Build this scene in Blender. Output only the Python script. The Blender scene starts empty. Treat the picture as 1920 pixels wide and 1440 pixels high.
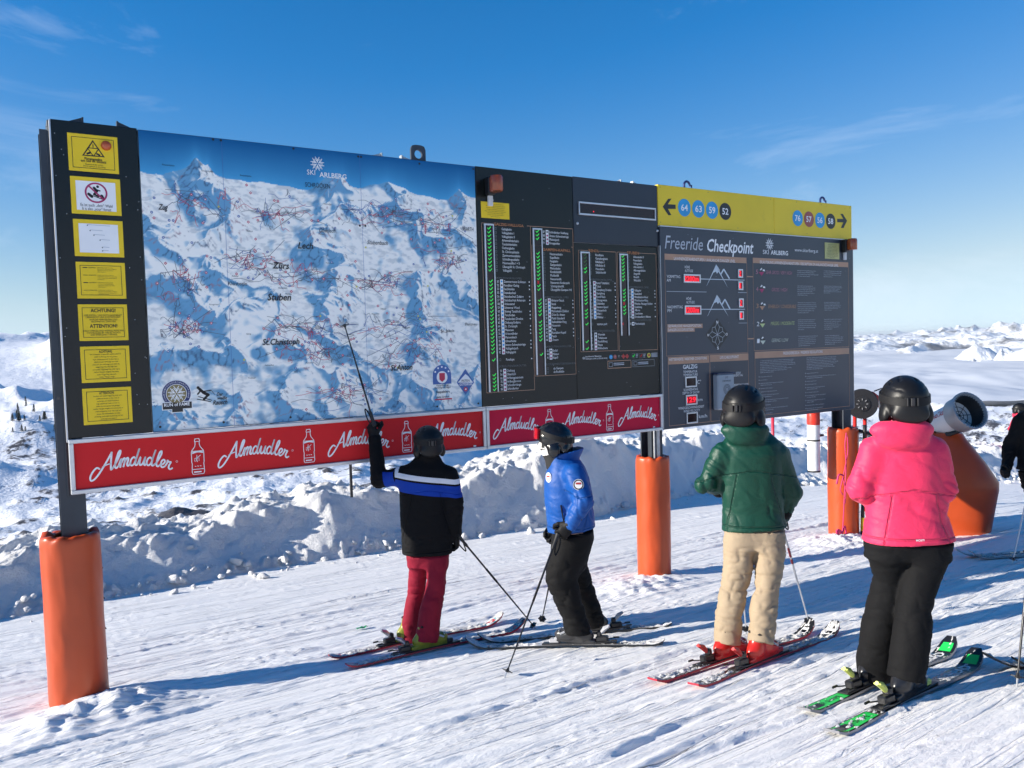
import bpy, math, random
import numpy as np
from mathutils import Vector, Matrix

# ------------------------------------------------------------------ camera, sky, sun, exposure
SC = bpy.context.scene
COL = SC.collection
CAM_Z = 1.55
pitch, roll = math.radians(2.83), math.radians(1.65)
_F = Vector((0, math.cos(pitch), -math.sin(pitch)))
_R0 = Vector((1, 0, 0)); _U0 = _R0.cross(_F)
_R = _R0 * math.cos(roll) - _U0 * math.sin(roll); _U = _R.cross(_F)
cam_data = bpy.data.cameras.new('camera')
cam_data.sensor_fit = 'HORIZONTAL'; cam_data.sensor_width = 36.0
cam_data.lens = 36.0 * 1498.0 / 1920.0
cam_data.clip_start = 0.05; cam_data.clip_end = 120000
cam = bpy.data.objects.new('camera', cam_data)
M = Matrix((_R, _U, -_F)).transposed().to_4x4(); M.translation = Vector((0, 0, CAM_Z))
cam.matrix_world = M
COL.objects.link(cam); SC.camera = cam

SUN_AZ = Vector((-0.975, -0.22))            # horizontal direction towards the sun
SUN_EL = math.radians(19.0)
SUN = Vector((SUN_AZ.x * math.cos(SUN_EL), SUN_AZ.y * math.cos(SUN_EL), math.sin(SUN_EL))).normalized()
world = bpy.data.worlds.new('World'); SC.world = world; world.use_nodes = True
wn = world.node_tree; wn.nodes.clear()
sky = wn.nodes.new('ShaderNodeTexSky'); sky.sky_type = 'NISHITA'; sky.sun_disc = False
sky.sun_elevation = SUN_EL; sky.sun_rotation = math.atan2(SUN_AZ.x, SUN_AZ.y)
sky.altitude = 2200; sky.air_density = 1.0; sky.dust_density = 0.0; sky.ozone_density = 3.0
tc = wn.nodes.new('ShaderNodeTexCoord')
mp = wn.nodes.new('ShaderNodeMapping'); mp.inputs['Scale'].default_value = (1.5, 2.6, 4.5); mp.inputs['Rotation'].default_value = (0.2, 0.35, 0.5); mp.inputs['Location'].default_value = (5.5, 2.0, 0.7)
nz = wn.nodes.new('ShaderNodeTexNoise'); nz.inputs['Scale'].default_value = 1.6; nz.inputs['Detail'].default_value = 9; nz.inputs['Roughness'].default_value = 0.62; nz.inputs['Distortion'].default_value = 0.7
rp = wn.nodes.new('ShaderNodeValToRGB'); rp.color_ramp.elements[0].position = 0.57; rp.color_ramp.elements[0].color = (0, 0, 0, 1); rp.color_ramp.elements[1].position = 0.86; rp.color_ramp.elements[1].color = (0.38, 0.38, 0.38, 1)
mx = wn.nodes.new('ShaderNodeMix'); mx.data_type = 'RGBA'; mx.inputs[7].default_value = (4.2, 4.7, 5.4, 1)
bg = wn.nodes.new('ShaderNodeBackground'); bg.inputs['Strength'].default_value = 0.105
wo = wn.nodes.new('ShaderNodeOutputWorld')
L_ = wn.links.new
L_(tc.outputs['Generated'], mp.inputs['Vector']); L_(mp.outputs['Vector'], nz.inputs['Vector'])
L_(nz.outputs['Fac'], rp.inputs['Fac']); L_(rp.outputs['Color'], mx.inputs[0])
hs = wn.nodes.new('ShaderNodeHueSaturation'); hs.inputs['Saturation'].default_value = 1.32
lu = wn.nodes.new('ShaderNodeRGBToBW'); ma = wn.nodes.new('ShaderNodeMath'); ma.operation = 'MULTIPLY_ADD'; ma.inputs[1].default_value = 0.12; ma.inputs[2].default_value = 1.0
dv = wn.nodes.new('ShaderNodeVectorMath'); dv.operation = 'DIVIDE'
L_(sky.outputs['Color'], lu.inputs['Color']); L_(lu.outputs['Val'], ma.inputs[0]); L_(sky.outputs['Color'], dv.inputs[0]); L_(ma.outputs[0], dv.inputs[1])
L_(dv.outputs['Vector'], hs.inputs['Color'])
# towards the horizon the air turns a pale, clean blue
mr_ = wn.nodes.new('ShaderNodeMapRange'); mr_.inputs['From Min'].default_value = 1.6; mr_.inputs['From Max'].default_value = 5.5; mr_.inputs['To Max'].default_value = 0.92
pc = wn.nodes.new('ShaderNodeVectorMath'); pc.operation = 'MULTIPLY'; pc.inputs[1].default_value = (0.80, 1.02, 1.16)
dl = wn.nodes.new('ShaderNodeMath'); dl.operation = 'DIVIDE'; L_(lu.outputs['Val'], dl.inputs[0]); L_(ma.outputs[0], dl.inputs[1])
L_(lu.outputs['Val'], mr_.inputs['Value']); L_(dl.outputs[0], pc.inputs[0])
m2 = wn.nodes.new('ShaderNodeMix'); m2.data_type = 'RGBA'; L_(mr_.outputs['Result'], m2.inputs[0]); L_(hs.outputs['Color'], m2.inputs[6]); L_(pc.outputs['Vector'], m2.inputs[7])
L_(m2.outputs[2], mx.inputs[6]); L_(mx.outputs[2], bg.inputs['Color']); L_(bg.outputs['Background'], wo.inputs['Surface'])

sun_data = bpy.data.lights.new('sun', 'SUN'); sun_data.energy = 3.9; sun_data.angle = math.radians(0.53); sun_data.color = (1.0, 0.93, 0.82)
sun = bpy.data.objects.new('sun', sun_data); COL.objects.link(sun)
sun.rotation_euler = SUN.to_track_quat('Z', 'Y').to_euler()
sun.location = (-20, -10, 30)

SC.view_settings.view_transform = 'Standard'; SC.view_settings.look = 'None'
SC.view_settings.exposure = 1.14; SC.view_settings.gamma = 1.0; SC.view_settings.use_curve_mapping = False
SC.render.engine = 'CYCLES'
SC.cycles.max_bounces = 6; SC.cycles.diffuse_bounces = 4; SC.cycles.glossy_bounces = 2; SC.cycles.transmission_bounces = 2
SC.cycles.volume_bounces = 0; SC.cycles.transparent_max_bounces = 6
SC.cycles.use_denoising = True
SC.cycles.caustics_reflective = False; SC.cycles.caustics_refractive = False

# ------------------------------------------------------------------ helpers
random.seed(7); RNG = np.random.RandomState(11)
MATS = {}

def lin(c):
    return tuple(((x / 255.0) / 12.92 if x / 255.0 <= 0.04045 else ((x / 255.0 + 0.055) / 1.055) ** 2.4) for x in c)

def mat(name, col, rough=0.6, metal=0.0, vary=0.08, vscale=6.0, bump=0.0, bscale=60.0, emit=None, estr=1.0, coat=0.0, spec=0.5, sheen=0.0, bstretch=None, dirt=None):
    """procedural Principled material: noise-varied colour and roughness, noise bump"""
    if name in MATS: return MATS[name]
    m = bpy.data.materials.new(name); m.use_nodes = True; MATS[name] = m
    nt = m.node_tree; N = nt.nodes; b = N['Principled BSDF']; L = nt.links.new
    t = N.new('ShaderNodeTexCoord')
    n1 = N.new('ShaderNodeTexNoise'); n1.inputs['Scale'].default_value = vscale; n1.inputs['Detail'].default_value = 5
    L(t.outputs['Object'], n1.inputs['Vector'])
    r = N.new('ShaderNodeValToRGB')
    r.color_ramp.elements[0].position = 0.3; r.color_ramp.elements[1].position = 0.7
    lo = tuple(max(0, c * (1 - vary)) for c in col); hi = tuple(min(1, c * (1 + vary)) for c in col)
    r.color_ramp.elements[0].color = (*lo, 1); r.color_ramp.elements[1].color = (*hi, 1)
    L(n1.outputs['Fac'], r.inputs['Fac'])
    out = r.outputs['Color']
    if dirt:
        n3 = N.new('ShaderNodeTexNoise'); n3.inputs['Scale'].default_value = dirt[1]; n3.inputs['Detail'].default_value = 8; n3.inputs['Roughness'].default_value = 0.7
        L(t.outputs['Object'], n3.inputs['Vector'])
        r3 = N.new('ShaderNodeValToRGB'); r3.color_ramp.elements[0].position = dirt[2]; r3.color_ramp.elements[1].position = dirt[2] + 0.06
        r3.color_ramp.elements[0].color = (0, 0, 0, 1); r3.color_ramp.elements[1].color = (1, 1, 1, 1)
        L(n3.outputs['Fac'], r3.inputs['Fac'])
        mm = N.new('ShaderNodeMix'); mm.data_type = 'RGBA'; mm.inputs[7].default_value = (*dirt[0], 1)
        L(r3.outputs['Color'], mm.inputs[0]); L(out, mm.inputs[6]); out = mm.outputs[2]
    L(out, b.inputs['Base Color'])
    b.inputs['Roughness'].default_value = rough; b.inputs['Metallic'].default_value = metal
    b.inputs['Specular IOR Level'].default_value = spec
    if coat: b.inputs['Coat Weight'].default_value = coat; b.inputs['Coat Roughness'].default_value = 0.12
    if sheen: b.inputs['Sheen Weight'].default_value = sheen
    if bump:
        n2 = N.new('ShaderNodeTexNoise'); n2.inputs['Scale'].default_value = bscale; n2.inputs['Detail'].default_value = 4
        if bstretch:
            mp2 = N.new('ShaderNodeMapping'); mp2.inputs['Scale'].default_value = bstretch
            L(t.outputs['Object'], mp2.inputs['Vector']); L(mp2.outputs['Vector'], n2.inputs['Vector'])
        else: L(t.outputs['Object'], n2.inputs['Vector'])
        bp = N.new('ShaderNodeBump'); bp.inputs['Strength'].default_value = 1.0; bp.inputs['Distance'].default_value = bump
        L(n2.outputs['Fac'], bp.inputs['Height']); L(bp.outputs['Normal'], b.inputs['Normal'])
    if emit:
        b.inputs['Emission Color'].default_value = (*emit, 1); b.inputs['Emission Strength'].default_value = estr
    return m

def mesh_obj(name, V, Fc, m=None, parent=None, smooth=False, mats=None, midx=None):
    me = bpy.data.meshes.new(name)
    V = np.asarray(V, np.float32)
    if isinstance(Fc, np.ndarray) and Fc.ndim == 2:
        k = Fc.shape[1]; me.vertices.add(len(V)); me.vertices.foreach_set('co', V.ravel())
        me.loops.add(Fc.size); me.loops.foreach_set('vertex_index', Fc.ravel().astype(np.int32))
        me.polygons.add(len(Fc)); me.polygons.foreach_set('loop_start', np.arange(0, Fc.size, k, dtype=np.int32))
        me.update(calc_edges=True)
    else:
        me.from_pydata([tuple(map(float, v)) for v in V], [], [tuple(int(i) for i in f_) for f_ in Fc]); me.update()
    for mm in (mats or ([m] if m else [])): me.materials.append(mm)
    if midx is not None: me.polygons.foreach_set('material_index', np.asarray(midx, np.int32))
    if smooth: me.polygons.foreach_set('use_smooth', np.ones(len(me.polygons), bool))
    o = bpy.data.objects.new(name, me); COL.objects.link(o)
    if parent: o.parent = parent
    return o

def empty(name, loc=(0, 0, 0), rz=0.0):
    o = bpy.data.objects.new(name, None); COL.objects.link(o); o.location = loc; o.rotation_euler = (0, 0, rz)
    o.empty_display_size = 0.1
    return o

def tag(o, label=None, cat=None, group=None, kind=None):
    if label: o['label'] = label
    if cat: o['category'] = cat
    if group: o['group'] = group
    if kind: o['kind'] = kind
    return o

def copy_tree(o, parent=None):
    c = o.copy(); COL.objects.link(c)
    if parent: c.parent = parent; c.matrix_parent_inverse = o.matrix_parent_inverse.copy()
    for ch in list(o.children): copy_tree(ch, c)
    return c

class MB:
    """collects shapes into one mesh"""
    def __init__(s): s.v = []; s.f = []; s.m = []
    def add(s, V, Fc, mi=0):
        b = len(s.v); s.v += [tuple(map(float, p)) for p in V]; s.f += [tuple(i + b for i in f_) for f_ in Fc]; s.m += [mi] * len(Fc); return s
    def box(s, c, size, mi=0, R=None, bev=0.0):
        hx, hy, hz = [x / 2 for x in size]
        if bev <= 0:
            V = [Vector((x, y, z)) for x in (-hx, hx) for y in (-hy, hy) for z in (-hz, hz)]
            Fc = [(0, 1, 3, 2), (4, 6, 7, 5), (0, 4, 5, 1), (2, 3, 7, 6), (0, 2, 6, 4), (1, 5, 7, 3)]
        else:
            b = min(bev, hx * .9, hy * .9, hz * .9)
            V = []; idx = {}
            for sx in (-1, 1):
                for sy in (-1, 1):
                    for sz in (-1, 1):
                        for a in range(3):
                            p = [sx * (hx - b), sy * (hy - b), sz * (hz - b)]
                            p[a] = (sx * hx, sy * hy, sz * hz)[a]
                            idx[(sx, sy, sz, a)] = len(V); V.append(Vector(p))
            Fc = []
            for sg in (-1, 1):
                Fc.append([idx[(sg, y, z, 0)] for y, z in ((-1, -1), (1, -1), (1, 1), (-1, 1))][::sg])
                Fc.append([idx[(x, sg, z, 1)] for x, z in ((-1, -1), (-1, 1), (1, 1), (1, -1))][::sg])
                Fc.append([idx[(x, y, sg, 2)] for x, y in ((-1, -1), (1, -1), (1, 1), (-1, 1))][::sg])
            for a in range(3):
                o = [i for i in range(3) if i != a]
                for s1 in (-1, 1):
                    for s2 in (-1, 1):
                        k = []
                        for sa, ax in ((-1, o[0]), (1, o[0]), (1, o[1]), (-1, o[1])):
                            q = [0, 0, 0]; q[a] = sa; q[o[0]] = s1; q[o[1]] = s2
                            k.append(idx[(*q, ax)])
                        Fc.append(k)
            for sx in (-1, 1):
                for sy in (-1, 1):
                    for sz in (-1, 1): Fc.append([idx[(sx, sy, sz, a)] for a in range(3)])
        c = Vector(c)
        if R is not None: V = [R @ v for v in V]
        return s.add([v + c for v in V], Fc, mi)
    def tube(s, pts, rad, seg=10, mi=0, caps=True):
        pts = [Vector(p) for p in pts]; rr = rad if hasattr(rad, '__len__') else [rad] * len(pts)
        V = []; Fc = []; ref = None
        for i, p in enumerate(pts):
            t_ = (pts[min(i + 1, len(pts) - 1)] - pts[max(i - 1, 0)]).normalized()
            if ref is None: ref = t_.orthogonal().normalized()
            ref = (ref - t_ * ref.dot(t_)).normalized(); b2 = t_.cross(ref)
            for k in range(seg):
                a = 2 * math.pi * k / seg; V.append(p + (ref * math.cos(a) + b2 * math.sin(a)) * rr[i])
        for i in range(len(pts) - 1):
            for k in range(seg):
                k2 = (k + 1) % seg; Fc.append((i * seg + k, i * seg + k2, (i + 1) * seg + k2, (i + 1) * seg + k))
        if caps: Fc.append(tuple(range(seg))[::-1]); Fc.append(tuple((len(pts) - 1) * seg + k for k in range(seg)))
        return s.add(V, Fc, mi)
    def lathe(s, prof, c=(0, 0, 0), seg=24, mi=0, R=None, caps=True):
        """profile of (radius, z) turned about z"""
        V = []; Fc = []; c = Vector(c)
        for (r, z) in prof:
            for k in range(seg):
                a = 2 * math.pi * k / seg; v = Vector((r * math.cos(a), r * math.sin(a), z)); V.append((R @ v if R is not None else v) + c)
        for i in range(len(prof) - 1):
            for k in range(seg):
                k2 = (k + 1) % seg; Fc.append((i * seg + k, i * seg + k2, (i + 1) * seg + k2, (i + 1) * seg + k))
        if caps: Fc.append(tuple(range(seg))[::-1]); Fc.append(tuple((len(prof) - 1) * seg + k for k in range(seg)))
        return s.add(V, Fc, mi)
    def build(s, name, mats, parent=None, smooth=False):
        mats = mats if isinstance(mats, (list, tuple)) else [mats]
        return mesh_obj(name, s.v, s.f, parent=parent, mats=mats, midx=s.m, smooth=smooth)

def shade_auto(o, ang=40):
    """smooth faces, sharp where the surface folds harder than ang"""
    me = o.data; me.polygons.foreach_set('use_smooth', np.ones(len(me.polygons), bool))
    try: me.set_sharp_from_angle(angle=math.radians(ang))
    except Exception: pass
    return o

# numpy noise -----------------------------------------------------------------
_PERM = RNG.permutation(4096)
_VAL = RNG.rand(4096)
_GA = RNG.rand(4096) * 2 * np.pi

def _h2(i, j, seed=0): return _PERM[(_PERM[(i + seed * 131) & 4095] + j) & 4095]

def noise2(x, y, seed=0):
    x = np.asarray(x, float); y = np.asarray(y, float)
    i = np.floor(x).astype(np.int64); j = np.floor(y).astype(np.int64); u = x - i; v = y - j
    def g(a, b):
        t = _GA[_h2(i + a, j + b, seed)]; return np.cos(t) * (u - a) + np.sin(t) * (v - b)
    su = u * u * u * (u * (u * 6 - 15) + 10); sv = v * v * v * (v * (v * 6 - 15) + 10)
    return ((g(0, 0) * (1 - su) + g(1, 0) * su) * (1 - sv) + (g(0, 1) * (1 - su) + g(1, 1) * su) * sv) * 1.5

def fbm2(x, y, o=4, seed=0, gain=0.5):
    a = 1.0; s = 0; f = 1.0
    for k in range(o): s = s + a * noise2(x * f, y * f, seed + k); a *= gain; f *= 2.03
    return s

def ridge2(x, y, o=5, seed=0, gain=0.5):
    a = 1.0; s = 0; f = 1.0; w = 1.0
    for k in range(o):
        r = (1 - np.abs(noise2(x * f, y * f, seed + k)) * 1.6); r = np.clip(r, 0, 1) ** 2 * w
        s = s + a * r; w = np.clip(r * 1.6, 0, 1); a *= gain; f *= 2.07
    return s

def cell2(x, y, seed=0):
    """distance to nearest feature point and that cell's random value"""
    x = np.asarray(x, float); y = np.asarray(y, float)
    i = np.floor(x).astype(np.int64); j = np.floor(y).astype(np.int64)
    best = np.full(x.shape, 9.0); val = np.zeros(x.shape)
    for a in (-1, 0, 1):
        for b in (-1, 0, 1):
            h = _h2(i + a, j + b, seed); px = i + a + _VAL[h]; py = j + b + _VAL[(h * 7 + 13) & 4095]
            d_ = np.hypot(px - x, py - y); c = d_ < best
            best = np.where(c, d_, best); val = np.where(c, _VAL[(h * 3 + 5) & 4095], val)
    return best, val

def noise3(P, seed=0):
    i = np.floor(P).astype(np.int64); f_ = P - i; f_ = f_ * f_ * (3 - 2 * f_)
    def h(a, b, c): return _VAL[_PERM[(_PERM[(_PERM[(i[:, 0] + a + seed * 57) & 4095] + i[:, 1] + b) & 4095] + i[:, 2] + c) & 4095]]
    u, v, w = f_[:, 0], f_[:, 1], f_[:, 2]
    x0 = (h(0, 0, 0) * (1 - u) + h(1, 0, 0) * u) * (1 - v) + (h(0, 1, 0) * (1 - u) + h(1, 1, 0) * u) * v
    x1 = (h(0, 0, 1) * (1 - u) + h(1, 0, 1) * u) * (1 - v) + (h(0, 1, 1) * (1 - u) + h(1, 1, 1) * u) * v
    return x0 * (1 - w) + x1 * w

def grid_faces(nu, nv):
    a = (np.arange(nu - 1)[:, None] * nv + np.arange(nv - 1)[None, :]).ravel()
    return np.stack([a, a + nv, a + nv + 1, a + 1], 1).astype(np.int32)

# the information board's plane: BD runs along the board, BN points away behind it
B_ANG = math.radians(32.5)
BD = np.array([math.cos(B_ANG), math.sin(B_ANG)]); BN = np.array([-math.sin(B_ANG), math.cos(B_ANG)])
B_DIST = 6.747

def tq(x, y): return x * BD[0] + y * BD[1], x * BN[0] + y * BN[1]
def xy(t, q): return t * BD[0] + q * BN[0], t * BD[1] + q * BN[1]

def ground_z(x, y):
    """the piste: falls towards the board, then eases"""
    t, q = tq(np.asarray(x, float), np.asarray(y, float))
    z = -.165 * q + .115 * np.logaddexp(0, (q - 6.6) / .5) * .5
    return z - .02 * np.clip(t, -12, 40) - .055 * np.logaddexp(0, (np.clip(t, -12, 60) - 13.5) / .8) * .8
PRINT_TEXT = [
 ('C', 'GALZIG-VALLUGA', 4.136, 2.724, 0.0253, 0.353, 'orange', 'l', 0, 1),
 ('C', 'GAMPEN-KAPALL', 4.714, 2.498, 0.0264, 0.355, 'orange', 'l', 0, 1),
 ('D', 'RENDL', 5.311, 2.509, 0.0274, 0.139, 'orange', 'l', 0, 1),
 ('D', 'STUBEN', 5.844, 2.506, 0.0283, 0.171, 'orange', 'l', 0, 1),
 ('C', 'SKIPISTEN/SKISLOPES', 4.139, 2.201, 0.0173, 0.306, 'grey', 'l', 0, 0),
 ('C', 'SKIROUTEN/SKIROUTES', 4.149, 1.327, 0.0187, 0.323, 'grey', 'l', 0, 0),
 ('C', 'SKIPISTEN/SKISLOPES', 4.711, 2.016, 0.018, 0.317, 'grey', 'l', 0, 0),
 ('C', 'SKIROUTEN/SKIROUTES', 4.719, 1.506, 0.0194, 0.327, 'grey', 'l', 0, 0),
 ('C', 'RODELBAHNEN/TOBOGGAN RUN', 4.72, 1.326, 0.0194, 0.377, 'grey', 'l', 0, 0),
 ('D', 'SKIPISTEN/SKISLOPES', 5.316, 2.208, 0.0187, 0.305, 'grey', 'l', 0, 0),
 ('D', 'SKIROUTEN/SKIROUTES', 5.318, 1.659, 0.0201, 0.323, 'grey', 'l', 0, 0),
 ('D', 'SKIPISTEN/SKISLOPES', 5.844, 2.134, 0.0193, 0.306, 'grey', 'l', 0, 0),
 ('D', 'SKIROUTEN/SKIROUTES', 5.849, 1.77, 0.0208, 0.329, 'grey', 'l', 0, 0),
 ('D', 'beschneite Skipisten', 5.234, 1.391, 0.0165, 0.216, 'white', 'l', 0, 0),
 ('D', 'skislopes with artificial snow', 5.237, 1.367, 0.0165, 0.298, 'white', 'l', 0, 0),
 ('D', '*', 5.193, 1.35, 0.0448, 0.039, 'white', 'l', 0, 0),
 ('E', 'Freeride', 6.378, 2.584, 0.1464, 0.594, 'silver', 'l', 0.18, 0),
 ('E', 'Checkpoint', 7.037, 2.579, 0.142, 0.802, 'white', 'l', 0.18, 1),
 ('E', 'SKI', 8.022, 2.582, 0.0509, 0.11, 'white', 'l', 0, 0),
 ('E', 'ARLBERG', 8.169, 2.581, 0.0513, 0.329, 'white', 'l', 0, 1),
 ('E', 'www.skiarlberg.at', 8.627, 2.637, 0.0415, 0.473, 'white', 'l', 0, 0),
 ('E', 'LAWINENGEFAHRENSTUFEN / AVALANCHE DANGER LEVEL', 6.516, 2.46, 0.0333, 1.008, 'white', 'l', 0, 0),
 ('E', 'ERLÄUTERUNG LAWINENGEFAHRENSTUFEN / DESCRIPTION OF AVALANCHE DANGER LEVEL', 7.966, 2.464, 0.0348, 1.556, 'white', 'l', 0, 0),
 ('E', 'VORMITTAG', 6.4, 2.255, 0.0319, 0.208, 'white', 'l', 0, 0),
 ('E', 'AM', 6.398, 2.212, 0.0319, 0.06, 'white', 'l', 0, 0),
 ('E', 'HÖHE', 6.683, 2.369, 0.0299, 0.079, 'white', 'l', 0, 0),
 ('E', 'ALTITUDE', 6.682, 2.327, 0.0299, 0.131, 'white', 'l', 0, 0),
 ('E', 'NACHMITTAG', 6.402, 1.909, 0.032, 0.237, 'white', 'l', 0, 0),
 ('E', 'PM', 6.401, 1.866, 0.032, 0.06, 'white', 'l', 0, 0),
 ('E', 'HÖHE', 6.699, 2.007, 0.03, 0.079, 'white', 'l', 0, 0),
 ('E', 'ALTITUDE', 6.698, 1.965, 0.03, 0.131, 'white', 'l', 0, 0),
 ('E', '2200m', 6.671, 2.221, 0.0573, 0.232, 'led', 'l', 0, 1),
 ('E', '2200m', 6.673, 1.861, 0.0575, 0.224, 'led', 'l', 0, 1),
 ('E', '2', 7.582, 2.298, 0.0656, 0.042, 'led', 'l', 0, 0),
 ('E', '1', 7.59, 2.152, 0.063, 0.023, 'led', 'l', 0, 0),
 ('E', '2', 7.589, 1.941, 0.0658, 0.042, 'led', 'l', 0, 0),
 ('E', '1', 7.598, 1.792, 0.0633, 0.023, 'led', 'l', 0, 0),
 ('E', 'GEFÄHRLICHE HANGEXPOSITION', 6.403, 1.693, 0.0296, 0.527, 'white', 'l', 0, 0),
 ('E', 'DANGEROUS EXPOSITION', 6.402, 1.65, 0.0296, 0.401, 'white', 'l', 0, 0),
 ('E', 'N', 7.199, 1.732, 0.031, 0.033, 'white', 'c', 0, 1),
 ('E', 'S', 7.205, 1.421, 0.0311, 0.033, 'white', 'c', 0, 1),
 ('E', 'W', 7.043, 1.578, 0.0307, 0.032, 'white', 'c', 0, 1),
 ('E', 'O', 7.358, 1.583, 0.0313, 0.034, 'white', 'c', 0, 1),
 ('E', 'WETTERWERTE / WEATHER CONDITIONS', 6.407, 1.31, 0.0297, 0.607, 'white', 'l', 0, 0),
 ('E', 'LVS CHECKPOINT', 7.237, 1.306, 0.0337, 0.323, 'white', 'l', 0, 0),
 ('E', 'GALZIG', 6.74, 1.211, 0.0455, 0.23, 'white', 'c', 0, 1),
 ('E', 'TEMPERATUR', 6.742, 1.161, 0.0278, 0.227, 'white', 'c', 0, 0),
 ('E', 'TEMPERATURE', 6.744, 1.124, 0.0278, 0.23, 'white', 'c', 0, 0),
 ('E', 'C°', 6.851, 1.027, 0.0433, 0.06, 'white', 'l', 0, 0),
 ('E', 'SCHNEEHÖHE', 6.745, 0.953, 0.0279, 0.231, 'white', 'c', 0, 0),
 ('E', 'DEPTH OF SNOW', 6.748, 0.916, 0.0279, 0.271, 'white', 'c', 0, 0),
 ('E', 'cm', 6.857, 0.825, 0.0332, 0.074, 'white', 'l', 0, 0),
 ('E', 'WINDGESCHWINDIGKEIT', 6.749, 0.744, 0.0279, 0.416, 'white', 'c', 0, 0),
 ('E', 'WIND VELOCITY', 6.755, 0.705, 0.0279, 0.263, 'white', 'c', 0, 0),
 ('E', 'km/h', 6.868, 0.622, 0.0409, 0.135, 'white', 'l', 0, 0),
 ('E', '129', 6.678, 0.819, 0.0556, 0.146, 'led', 'l', 0, 1),
 ('E', 'NOTRUF', 7.51, 1.112, 0.0264, 0.08, 'white', 'l', 0, 0),
 ('E', 'EMERGENCY CALL', 7.449, 1.084, 0.0263, 0.18, 'white', 'l', 0, 0),
 ('E', 'BERGRETTUNG ST. ANTON', 7.473, 0.969, 0.0237, 0.25, 'white', 'l', 0, 0),
 ('E', 'VORARLBERG, ARLBERG', 7.472, 0.942, 0.0237, 0.19, 'white', 'l', 0, 0),
 ('E', 'SEHR GROSS / VERY HIGH', 8.07, 2.336, 0.0431, 0.495, 'pinkt', 'l', 0.15, 0),
 ('E', '5', 7.885, 2.332, 0.0533, 0.043, 'pinkt', 'l', 0.1, 0),
 ('E', 'GROSS / HIGH', 8.175, 2.122, 0.0434, 0.295, 'pinkt', 'l', 0.15, 0),
 ('E', '4', 7.884, 2.119, 0.0534, 0.043, 'pinkt', 'l', 0.1, 0),
 ('E', 'ERHEBLICH / CONSIDERABLE', 8.11, 1.912, 0.0433, 0.53, 'tan', 'l', 0.15, 0),
 ('E', '3', 7.884, 1.912, 0.0535, 0.043, 'tan', 'l', 0.1, 0),
 ('E', 'MÄSSIG / MODERATE', 8.152, 1.698, 0.0435, 0.452, 'lime', 'l', 0.15, 0),
 ('E', '2', 7.891, 1.689, 0.0536, 0.047, 'white', 'l', 0.1, 0),
 ('E', 'GERING / LOW', 8.162, 1.485, 0.0436, 0.316, 'pale', 'l', 0.15, 0),
 ('E', '1', 7.891, 1.479, 0.0537, 0.048, 'white', 'l', 0.1, 0),
 ('E', 'FREERIDEREGELN / FREERIDE REGULATIONS', 8.382, 1.322, 0.0345, 0.79, 'white', 'l', 0, 0),
 ('Y', '64', 6.711, 3.024, 0.0694, 0.107, 'white', 'c', 0, 1),
 ('Y', '63', 6.937, 3.029, 0.0703, 0.109, 'white', 'c', 0, 1),
 ('Y', '59', 7.162, 3.032, 0.0712, 0.105, 'white', 'c', 0, 1),
 ('Y', '52', 7.384, 3.027, 0.0721, 0.104, 'white', 'c', 0, 1),
 ('Y', '76', 8.715, 3.034, 0.0775, 0.107, 'white', 'c', 0, 1),
 ('Y', '57', 8.939, 3.037, 0.0784, 0.105, 'white', 'c', 0, 1),
 ('Y', '56', 9.165, 3.039, 0.0793, 0.108, 'white', 'c', 0, 1),
 ('Y', '58', 9.39, 3.042, 0.0802, 0.11, 'white', 'c', 0, 1),
 ('B', 'Zug', 1.085, 2.676, 0.0412, 0.065, 'ink', 'l', 0.2, 1),
 ('B', 'Klösterle', 1.585, 2.098, 0.0303, 0.149, 'ink', 'l', 0, 0),
 ('B', 'SKI', 2.279, 3.052, 0.0407, 0.072, 'white', 'l', 0, 0),
 ('B', 'ARLBERG', 2.388, 3.04, 0.0411, 0.245, 'white', 'l', 0, 1),
 ('B', 'SCHRÖCKEN', 2.26, 2.946, 0.0385, 0.219, 'ink', 'l', 0, 0),
 ('B', 'Oberlech', 2.362, 2.567, 0.0344, 0.145, 'ink', 'l', 0.25, 0),
 ('B', 'Lech', 2.174, 2.42, 0.052, 0.127, 'ink', 'l', 0.25, 1),
 ('B', 'Zürs', 1.949, 2.244, 0.0512, 0.138, 'ink', 'l', 0.2, 1),
 ('B', 'Stuben', 1.896, 1.977, 0.0555, 0.197, 'ink', 'l', 0.2, 1),
 ('B', 'Stubenbach', 2.802, 2.482, 0.0356, 0.198, 'ink', 'l', 0.25, 0),
 ('B', 'WARTH', 3.786, 2.651, 0.0381, 0.117, 'ink', 'l', 0, 0),
 ('B', 'St.Christoph', 1.838, 1.605, 0.0489, 0.311, 'ink', 'l', 0.2, 1),
 ('B', 'St.Anton', 2.984, 1.344, 0.0513, 0.217, 'ink', 'l', 0.2, 1),
 ('B', 'St. Jakob', 3.514, 1.685, 0.0265, 0.143, 'ink', 'l', 0, 0),
 ('B', 'Pettneu', 3.782, 1.745, 0.027, 0.13, 'ink', 'l', 0, 0),
 ('B', 'RUN of FAME', 1.055, 1.141, 0.0244, 0.19, 'white', 'l', 0, 1),
 ('B', 'Der', 1.453, 1.202, 0.0277, 0.046, 'ink', 'l', 0.3, 1),
 ('B', 'weiße', 1.454, 1.172, 0.0252, 0.077, 'ink', 'l', 0.3, 1),
 ('B', 'Rausch', 1.42, 1.132, 0.0352, 0.111, 'ink', 'l', 0.3, 1),
 ('B', 'PISTEN', 3.72, 1.203, 0.0221, 0.087, 'ink', 'l', 0, 0),
 ('B', 'GÜTESIEGEL', 3.694, 1.169, 0.0221, 0.147, 'white', 'l', 0, 1),
 ('B', 'Vorarlberger', 3.446, 1.175, 0.0169, 0.128, 'ink', 'l', 0, 0),
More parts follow.
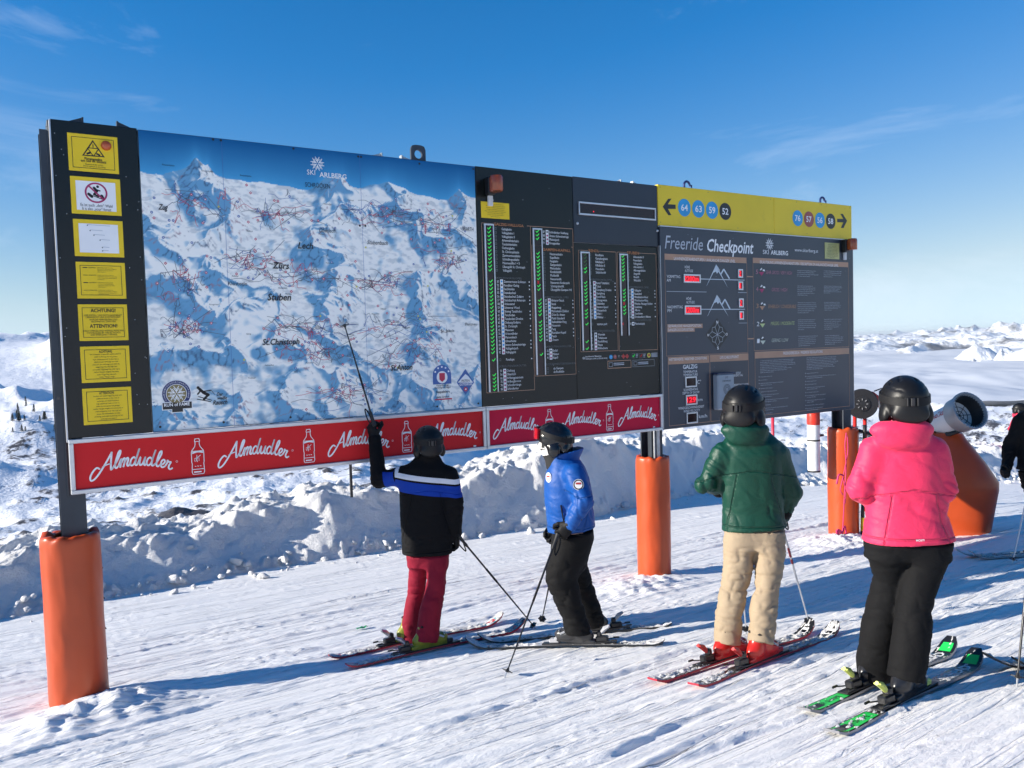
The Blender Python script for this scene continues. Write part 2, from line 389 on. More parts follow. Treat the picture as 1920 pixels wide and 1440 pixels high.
 ('B', 'Pistengütesiegel', 3.429, 1.154, 0.0169, 0.168, 'ink', 'l', 0, 0),
 ('B', 'Respektiere', 3.444, 1.111, 0.0217, 0.142, 'ink', 'l', 0, 1),
 ('B', 'deine Grenzen', 3.445, 1.065, 0.0169, 0.135, 'ink', 'l', 0, 1),
 ('A', 'Pistengeräte', 0.653, 3.01, 0.0178, 0.117, 'ink', 'c', 0, 1),
 ('A', 'am Seil im Einsatz', 0.654, 2.994, 0.0178, 0.169, 'ink', 'c', 0, 1),
 ('A', 'Beware of the winch', 0.656, 2.974, 0.0099, 0.116, 'ink', 'c', 0, 0),
 ('A', 'Snow vehicle is working', 0.657, 2.96, 0.0099, 0.147, 'ink', 'c', 0, 0),
 ('A', 'Es ist auch „dein“ Wald', 0.658, 2.667, 0.0218, 0.213, 'ink', 'c', 0, 0),
 ('A', 'It is also „your“ forest', 0.658, 2.639, 0.0218, 0.193, 'ink', 'c', 0, 0),
 ('A', 'ACHTUNG!', 0.663, 1.881, 0.0257, 0.168, 'ink', 'c', 0, 1),
 ('A', 'DER PISTEN- UND RETTUNGSDIENST', 0.663, 1.852, 0.0117, 0.252, 'ink', 'c', 0, 0),
 ('A', 'ÜBERWACHT UND KONTROLLIERT', 0.662, 1.838, 0.0117, 0.233, 'ink', 'c', 0, 0),
 ('A', 'NUR DIE MARKIERTEN UND', 0.663, 1.82, 0.0117, 0.187, 'ink', 'c', 0, 0),
 ('A', 'GEÖFFNETEN SKIPISTEN.', 0.662, 1.805, 0.0117, 0.168, 'ink', 'c', 0, 0),
 ('A', 'ATTENTION!', 0.661, 1.765, 0.0258, 0.185, 'ink', 'c', 0, 1),
 ('A', 'ONLY OPENED AND MARKED RUNS ARE', 0.661, 1.736, 0.0117, 0.271, 'ink', 'c', 0, 0),
 ('A', 'CONTROLLED BY THE SKI PATROL', 0.661, 1.721, 0.0117, 0.231, 'ink', 'c', 0, 0),
 ('A', 'AND EMERGENCY SERVICE', 0.66, 1.706, 0.0117, 0.181, 'ink', 'c', 0, 0),
 ('A', 'ACHTUNG', 0.664, 1.576, 0.0176, 0.089, 'ink', 'c', 0, 1),
 ('A', 'ATTENTION', 0.656, 1.264, 0.0177, 0.1, 'ink', 'c', 0, 1),
]
PRINT_ROWS = [
 ('C', 'v|#||Galzigbahn\nv|#||Vallugabahn I\nv|#||Vallugabahn II\nv|#||Arlenmähderbahn\nv|#||Tanzbödenbahn\nv|#||Osthangbahn\nv|#||St. Christophbahn\nv|#||Zammermoosbahn\nv|#||Schindlergratbahn\nv|#||Maienseelifte I + II\nv|#||Übungslift St. Christoph\nv|#||Vallugalift', 4.228, 2.693, 2.285, 4.079, 4.149, None, None),
 ('C', 'v|50|b|Zammermoos-St.Anton\nv|52|k|Kandahar-Galzig\nv|53|b|Seichböden\nv|55|b|Steissbachtal\nv|56|b|Steissbachtal Zufahrt\nv|57|r|Steissbachtal Arlenrain\nv|58|k|Arlensattel\nv|59|b|Schwarze Wand\nv|60|b|Skiweg Tanzböden\nv|61|b|Tanzböden\nv|62|r|Tanzböden Direkte\nv|63|b|Osthang Einfahrt\nv|64|b|St. Christoph\nv|65|b|Maiensee\nv|76|b|Arlenmähder\nv|77|r|Pfannenbach\nv|78|b|Ulmerhütte\nv|80|b|Innere Schweinströge\nv|85|r|Valfagehrjoch\nv|92|r|Vallugagrat', 4.234, 2.176, 1.475, 4.082, 4.155, 4.21, 4.539),
 ('C', 'v|#||Funslope', 4.236, 1.402, 1.402, 4.088, 4.158, None, 4.543),
 ('C', '-|51|r|Osthang\nv|54|r|Oberloch\nv|66|r|Arlbergpassroute\nv|75|r|Arlbergfürinne\nv|79|r|Schindlerhänge\nv|86|r|Schindlerkar', 4.241, 1.291, 1.11, 4.09, 4.164, 4.216, None),
 ('C', 'v|87|k|Schindlerkar Steilhang\nv|88|r|Untere Schweinströge\nv|90|r|Mattunjoch\n-|91|r|Knoppenkar', 4.802, 2.691, 2.58, 4.651, 4.723, 4.777, None),
 ('C', 'v|#||Nassereinbahn\nv|#||Kapallbahn\nv|#||Fangbahn\nv|#||Gampenbahn\nv|#||Mattunbahn\nv|#||Kindlisfeldlift\nv|#||Muldenlift\nv|#||Nassereinlift\nx|#||Nasserein-Kinderpark\nv|#||Schöngrabenlift\nv|#||Übungslifte Gampen I+II', 4.804, 2.469, 2.103, 4.652, 4.722, None, None),
 ('C', 'v|25|r|Hinterer Stock\nv|26|b|Stock\nv|27|b|Hoppelweg\nv|28|b|Mattunbahn Zufahrt\nv|29|r|Grün-St. Anton\n-|30|k|Plattli Standard\nv|31|b|Stallmähder-Fang\nv|33|r|Nasserein\nv|34|k|Fang\nv|42|k|Kandahar-Kapall\nv|43|b|Fasch\nv|44|r|Ostern', 4.805, 1.993, 1.587, 4.659, 4.728, 4.781, 5.083),
 ('C', '-|32|k|Einfall\nv|40|r|Mattun\n-|41|r|Kapall', 4.809, 1.475, 1.403, 4.662, 4.735, 4.785, None),
 ('C', '-|#||ab Gampen\n-|#||ab Rodelalm', 4.813, 1.291, 1.255, 4.656, 4.733, None, None),
 ('D', 'd|#||Rendlbahn\nd|#||Gampbergbahn\nd|#||Riffelbahn I\nd|#||Riffelbahn II\nv|#||Maassbahn\nv|#||Salzbödenlift', 5.401, 2.48, 2.295, 5.257, 5.324, None, None),
 ('D', 'v|1|r|Rendl Talabfahrt\nv|2|k|Tobel\nv|5|k|Gampberg Direkte\nv|6|r|Gampberg\nv|8|r|Rendl Race\nv|9|b|Übungswiese\nv|11|b|Salzböden\n-|12|r|Stanton Speed\nv|13|b|Wasserloch\nv|14|b|Riffel 1\nv|15|b|Riffelkar', 5.402, 2.182, 1.816, 5.256, 5.326, 5.379, 5.664),
 ('D', 'v|#||stanton park', 5.403, 1.743, 1.743, 5.26, 5.327, None, 5.662),
 ('D', '-|3|k|Wannele\n-|4|k|Tobelroute\nv|7|r|Rossfallhang\n-|10|r|Maass\nv|16|r|Riffelscharte', 5.407, 1.631, 1.483, 5.258, 5.321, 5.38, None),
 ('D', 'v|#||Albonabahn II\nv|#||Flexenbahn\nv|#||Vallugabahn\nv|#||Albonabahn I\nv|#||Albonagratbahn\nv|#||Angerlift\nv|#||Rauzlift\nv|#||Walchlift', 5.933, 2.478, 2.22, 5.78, 5.855, None, None),
 ('D', 'v|100|b|Valfagehr\nv|102|b|Rauztobel\nv|103|b|Mittelstation-Rauz\nv|103|r|Mittelstation-Rauz\nx|104|r|Mittelst.-Passage-Stuben\nv|105|r|Seelehang\nv|106|r|Albona\nv|107|r|Sonnleiten\n-|108|k|Direktzufahrt Albona', 5.937, 2.109, 1.818, 5.788, 5.865, 5.91, 6.242),
 ('D', 'x|101|k|Pfannenköpfe', 5.936, 1.741, 1.741, 5.763, 5.864, 5.912, None),
]
PS = {
 'signs': [[(0.486, 3.198), (0.823, 3.194), (0.824, 2.924), (0.49, 2.93)], [(0.489, 2.884), (0.826, 2.881), (0.827, 2.61), (0.493, 2.614)], [(0.493, 2.57), (0.83, 2.568), (0.828, 2.297), (0.495, 2.299)], [(0.495, 2.255), (0.83, 2.254), (0.828, 1.984), (0.495, 1.982)], [(0.493, 1.94), (0.829, 1.94), (0.83, 1.668), (0.495, 1.669)], [(0.493, 1.625), (0.83, 1.626), (0.829, 1.355), (0.493, 1.356)], [(0.491, 1.312), (0.829, 1.312), (0.827, 1.04), (0.495, 1.039)]],
 'tri': [(0.655, 3.16), (0.579, 3.038), (0.73, 3.04)],
 'disc': [(0.743, 3.127)],
 'forb': [(0.659, 2.771)],
 'map_bolts': [(2.172, 3.259), (2.751, 3.251), (2.778, 3.25), (3.35, 3.246), (3.924, 3.25), (2.742, 2.643), (2.794, 2.644)],
 'almd1': [[(0.498, 0.678), (1.098, 0.673)]],
 'logosL': [(0.505, 0.706), (1.123, 0.69), (1.428, 0.702), (2.053, 0.684), (2.355, 0.702), (2.977, 0.693), (3.416, 0.735), (3.882, 0.727)],
 'bot': [(1.28, 0.721), (2.189, 0.722), (3.101, 0.721), (4.722, 0.719), (5.532, 0.755)],
 'logosR': [(4.046, 0.719), (4.811, 0.74), (4.851, 0.709), (5.449, 0.732), (5.644, 0.735), (6.248, 0.74)],
 'cols': [[(4.021, 2.735), (4.123, 2.728), (4.031, 1.087), (4.136, 1.085)], [(4.591, 2.722), (4.699, 2.718), (4.602, 1.23), (4.708, 1.23)], [(5.191, 2.508), (5.305, 2.504), (5.199, 1.464), (5.307, 1.465)], [(5.725, 2.506), (5.835, 2.503), (5.728, 1.612), (5.836, 1.614)]],
 'oboxes': [[(3.998, 2.751), (4.573, 1.075)], [(4.562, 2.549), (5.115, 1.217)], [(5.173, 2.523), (5.691, 1.449)], [(5.703, 2.524), (6.273, 1.443)]],
 'C_top': [(3.998, 2.751), (5.112, 2.745), (5.106, 2.55)],
 'display': [(5.178, 3.027), (6.259, 3.028), (6.255, 2.889), (5.178, 2.889)],
 'beacon1': [(4.132, 3.206), (4.274, 3.067), (4.052, 3.179), (4.125, 3.005), (4.134, 3.026), (4.191, 2.951)],
 'note1': [(3.996, 2.95), (4.325, 2.948), (4.32, 2.79), (3.994, 2.79)],
 'E_boxes': {'a': [(6.371, 2.527), (7.727, 2.465)], 'a2': [(6.391, 1.362), (7.737, 1.372)], 'b': [(7.835, 2.532), (9.739, 2.482)], 'b2': [(7.851, 1.375), (9.749, 1.375)], 'c': [(6.396, 1.35), (7.062, 1.257), (6.412, 0.565), (7.079, 0.571)], 'd': [(7.064, 1.347), (7.739, 1.265), (7.079, 0.571)], 'e': [(7.85, 1.355), (9.749, 1.357), (9.748, 1.291), (7.853, 1.295), (9.763, 0.584), (7.868, 0.579)]},
 'leds': [[(6.657, 2.302), (6.929, 2.204)], [(6.664, 1.942), (6.93, 1.837)], [(7.566, 2.383), (7.65, 2.279)], [(7.566, 2.235), (7.65, 2.131)], [(7.572, 2.029), (7.654, 1.92)], [(7.574, 1.875), (7.654, 1.772)], [(6.653, 1.117), (6.837, 0.994)], [(6.659, 0.906), (6.841, 0.787)], [(6.664, 0.7), (6.843, 0.57)]],
 'mtn': [[(7.198, 2.429), (7.026, 2.165), (7.4, 2.147), (7.326, 2.376), (7.422, 2.264), (6.93, 2.252), (7.684, 2.26)], [(7.203, 2.07), (7.032, 1.808), (7.408, 1.793), (7.338, 2.017), (7.423, 1.902), (6.935, 1.898), (7.684, 1.902)]],
 'expo': [(7.198, 1.792), (7.398, 1.595), (7.202, 1.405), (7.003, 1.598)],
 'expobars': [[(6.395, 1.729), (6.955, 1.679)], [(6.394, 1.684), (6.827, 1.638)]],
 'lvs': [(7.174, 1.146), (7.463, 1.139), (7.467, 0.714), (7.167, 0.688), (7.101, 1.146)],
 'circ': [(6.711, 3.058), (6.937, 3.061), (7.162, 3.063), (7.386, 3.065), (8.718, 3.073), (8.943, 3.075), (9.169, 3.077), (9.394, 3.082)],
 'arrL': [(6.374, 3.054), (6.462, 3.149), (6.513, 3.155), (6.453, 3.087), (6.573, 3.091), (6.576, 3.042), (6.454, 3.035), (6.505, 2.969), (6.458, 2.963)],
 'arrR': [(9.747, 3.093), (9.654, 3.181), (9.6, 3.178), (9.665, 3.113), (9.529, 3.107), (9.533, 3.061), (9.664, 3.066), (9.611, 2.991), (9.668, 2.991)],
 'note2': [(9.239, 2.777), (9.548, 2.779), (9.549, 2.565), (9.241, 2.563)],
 'beacon2': [(9.625, 2.81), (9.845, 2.695), (9.548, 2.799), (9.635, 2.655)],
 'flake': [(8.151, 2.707), (2.376, 3.152)],
 'diam': [(7.994, 2.359), (7.995, 2.15), (7.999, 1.936), (8.001, 1.72), (8.003, 1.509)],
 'tops': [[(0.727, 3.294)], [(0.835, 3.291)], [(3.025, 3.262)], [(3.104, 3.26)], [(3.329, 3.263)], [(5.808, 3.286)], [(5.922, 3.284)], [(6.763, 3.299)], [(9.23, 3.316)]],
 'paras': [[(8.67, 2.397), (9.158, 2.313)], [(9.211, 2.407), (9.701, 2.317)], [(8.673, 2.199), (9.143, 2.07)], [(9.212, 2.202), (9.711, 2.104)], [(8.675, 1.986), (9.15, 1.842)], [(9.216, 1.988), (9.672, 1.877)], [(8.676, 1.764), (9.158, 1.625)], [(9.213, 1.767), (9.664, 1.625)], [(8.683, 1.55), (9.189, 1.416)], [(9.225, 1.549), (9.714, 1.422)]],
 'rules': [[(7.946, 1.271), (8.764, 0.557)], [(8.841, 1.276), (9.678, 0.552)]],
 'runfame': [(1.151, 1.237)],
 'rb': [(1.045, 1.17), (1.261, 1.116)],
 'vgp': [(3.512, 1.259)],
 'pgs': [(3.767, 1.327), (3.667, 1.202), (3.76, 1.078), (3.861, 1.193)],
 'legend': [(5.584, 1.383), (5.642, 1.384), (5.697, 1.386), (5.762, 1.384), (5.814, 1.384), (5.907, 1.387), (6.016, 1.384), (6.135, 1.386)],
 'legboxes': [[(5.534, 1.343), (5.871, 1.257)], [(5.888, 1.34), (6.217, 1.261)]],
}
PEOPLE = {'black': {'armL': [[-0.123, 0.0, 1.512], [-0.319, 0.03, 1.475], [-0.362, 0.14, 1.808]],
           'armR': [[0.291, 0.0, 1.495], [0.339, 0.0, 1.251], [0.324, 0.03, 0.997]],
           'bootL': -0.09,
           'bootR': -0.12,
           'head': [0.121, 0.0, 1.783],
           'helm': 0.128,
           'legL': [([0.011, 0.0, 0.934], 0.094), ([-0.002, 0.03, 0.714], 0.087), ([-0.036, 0.064, 0.468], 0.076), ([-0.076, 0.091, 0.27], 0.079), ([-0.112, 0.123, 0.033], 0.084)],
           'legR': [([0.173, 0.0, 0.929], 0.099), ([0.166, -0.043, 0.73], 0.093), ([0.152, -0.082, 0.555], 0.086), ([0.102, -0.13, 0.34], 0.092), ([0.067, -0.181, 0.114], 0.1)],
           'root': [-0.859, 6.865, -1.068],
           'torso': [([0.08, 0.0, 0.829], 0.202), ([0.081, 0.0, 1.002], 0.22), ([0.08, 0.0, 1.189], 0.222), ([0.084, 0.0, 1.375], 0.229), ([0.079, 0.0, 1.501], 0.229), ([0.087, 0.0, 1.58], 0.188),
                     ([0.107, 0.0, 1.635], 0.133), ([0.116, 0.0, 1.69], 0.094)]},
 'blue': {'armL': [[-0.011, -0.2, 1.44], [0.043, -0.29, 1.234], [-0.047, -0.27, 1.081]],
          'armR': [[-0.008, 0.2, 1.374], [-0.007, 0.29, 1.107], [-0.116, 0.22, 0.941]],
          'bootL': -0.13,
          'bootR': -0.15,
          'head': [-0.167, 0.0, 1.683],
          'helm': 0.13,
          'legL': [([-0.036, -0.09, 0.944], 0.169), ([-0.107, -0.089, 0.684], 0.147), ([-0.132, -0.088, 0.562], 0.133), ([-0.089, -0.088, 0.398], 0.112), ([-0.032, -0.087, 0.242], 0.103),
                   ([-0.004, -0.087, 0.122], 0.098)],
          'legR': [([-0.009, 0.1, 0.898], 0.156), ([-0.01, 0.181, 0.606], 0.115), ([0.048, 0.235, 0.404], 0.107), ([0.121, 0.29, 0.199], 0.095), ([0.159, 0.33, 0.044], 0.086)],
          'root': [0.489, 6.484, -0.934],
          'torso': [([-0.037, 0.0, 0.967], 0.177), ([-0.045, 0.0, 1.1], 0.193), ([-0.055, 0.0, 1.232], 0.197), ([-0.067, 0.0, 1.365], 0.186), ([-0.073, 0.0, 1.453], 0.16), ([-0.08, 0.0, 1.514], 0.13),
                    ([-0.103, 0.0, 1.563], 0.097)]},
 'green': {'armL': [[-0.171, 0.0, 1.462], [-0.29, 0.0, 1.241], [-0.121, 0.24, 1.154]],
           'armR': [[0.247, 0.0, 1.442], [0.347, 0.02, 1.165], [0.322, 0.16, 0.968]],
           'bootL': -0.105,
           'bootR': -0.12,
           'head': [-0.002, 0.0, 1.773],
           'helm': 0.145,
           'hood': [-0.02, -0.07, 1.635],
           'legL': [([-0.04, 0.0, 0.974], 0.107), ([-0.067, -0.036, 0.77], 0.108), ([-0.078, -0.057, 0.652], 0.104), ([-0.115, -0.083, 0.506], 0.096), ([-0.159, -0.111, 0.35], 0.095),
                    ([-0.188, -0.151, 0.13], 0.091)],
           'legR': [([0.162, 0.0, 0.968], 0.109), ([0.151, -0.069, 0.772], 0.105), ([0.133, -0.109, 0.66], 0.101), ([0.096, -0.159, 0.523], 0.085), ([0.054, -0.212, 0.378], 0.092),
                    ([0.004, -0.289, 0.177], 0.085)],
           'root': [1.66, 5.711, -0.737],
           'torso': [([0.059, 0.0, 0.913], 0.214), ([0.053, 0.0, 1.03], 0.217), ([0.042, 0.0, 1.185], 0.219), ([0.04, 0.0, 1.34], 0.227), ([0.038, 0.0, 1.448], 0.231), ([0.037, 0.0, 1.525], 0.206),
                     ([0.026, 0.0, 1.591], 0.156), ([0.008, 0.0, 1.65], 0.114), ([0.001, 0.0, 1.704], 0.092)]},
 'pink': {'armL': [[-0.046, 0.0, 1.424], [-0.136, 0.0, 1.194], [0.044, 0.24, 1.112]],
          'armR': [[0.303, 0.0, 1.414], [0.358, 0.0, 1.179], [0.423, 0.24, 1.111]],
          'bootL': -0.115,
          'bootR': -0.06,
          'head': [0.131, 0.0, 1.678],
          'helm': 0.13,
          'hood': [0.081, -0.07, 1.538],
          'legL': [([0.036, 0.0, 0.936], 0.112), ([0.045, 0.024, 0.805], 0.114), ([0.06, 0.051, 0.66], 0.081), ([0.049, 0.081, 0.492], 0.094), ([0.033, 0.111, 0.326], 0.101),
                   ([0.018, 0.146, 0.13], 0.097), ([0.023, 0.162, 0.038], 0.092)],
          'legR': [([0.265, 0.0, 0.929], 0.127), ([0.254, -0.021, 0.811], 0.132), ([0.198, -0.044, 0.684], 0.103), ([0.155, -0.071, 0.539], 0.092), ([0.125, -0.096, 0.399], 0.099),
                   ([0.074, -0.136, 0.19], 0.098), ([0.068, -0.145, 0.139], 0.094)],
          'root': [2.094, 4.53, -0.529],
          'torso': [([0.151, 0.0, 0.895], 0.234), ([0.146, 0.0, 0.994], 0.23), ([0.144, 0.0, 1.087], 0.215), ([0.141, 0.0, 1.195], 0.206), ([0.139, 0.0, 1.302], 0.206), ([0.138, 0.0, 1.4], 0.195),
                    ([0.133, 0.0, 1.462], 0.163), ([0.132, 0.0, 1.523], 0.122), ([0.131, 0.0, 1.578], 0.091)]},
 'poles': [('black', [-0.502, 6.88, -0.101], [0.164, 7.16, -1.048]), ('black', [-1.215, 6.97, 0.88], [-1.469, 7.029, 1.822]), ('blue', [0.326, 6.203, 0.052], [-0.119, 5.683, -0.859]),
           ('blue', [0.369, 6.682, -0.055], [0.211, 7.402, -1.076]), ('green', [1.954, 5.859, 0.215], [2.382, 6.439, -0.794]), ('green', [1.644, 5.938, 0.247], [1.806, 6.238, -0.805]),
           ('edge', [7.26, 10.937, -0.305], [6.827, 10.937, -1.147]), ('near', [3.098, 4.625, 0.103], [2.764, 4.425, -0.465])],
 'skis': [('black', [-0.673, 6.753], 0.5346, 1.73), ('black', [-0.877, 7.042], 0.5374, 1.65), ('blue', [0.347, 6.444], 2.8153, 1.61), ('blue', [0.483, 6.815], 3.1413, 1.6),
          ('green', [1.573, 5.627], 0.5843, 1.7), ('green', [1.769, 5.505], 0.6578, 1.69), ('pink', [2.224, 4.765], 0.6077, 1.59), ('pink', [2.221, 4.429], 0.6387, 1.59),
          ('edge', [5.473, 8.272], 2.8944, 1.09), ('edge', [5.373, 7.824], 2.7335, 0.92), ('near', [3.353, 4.641], 2.5109, 0.99), ('near', [3.167, 4.373], 2.381, 0.96)]}

# ------------------------------------------------------------------ snow materials
def snow_mat(name, col, bumps, rock=None, rough=0.62):
    m = bpy.data.materials.new(name); m.use_nodes = True
    nt = m.node_tree; N = nt.nodes; L = nt.links.new; b = N['Principled BSDF']
    t = N.new('ShaderNodeTexCoord')
    nv = N.new('ShaderNodeTexNoise'); nv.inputs['Scale'].default_value = 1.3; nv.inputs['Detail'].default_value = 6
    L(t.outputs['Object'], nv.inputs['Vector'])
    r = N.new('ShaderNodeValToRGB'); r.color_ramp.elements[0].position = .3; r.color_ramp.elements[1].position = .75
    r.color_ramp.elements[0].color = (*[c * .955 for c in col], 1); r.color_ramp.elements[1].color = (*col, 1)
    L(nv.outputs['Fac'], r.inputs['Fac'])
    out = r.outputs['Color']
    b.inputs['Roughness'].default_value = rough; b.inputs['Specular IOR Level'].default_value = 0.35
    prev = None
    for (sc, dist, stretch, det, *cut) in bumps:
        n = N.new('ShaderNodeTexNoise'); n.inputs['Scale'].default_value = sc; n.inputs['Detail'].default_value = det; n.inputs['Roughness'].default_value = .6
        if stretch:
            m0 = N.new('ShaderNodeMapping'); m0.inputs['Rotation'].default_value = (0, 0, -B_ANG - .04)
            mp = N.new('ShaderNodeMapping'); mp.inputs['Scale'].default_value = stretch
            L(t.outputs['Object'], m0.inputs['Vector']); L(m0.outputs['Vector'], mp.inputs['Vector']); L(mp.outputs['Vector'], n.inputs['Vector'])
        else: L(t.outputs['Object'], n.inputs['Vector'])
        bp = N.new('ShaderNodeBump'); bp.inputs['Distance'].default_value = dist; bp.inputs['Strength'].default_value = 1
        hsrc = n.outputs['Fac']
        if cut:                      # thin cut lines where the noise passes one half
            sb = N.new('ShaderNodeMath'); sb.operation = 'SUBTRACT'; sb.inputs[1].default_value = .5; L(hsrc, sb.inputs[0])
            ab = N.new('ShaderNodeMath'); ab.operation = 'ABSOLUTE'; L(sb.outputs[0], ab.inputs[0])
            mr = N.new('ShaderNodeMapRange'); mr.inputs['From Max'].default_value = cut[0]; L(ab.outputs[0], mr.inputs['Value']); hsrc = mr.outputs['Result']
        L(hsrc, bp.inputs['Height'])
        if prev: L(prev, bp.inputs['Normal'])
        prev = bp.outputs['Normal']
    if prev: L(prev, b.inputs['Normal'])
    if rock:
        at = N.new('ShaderNodeAttribute'); at.attribute_name = 'rock'
        n = N.new('ShaderNodeTexNoise'); n.inputs['Scale'].default_value = rock['scale']; n.inputs['Detail'].default_value = 9; n.inputs['Roughness'].default_value = .68
        L(t.outputs['Object'], n.inputs['Vector'])
        ad = N.new('ShaderNodeMath'); ad.operation = 'ADD'; L(at.outputs['Fac'], ad.inputs[0]); L(n.outputs['Fac'], ad.inputs[1])
        rr = N.new('ShaderNodeValToRGB'); rr.color_ramp.elements[0].position = .0; rr.color_ramp.elements[0].color = (0, 0, 0, 1)
        mr = N.new('ShaderNodeMapRange'); mr.inputs['From Min'].default_value = rock['lo']; mr.inputs['From Max'].default_value = rock['hi']
        L(ad.outputs[0], mr.inputs['Value'])
        mx = N.new('ShaderNodeMix'); mx.data_type = 'RGBA'; L(mr.outputs['Result'], mx.inputs[0]); L(out, mx.inputs[6])
        nr = N.new('ShaderNodeTexNoise'); nr.inputs['Scale'].default_value = rock['scale'] * 4; nr.inputs['Detail'].default_value = 4
        L(t.outputs['Object'], nr.inputs['Vector'])
        rc = N.new('ShaderNodeValToRGB'); rc.color_ramp.elements[0].color = (*rock['c0'], 1); rc.color_ramp.elements[1].color = (*rock['c1'], 1)
        L(nr.outputs['Fac'], rc.inputs['Fac']); L(rc.outputs['Color'], mx.inputs[7]); out = mx.outputs[2]
    L(out, b.inputs['Base Color'])
    return m

M_PISTE = snow_mat('piste_snow', (.92, .908, .89), [(5, .0055, (.035, 1, .3), 2, .020), (8, .0045, (.05, 1, .3), 2, .022), (11, .007, (.07, 1, .3), 5), (34, .0055, (.10, 1, .3), 4), (60, .0055, (.5, 1, 1), 4), (200, .0030, None, 3)])
M_BANK = snow_mat('bank_snow', (.93, .92, .905), [(9, .020, None, 6), (30, .017, None, 5), (120, .009, None, 3)])

# ------------------------------------------------------------------ the piste
def spaced(a, b, fa, fb, fine, grow=1.16, coarse=4.0):
    mid = list(np.arange(fa, fb + 1e-6, fine)); s = fine; lo = []; x = fa
    while x > a: s = min(s * grow, coarse); x -= s; lo.append(x)
    s = fine; x = fb; hi = []
    while x < b: s = min(s * grow, coarse); x += s; hi.append(x)
    return np.array(lo[::-1] + mid + hi)

def make_piste():
    tt = spaced(-70, 75, -4.5, 13.0, .03); qq = np.concatenate([spaced(-60, 8.4, 0.2, 8.4, .0145)[:-0 or None]])
    qq = qq[qq <= 8.4]; qq = np.concatenate([qq, np.arange(8.45, 12.2, .05)])
    T, Q = np.meshgrid(tt, qq, indexing='ij')
    X, Y = xy(T, Q)
    Z = ground_z(X, Y)
    near = 1.0
    Z = Z + .018 * fbm2(T * .22, Q * .40, 3, 3) + .003 * fbm2(T * .5, Q * 2.3, 3, 9)
    # grooming and thousands of old ski lines: noise drawn out along the slope
    Z = Z + .0065 * fbm2(T * .45 + .1 * Q, Q * 8.0, 3, 21) + .0050 * fbm2(T * .9 - .15 * Q, Q * 22.0, 2, 41)
    # crumbs
    c, v = cell2(T * 13, Q * 15, 5); patch = np.clip(fbm2(T * .7, Q * 1.3, 3, 77) * 1.7 + .12, 0, 1)
    Z = Z + patch * np.where(v > .45, np.clip(.42 - c, 0, 1), 0) * .026
    c, v = cell2(T * 27, Q * 31, 6); patch = np.clip(fbm2(T * .9 + 9, Q * 1.6, 3, 78) * 1.6 + .25, 0, 1)
    Z = Z + patch * np.where(v > .4, np.clip(.45 - c, 0, 1), 0) * .017
    # single ski tracks: a pressed groove with a crumbled lip
    rs = np.random.RandomState(4)
    for k in range(230):
        t0 = rs.uniform(-4, 12); q0 = rs.uniform(0.3, 8.6); a = rs.normal(-.03, .07) + (.3 * rs.choice((-1, 1)) if k % 13 == 0 else 0)
        cu = rs.normal(0, .012); ln = rs.uniform(1.2, 6.5); w = rs.uniform(.018, .035); dp = rs.uniform(.004, .012)
        if k % 13 == 0: dp *= .6; w *= .7
        i0 = np.searchsorted(tt, t0 - ln); i1 = np.searchsorted(tt, t0 + ln)
        if i1 - i0 < 4: continue
        ts = T[i0:i1]; s = ts - t0
        d_ = Q[i0:i1] - (q0 + a * s + cu * s * s + .02 * noise2(ts * .8, ts * 0 + k, 12))
        env = np.clip((ln - np.abs(s)) / 1.0, 0, 1)
        rag = .65 + .7 * noise2(ts * 9, d_ * 9 + k, 15)
        e = np.exp(-(d_ / w) ** 2)
        Z[i0:i1] -= env * dp * e
        sgn = 1 if k % 2 else -1
        Z[i0:i1] += env * dp * 1.25 * np.clip(rag, 0, 2) * np.exp(-((d_ - sgn * w * 1.9) / (w * .8)) ** 2)
    # snow pushed up round the feet of the padded posts
    for (pt, pq, r, h) in ((.62, 6.5, .34, .10), (.2, 6.35, .3, .07), (6.15, 6.75, .42, .05), (5.6, 6.5, .4, .06), (9.35, 6.6, .5, .09)):
        rr = np.hypot(T - pt, Q - pq); Z = Z + h * np.exp(-(rr / r) ** 2) * (1 + .5 * fbm2(T * 6, Q * 6, 3, 31))
    V = np.stack([X, Y, Z], -1).reshape(-1, 3)
    o = mesh_obj('ground', V, grid_faces(len(tt), len(qq)), M_PISTE, smooth=True)
    tag(o, kind='structure')
    return tt, qq, Z
PT, PQ, PZ = make_piste()

def surf_z(x, y):
    """height of the modelled snow at a point (bilinear)"""
    t, q = tq(x, y); i = int(np.clip(np.searchsorted(PT, t) - 1, 0, len(PT) - 2)); j = int(np.clip(np.searchsorted(PQ, q) - 1, 0, len(PQ) - 2))
    a = (t - PT[i]) / (PT[i + 1] - PT[i]); b = (q - PQ[j]) / (PQ[j + 1] - PQ[j]); a = min(max(a, 0), 1); b = min(max(b, 0), 1)
    return float((PZ[i, j] * (1 - a) + PZ[i + 1, j] * a) * (1 - b) + (PZ[i, j + 1] * (1 - a) + PZ[i + 1, j + 1] * a) * b)

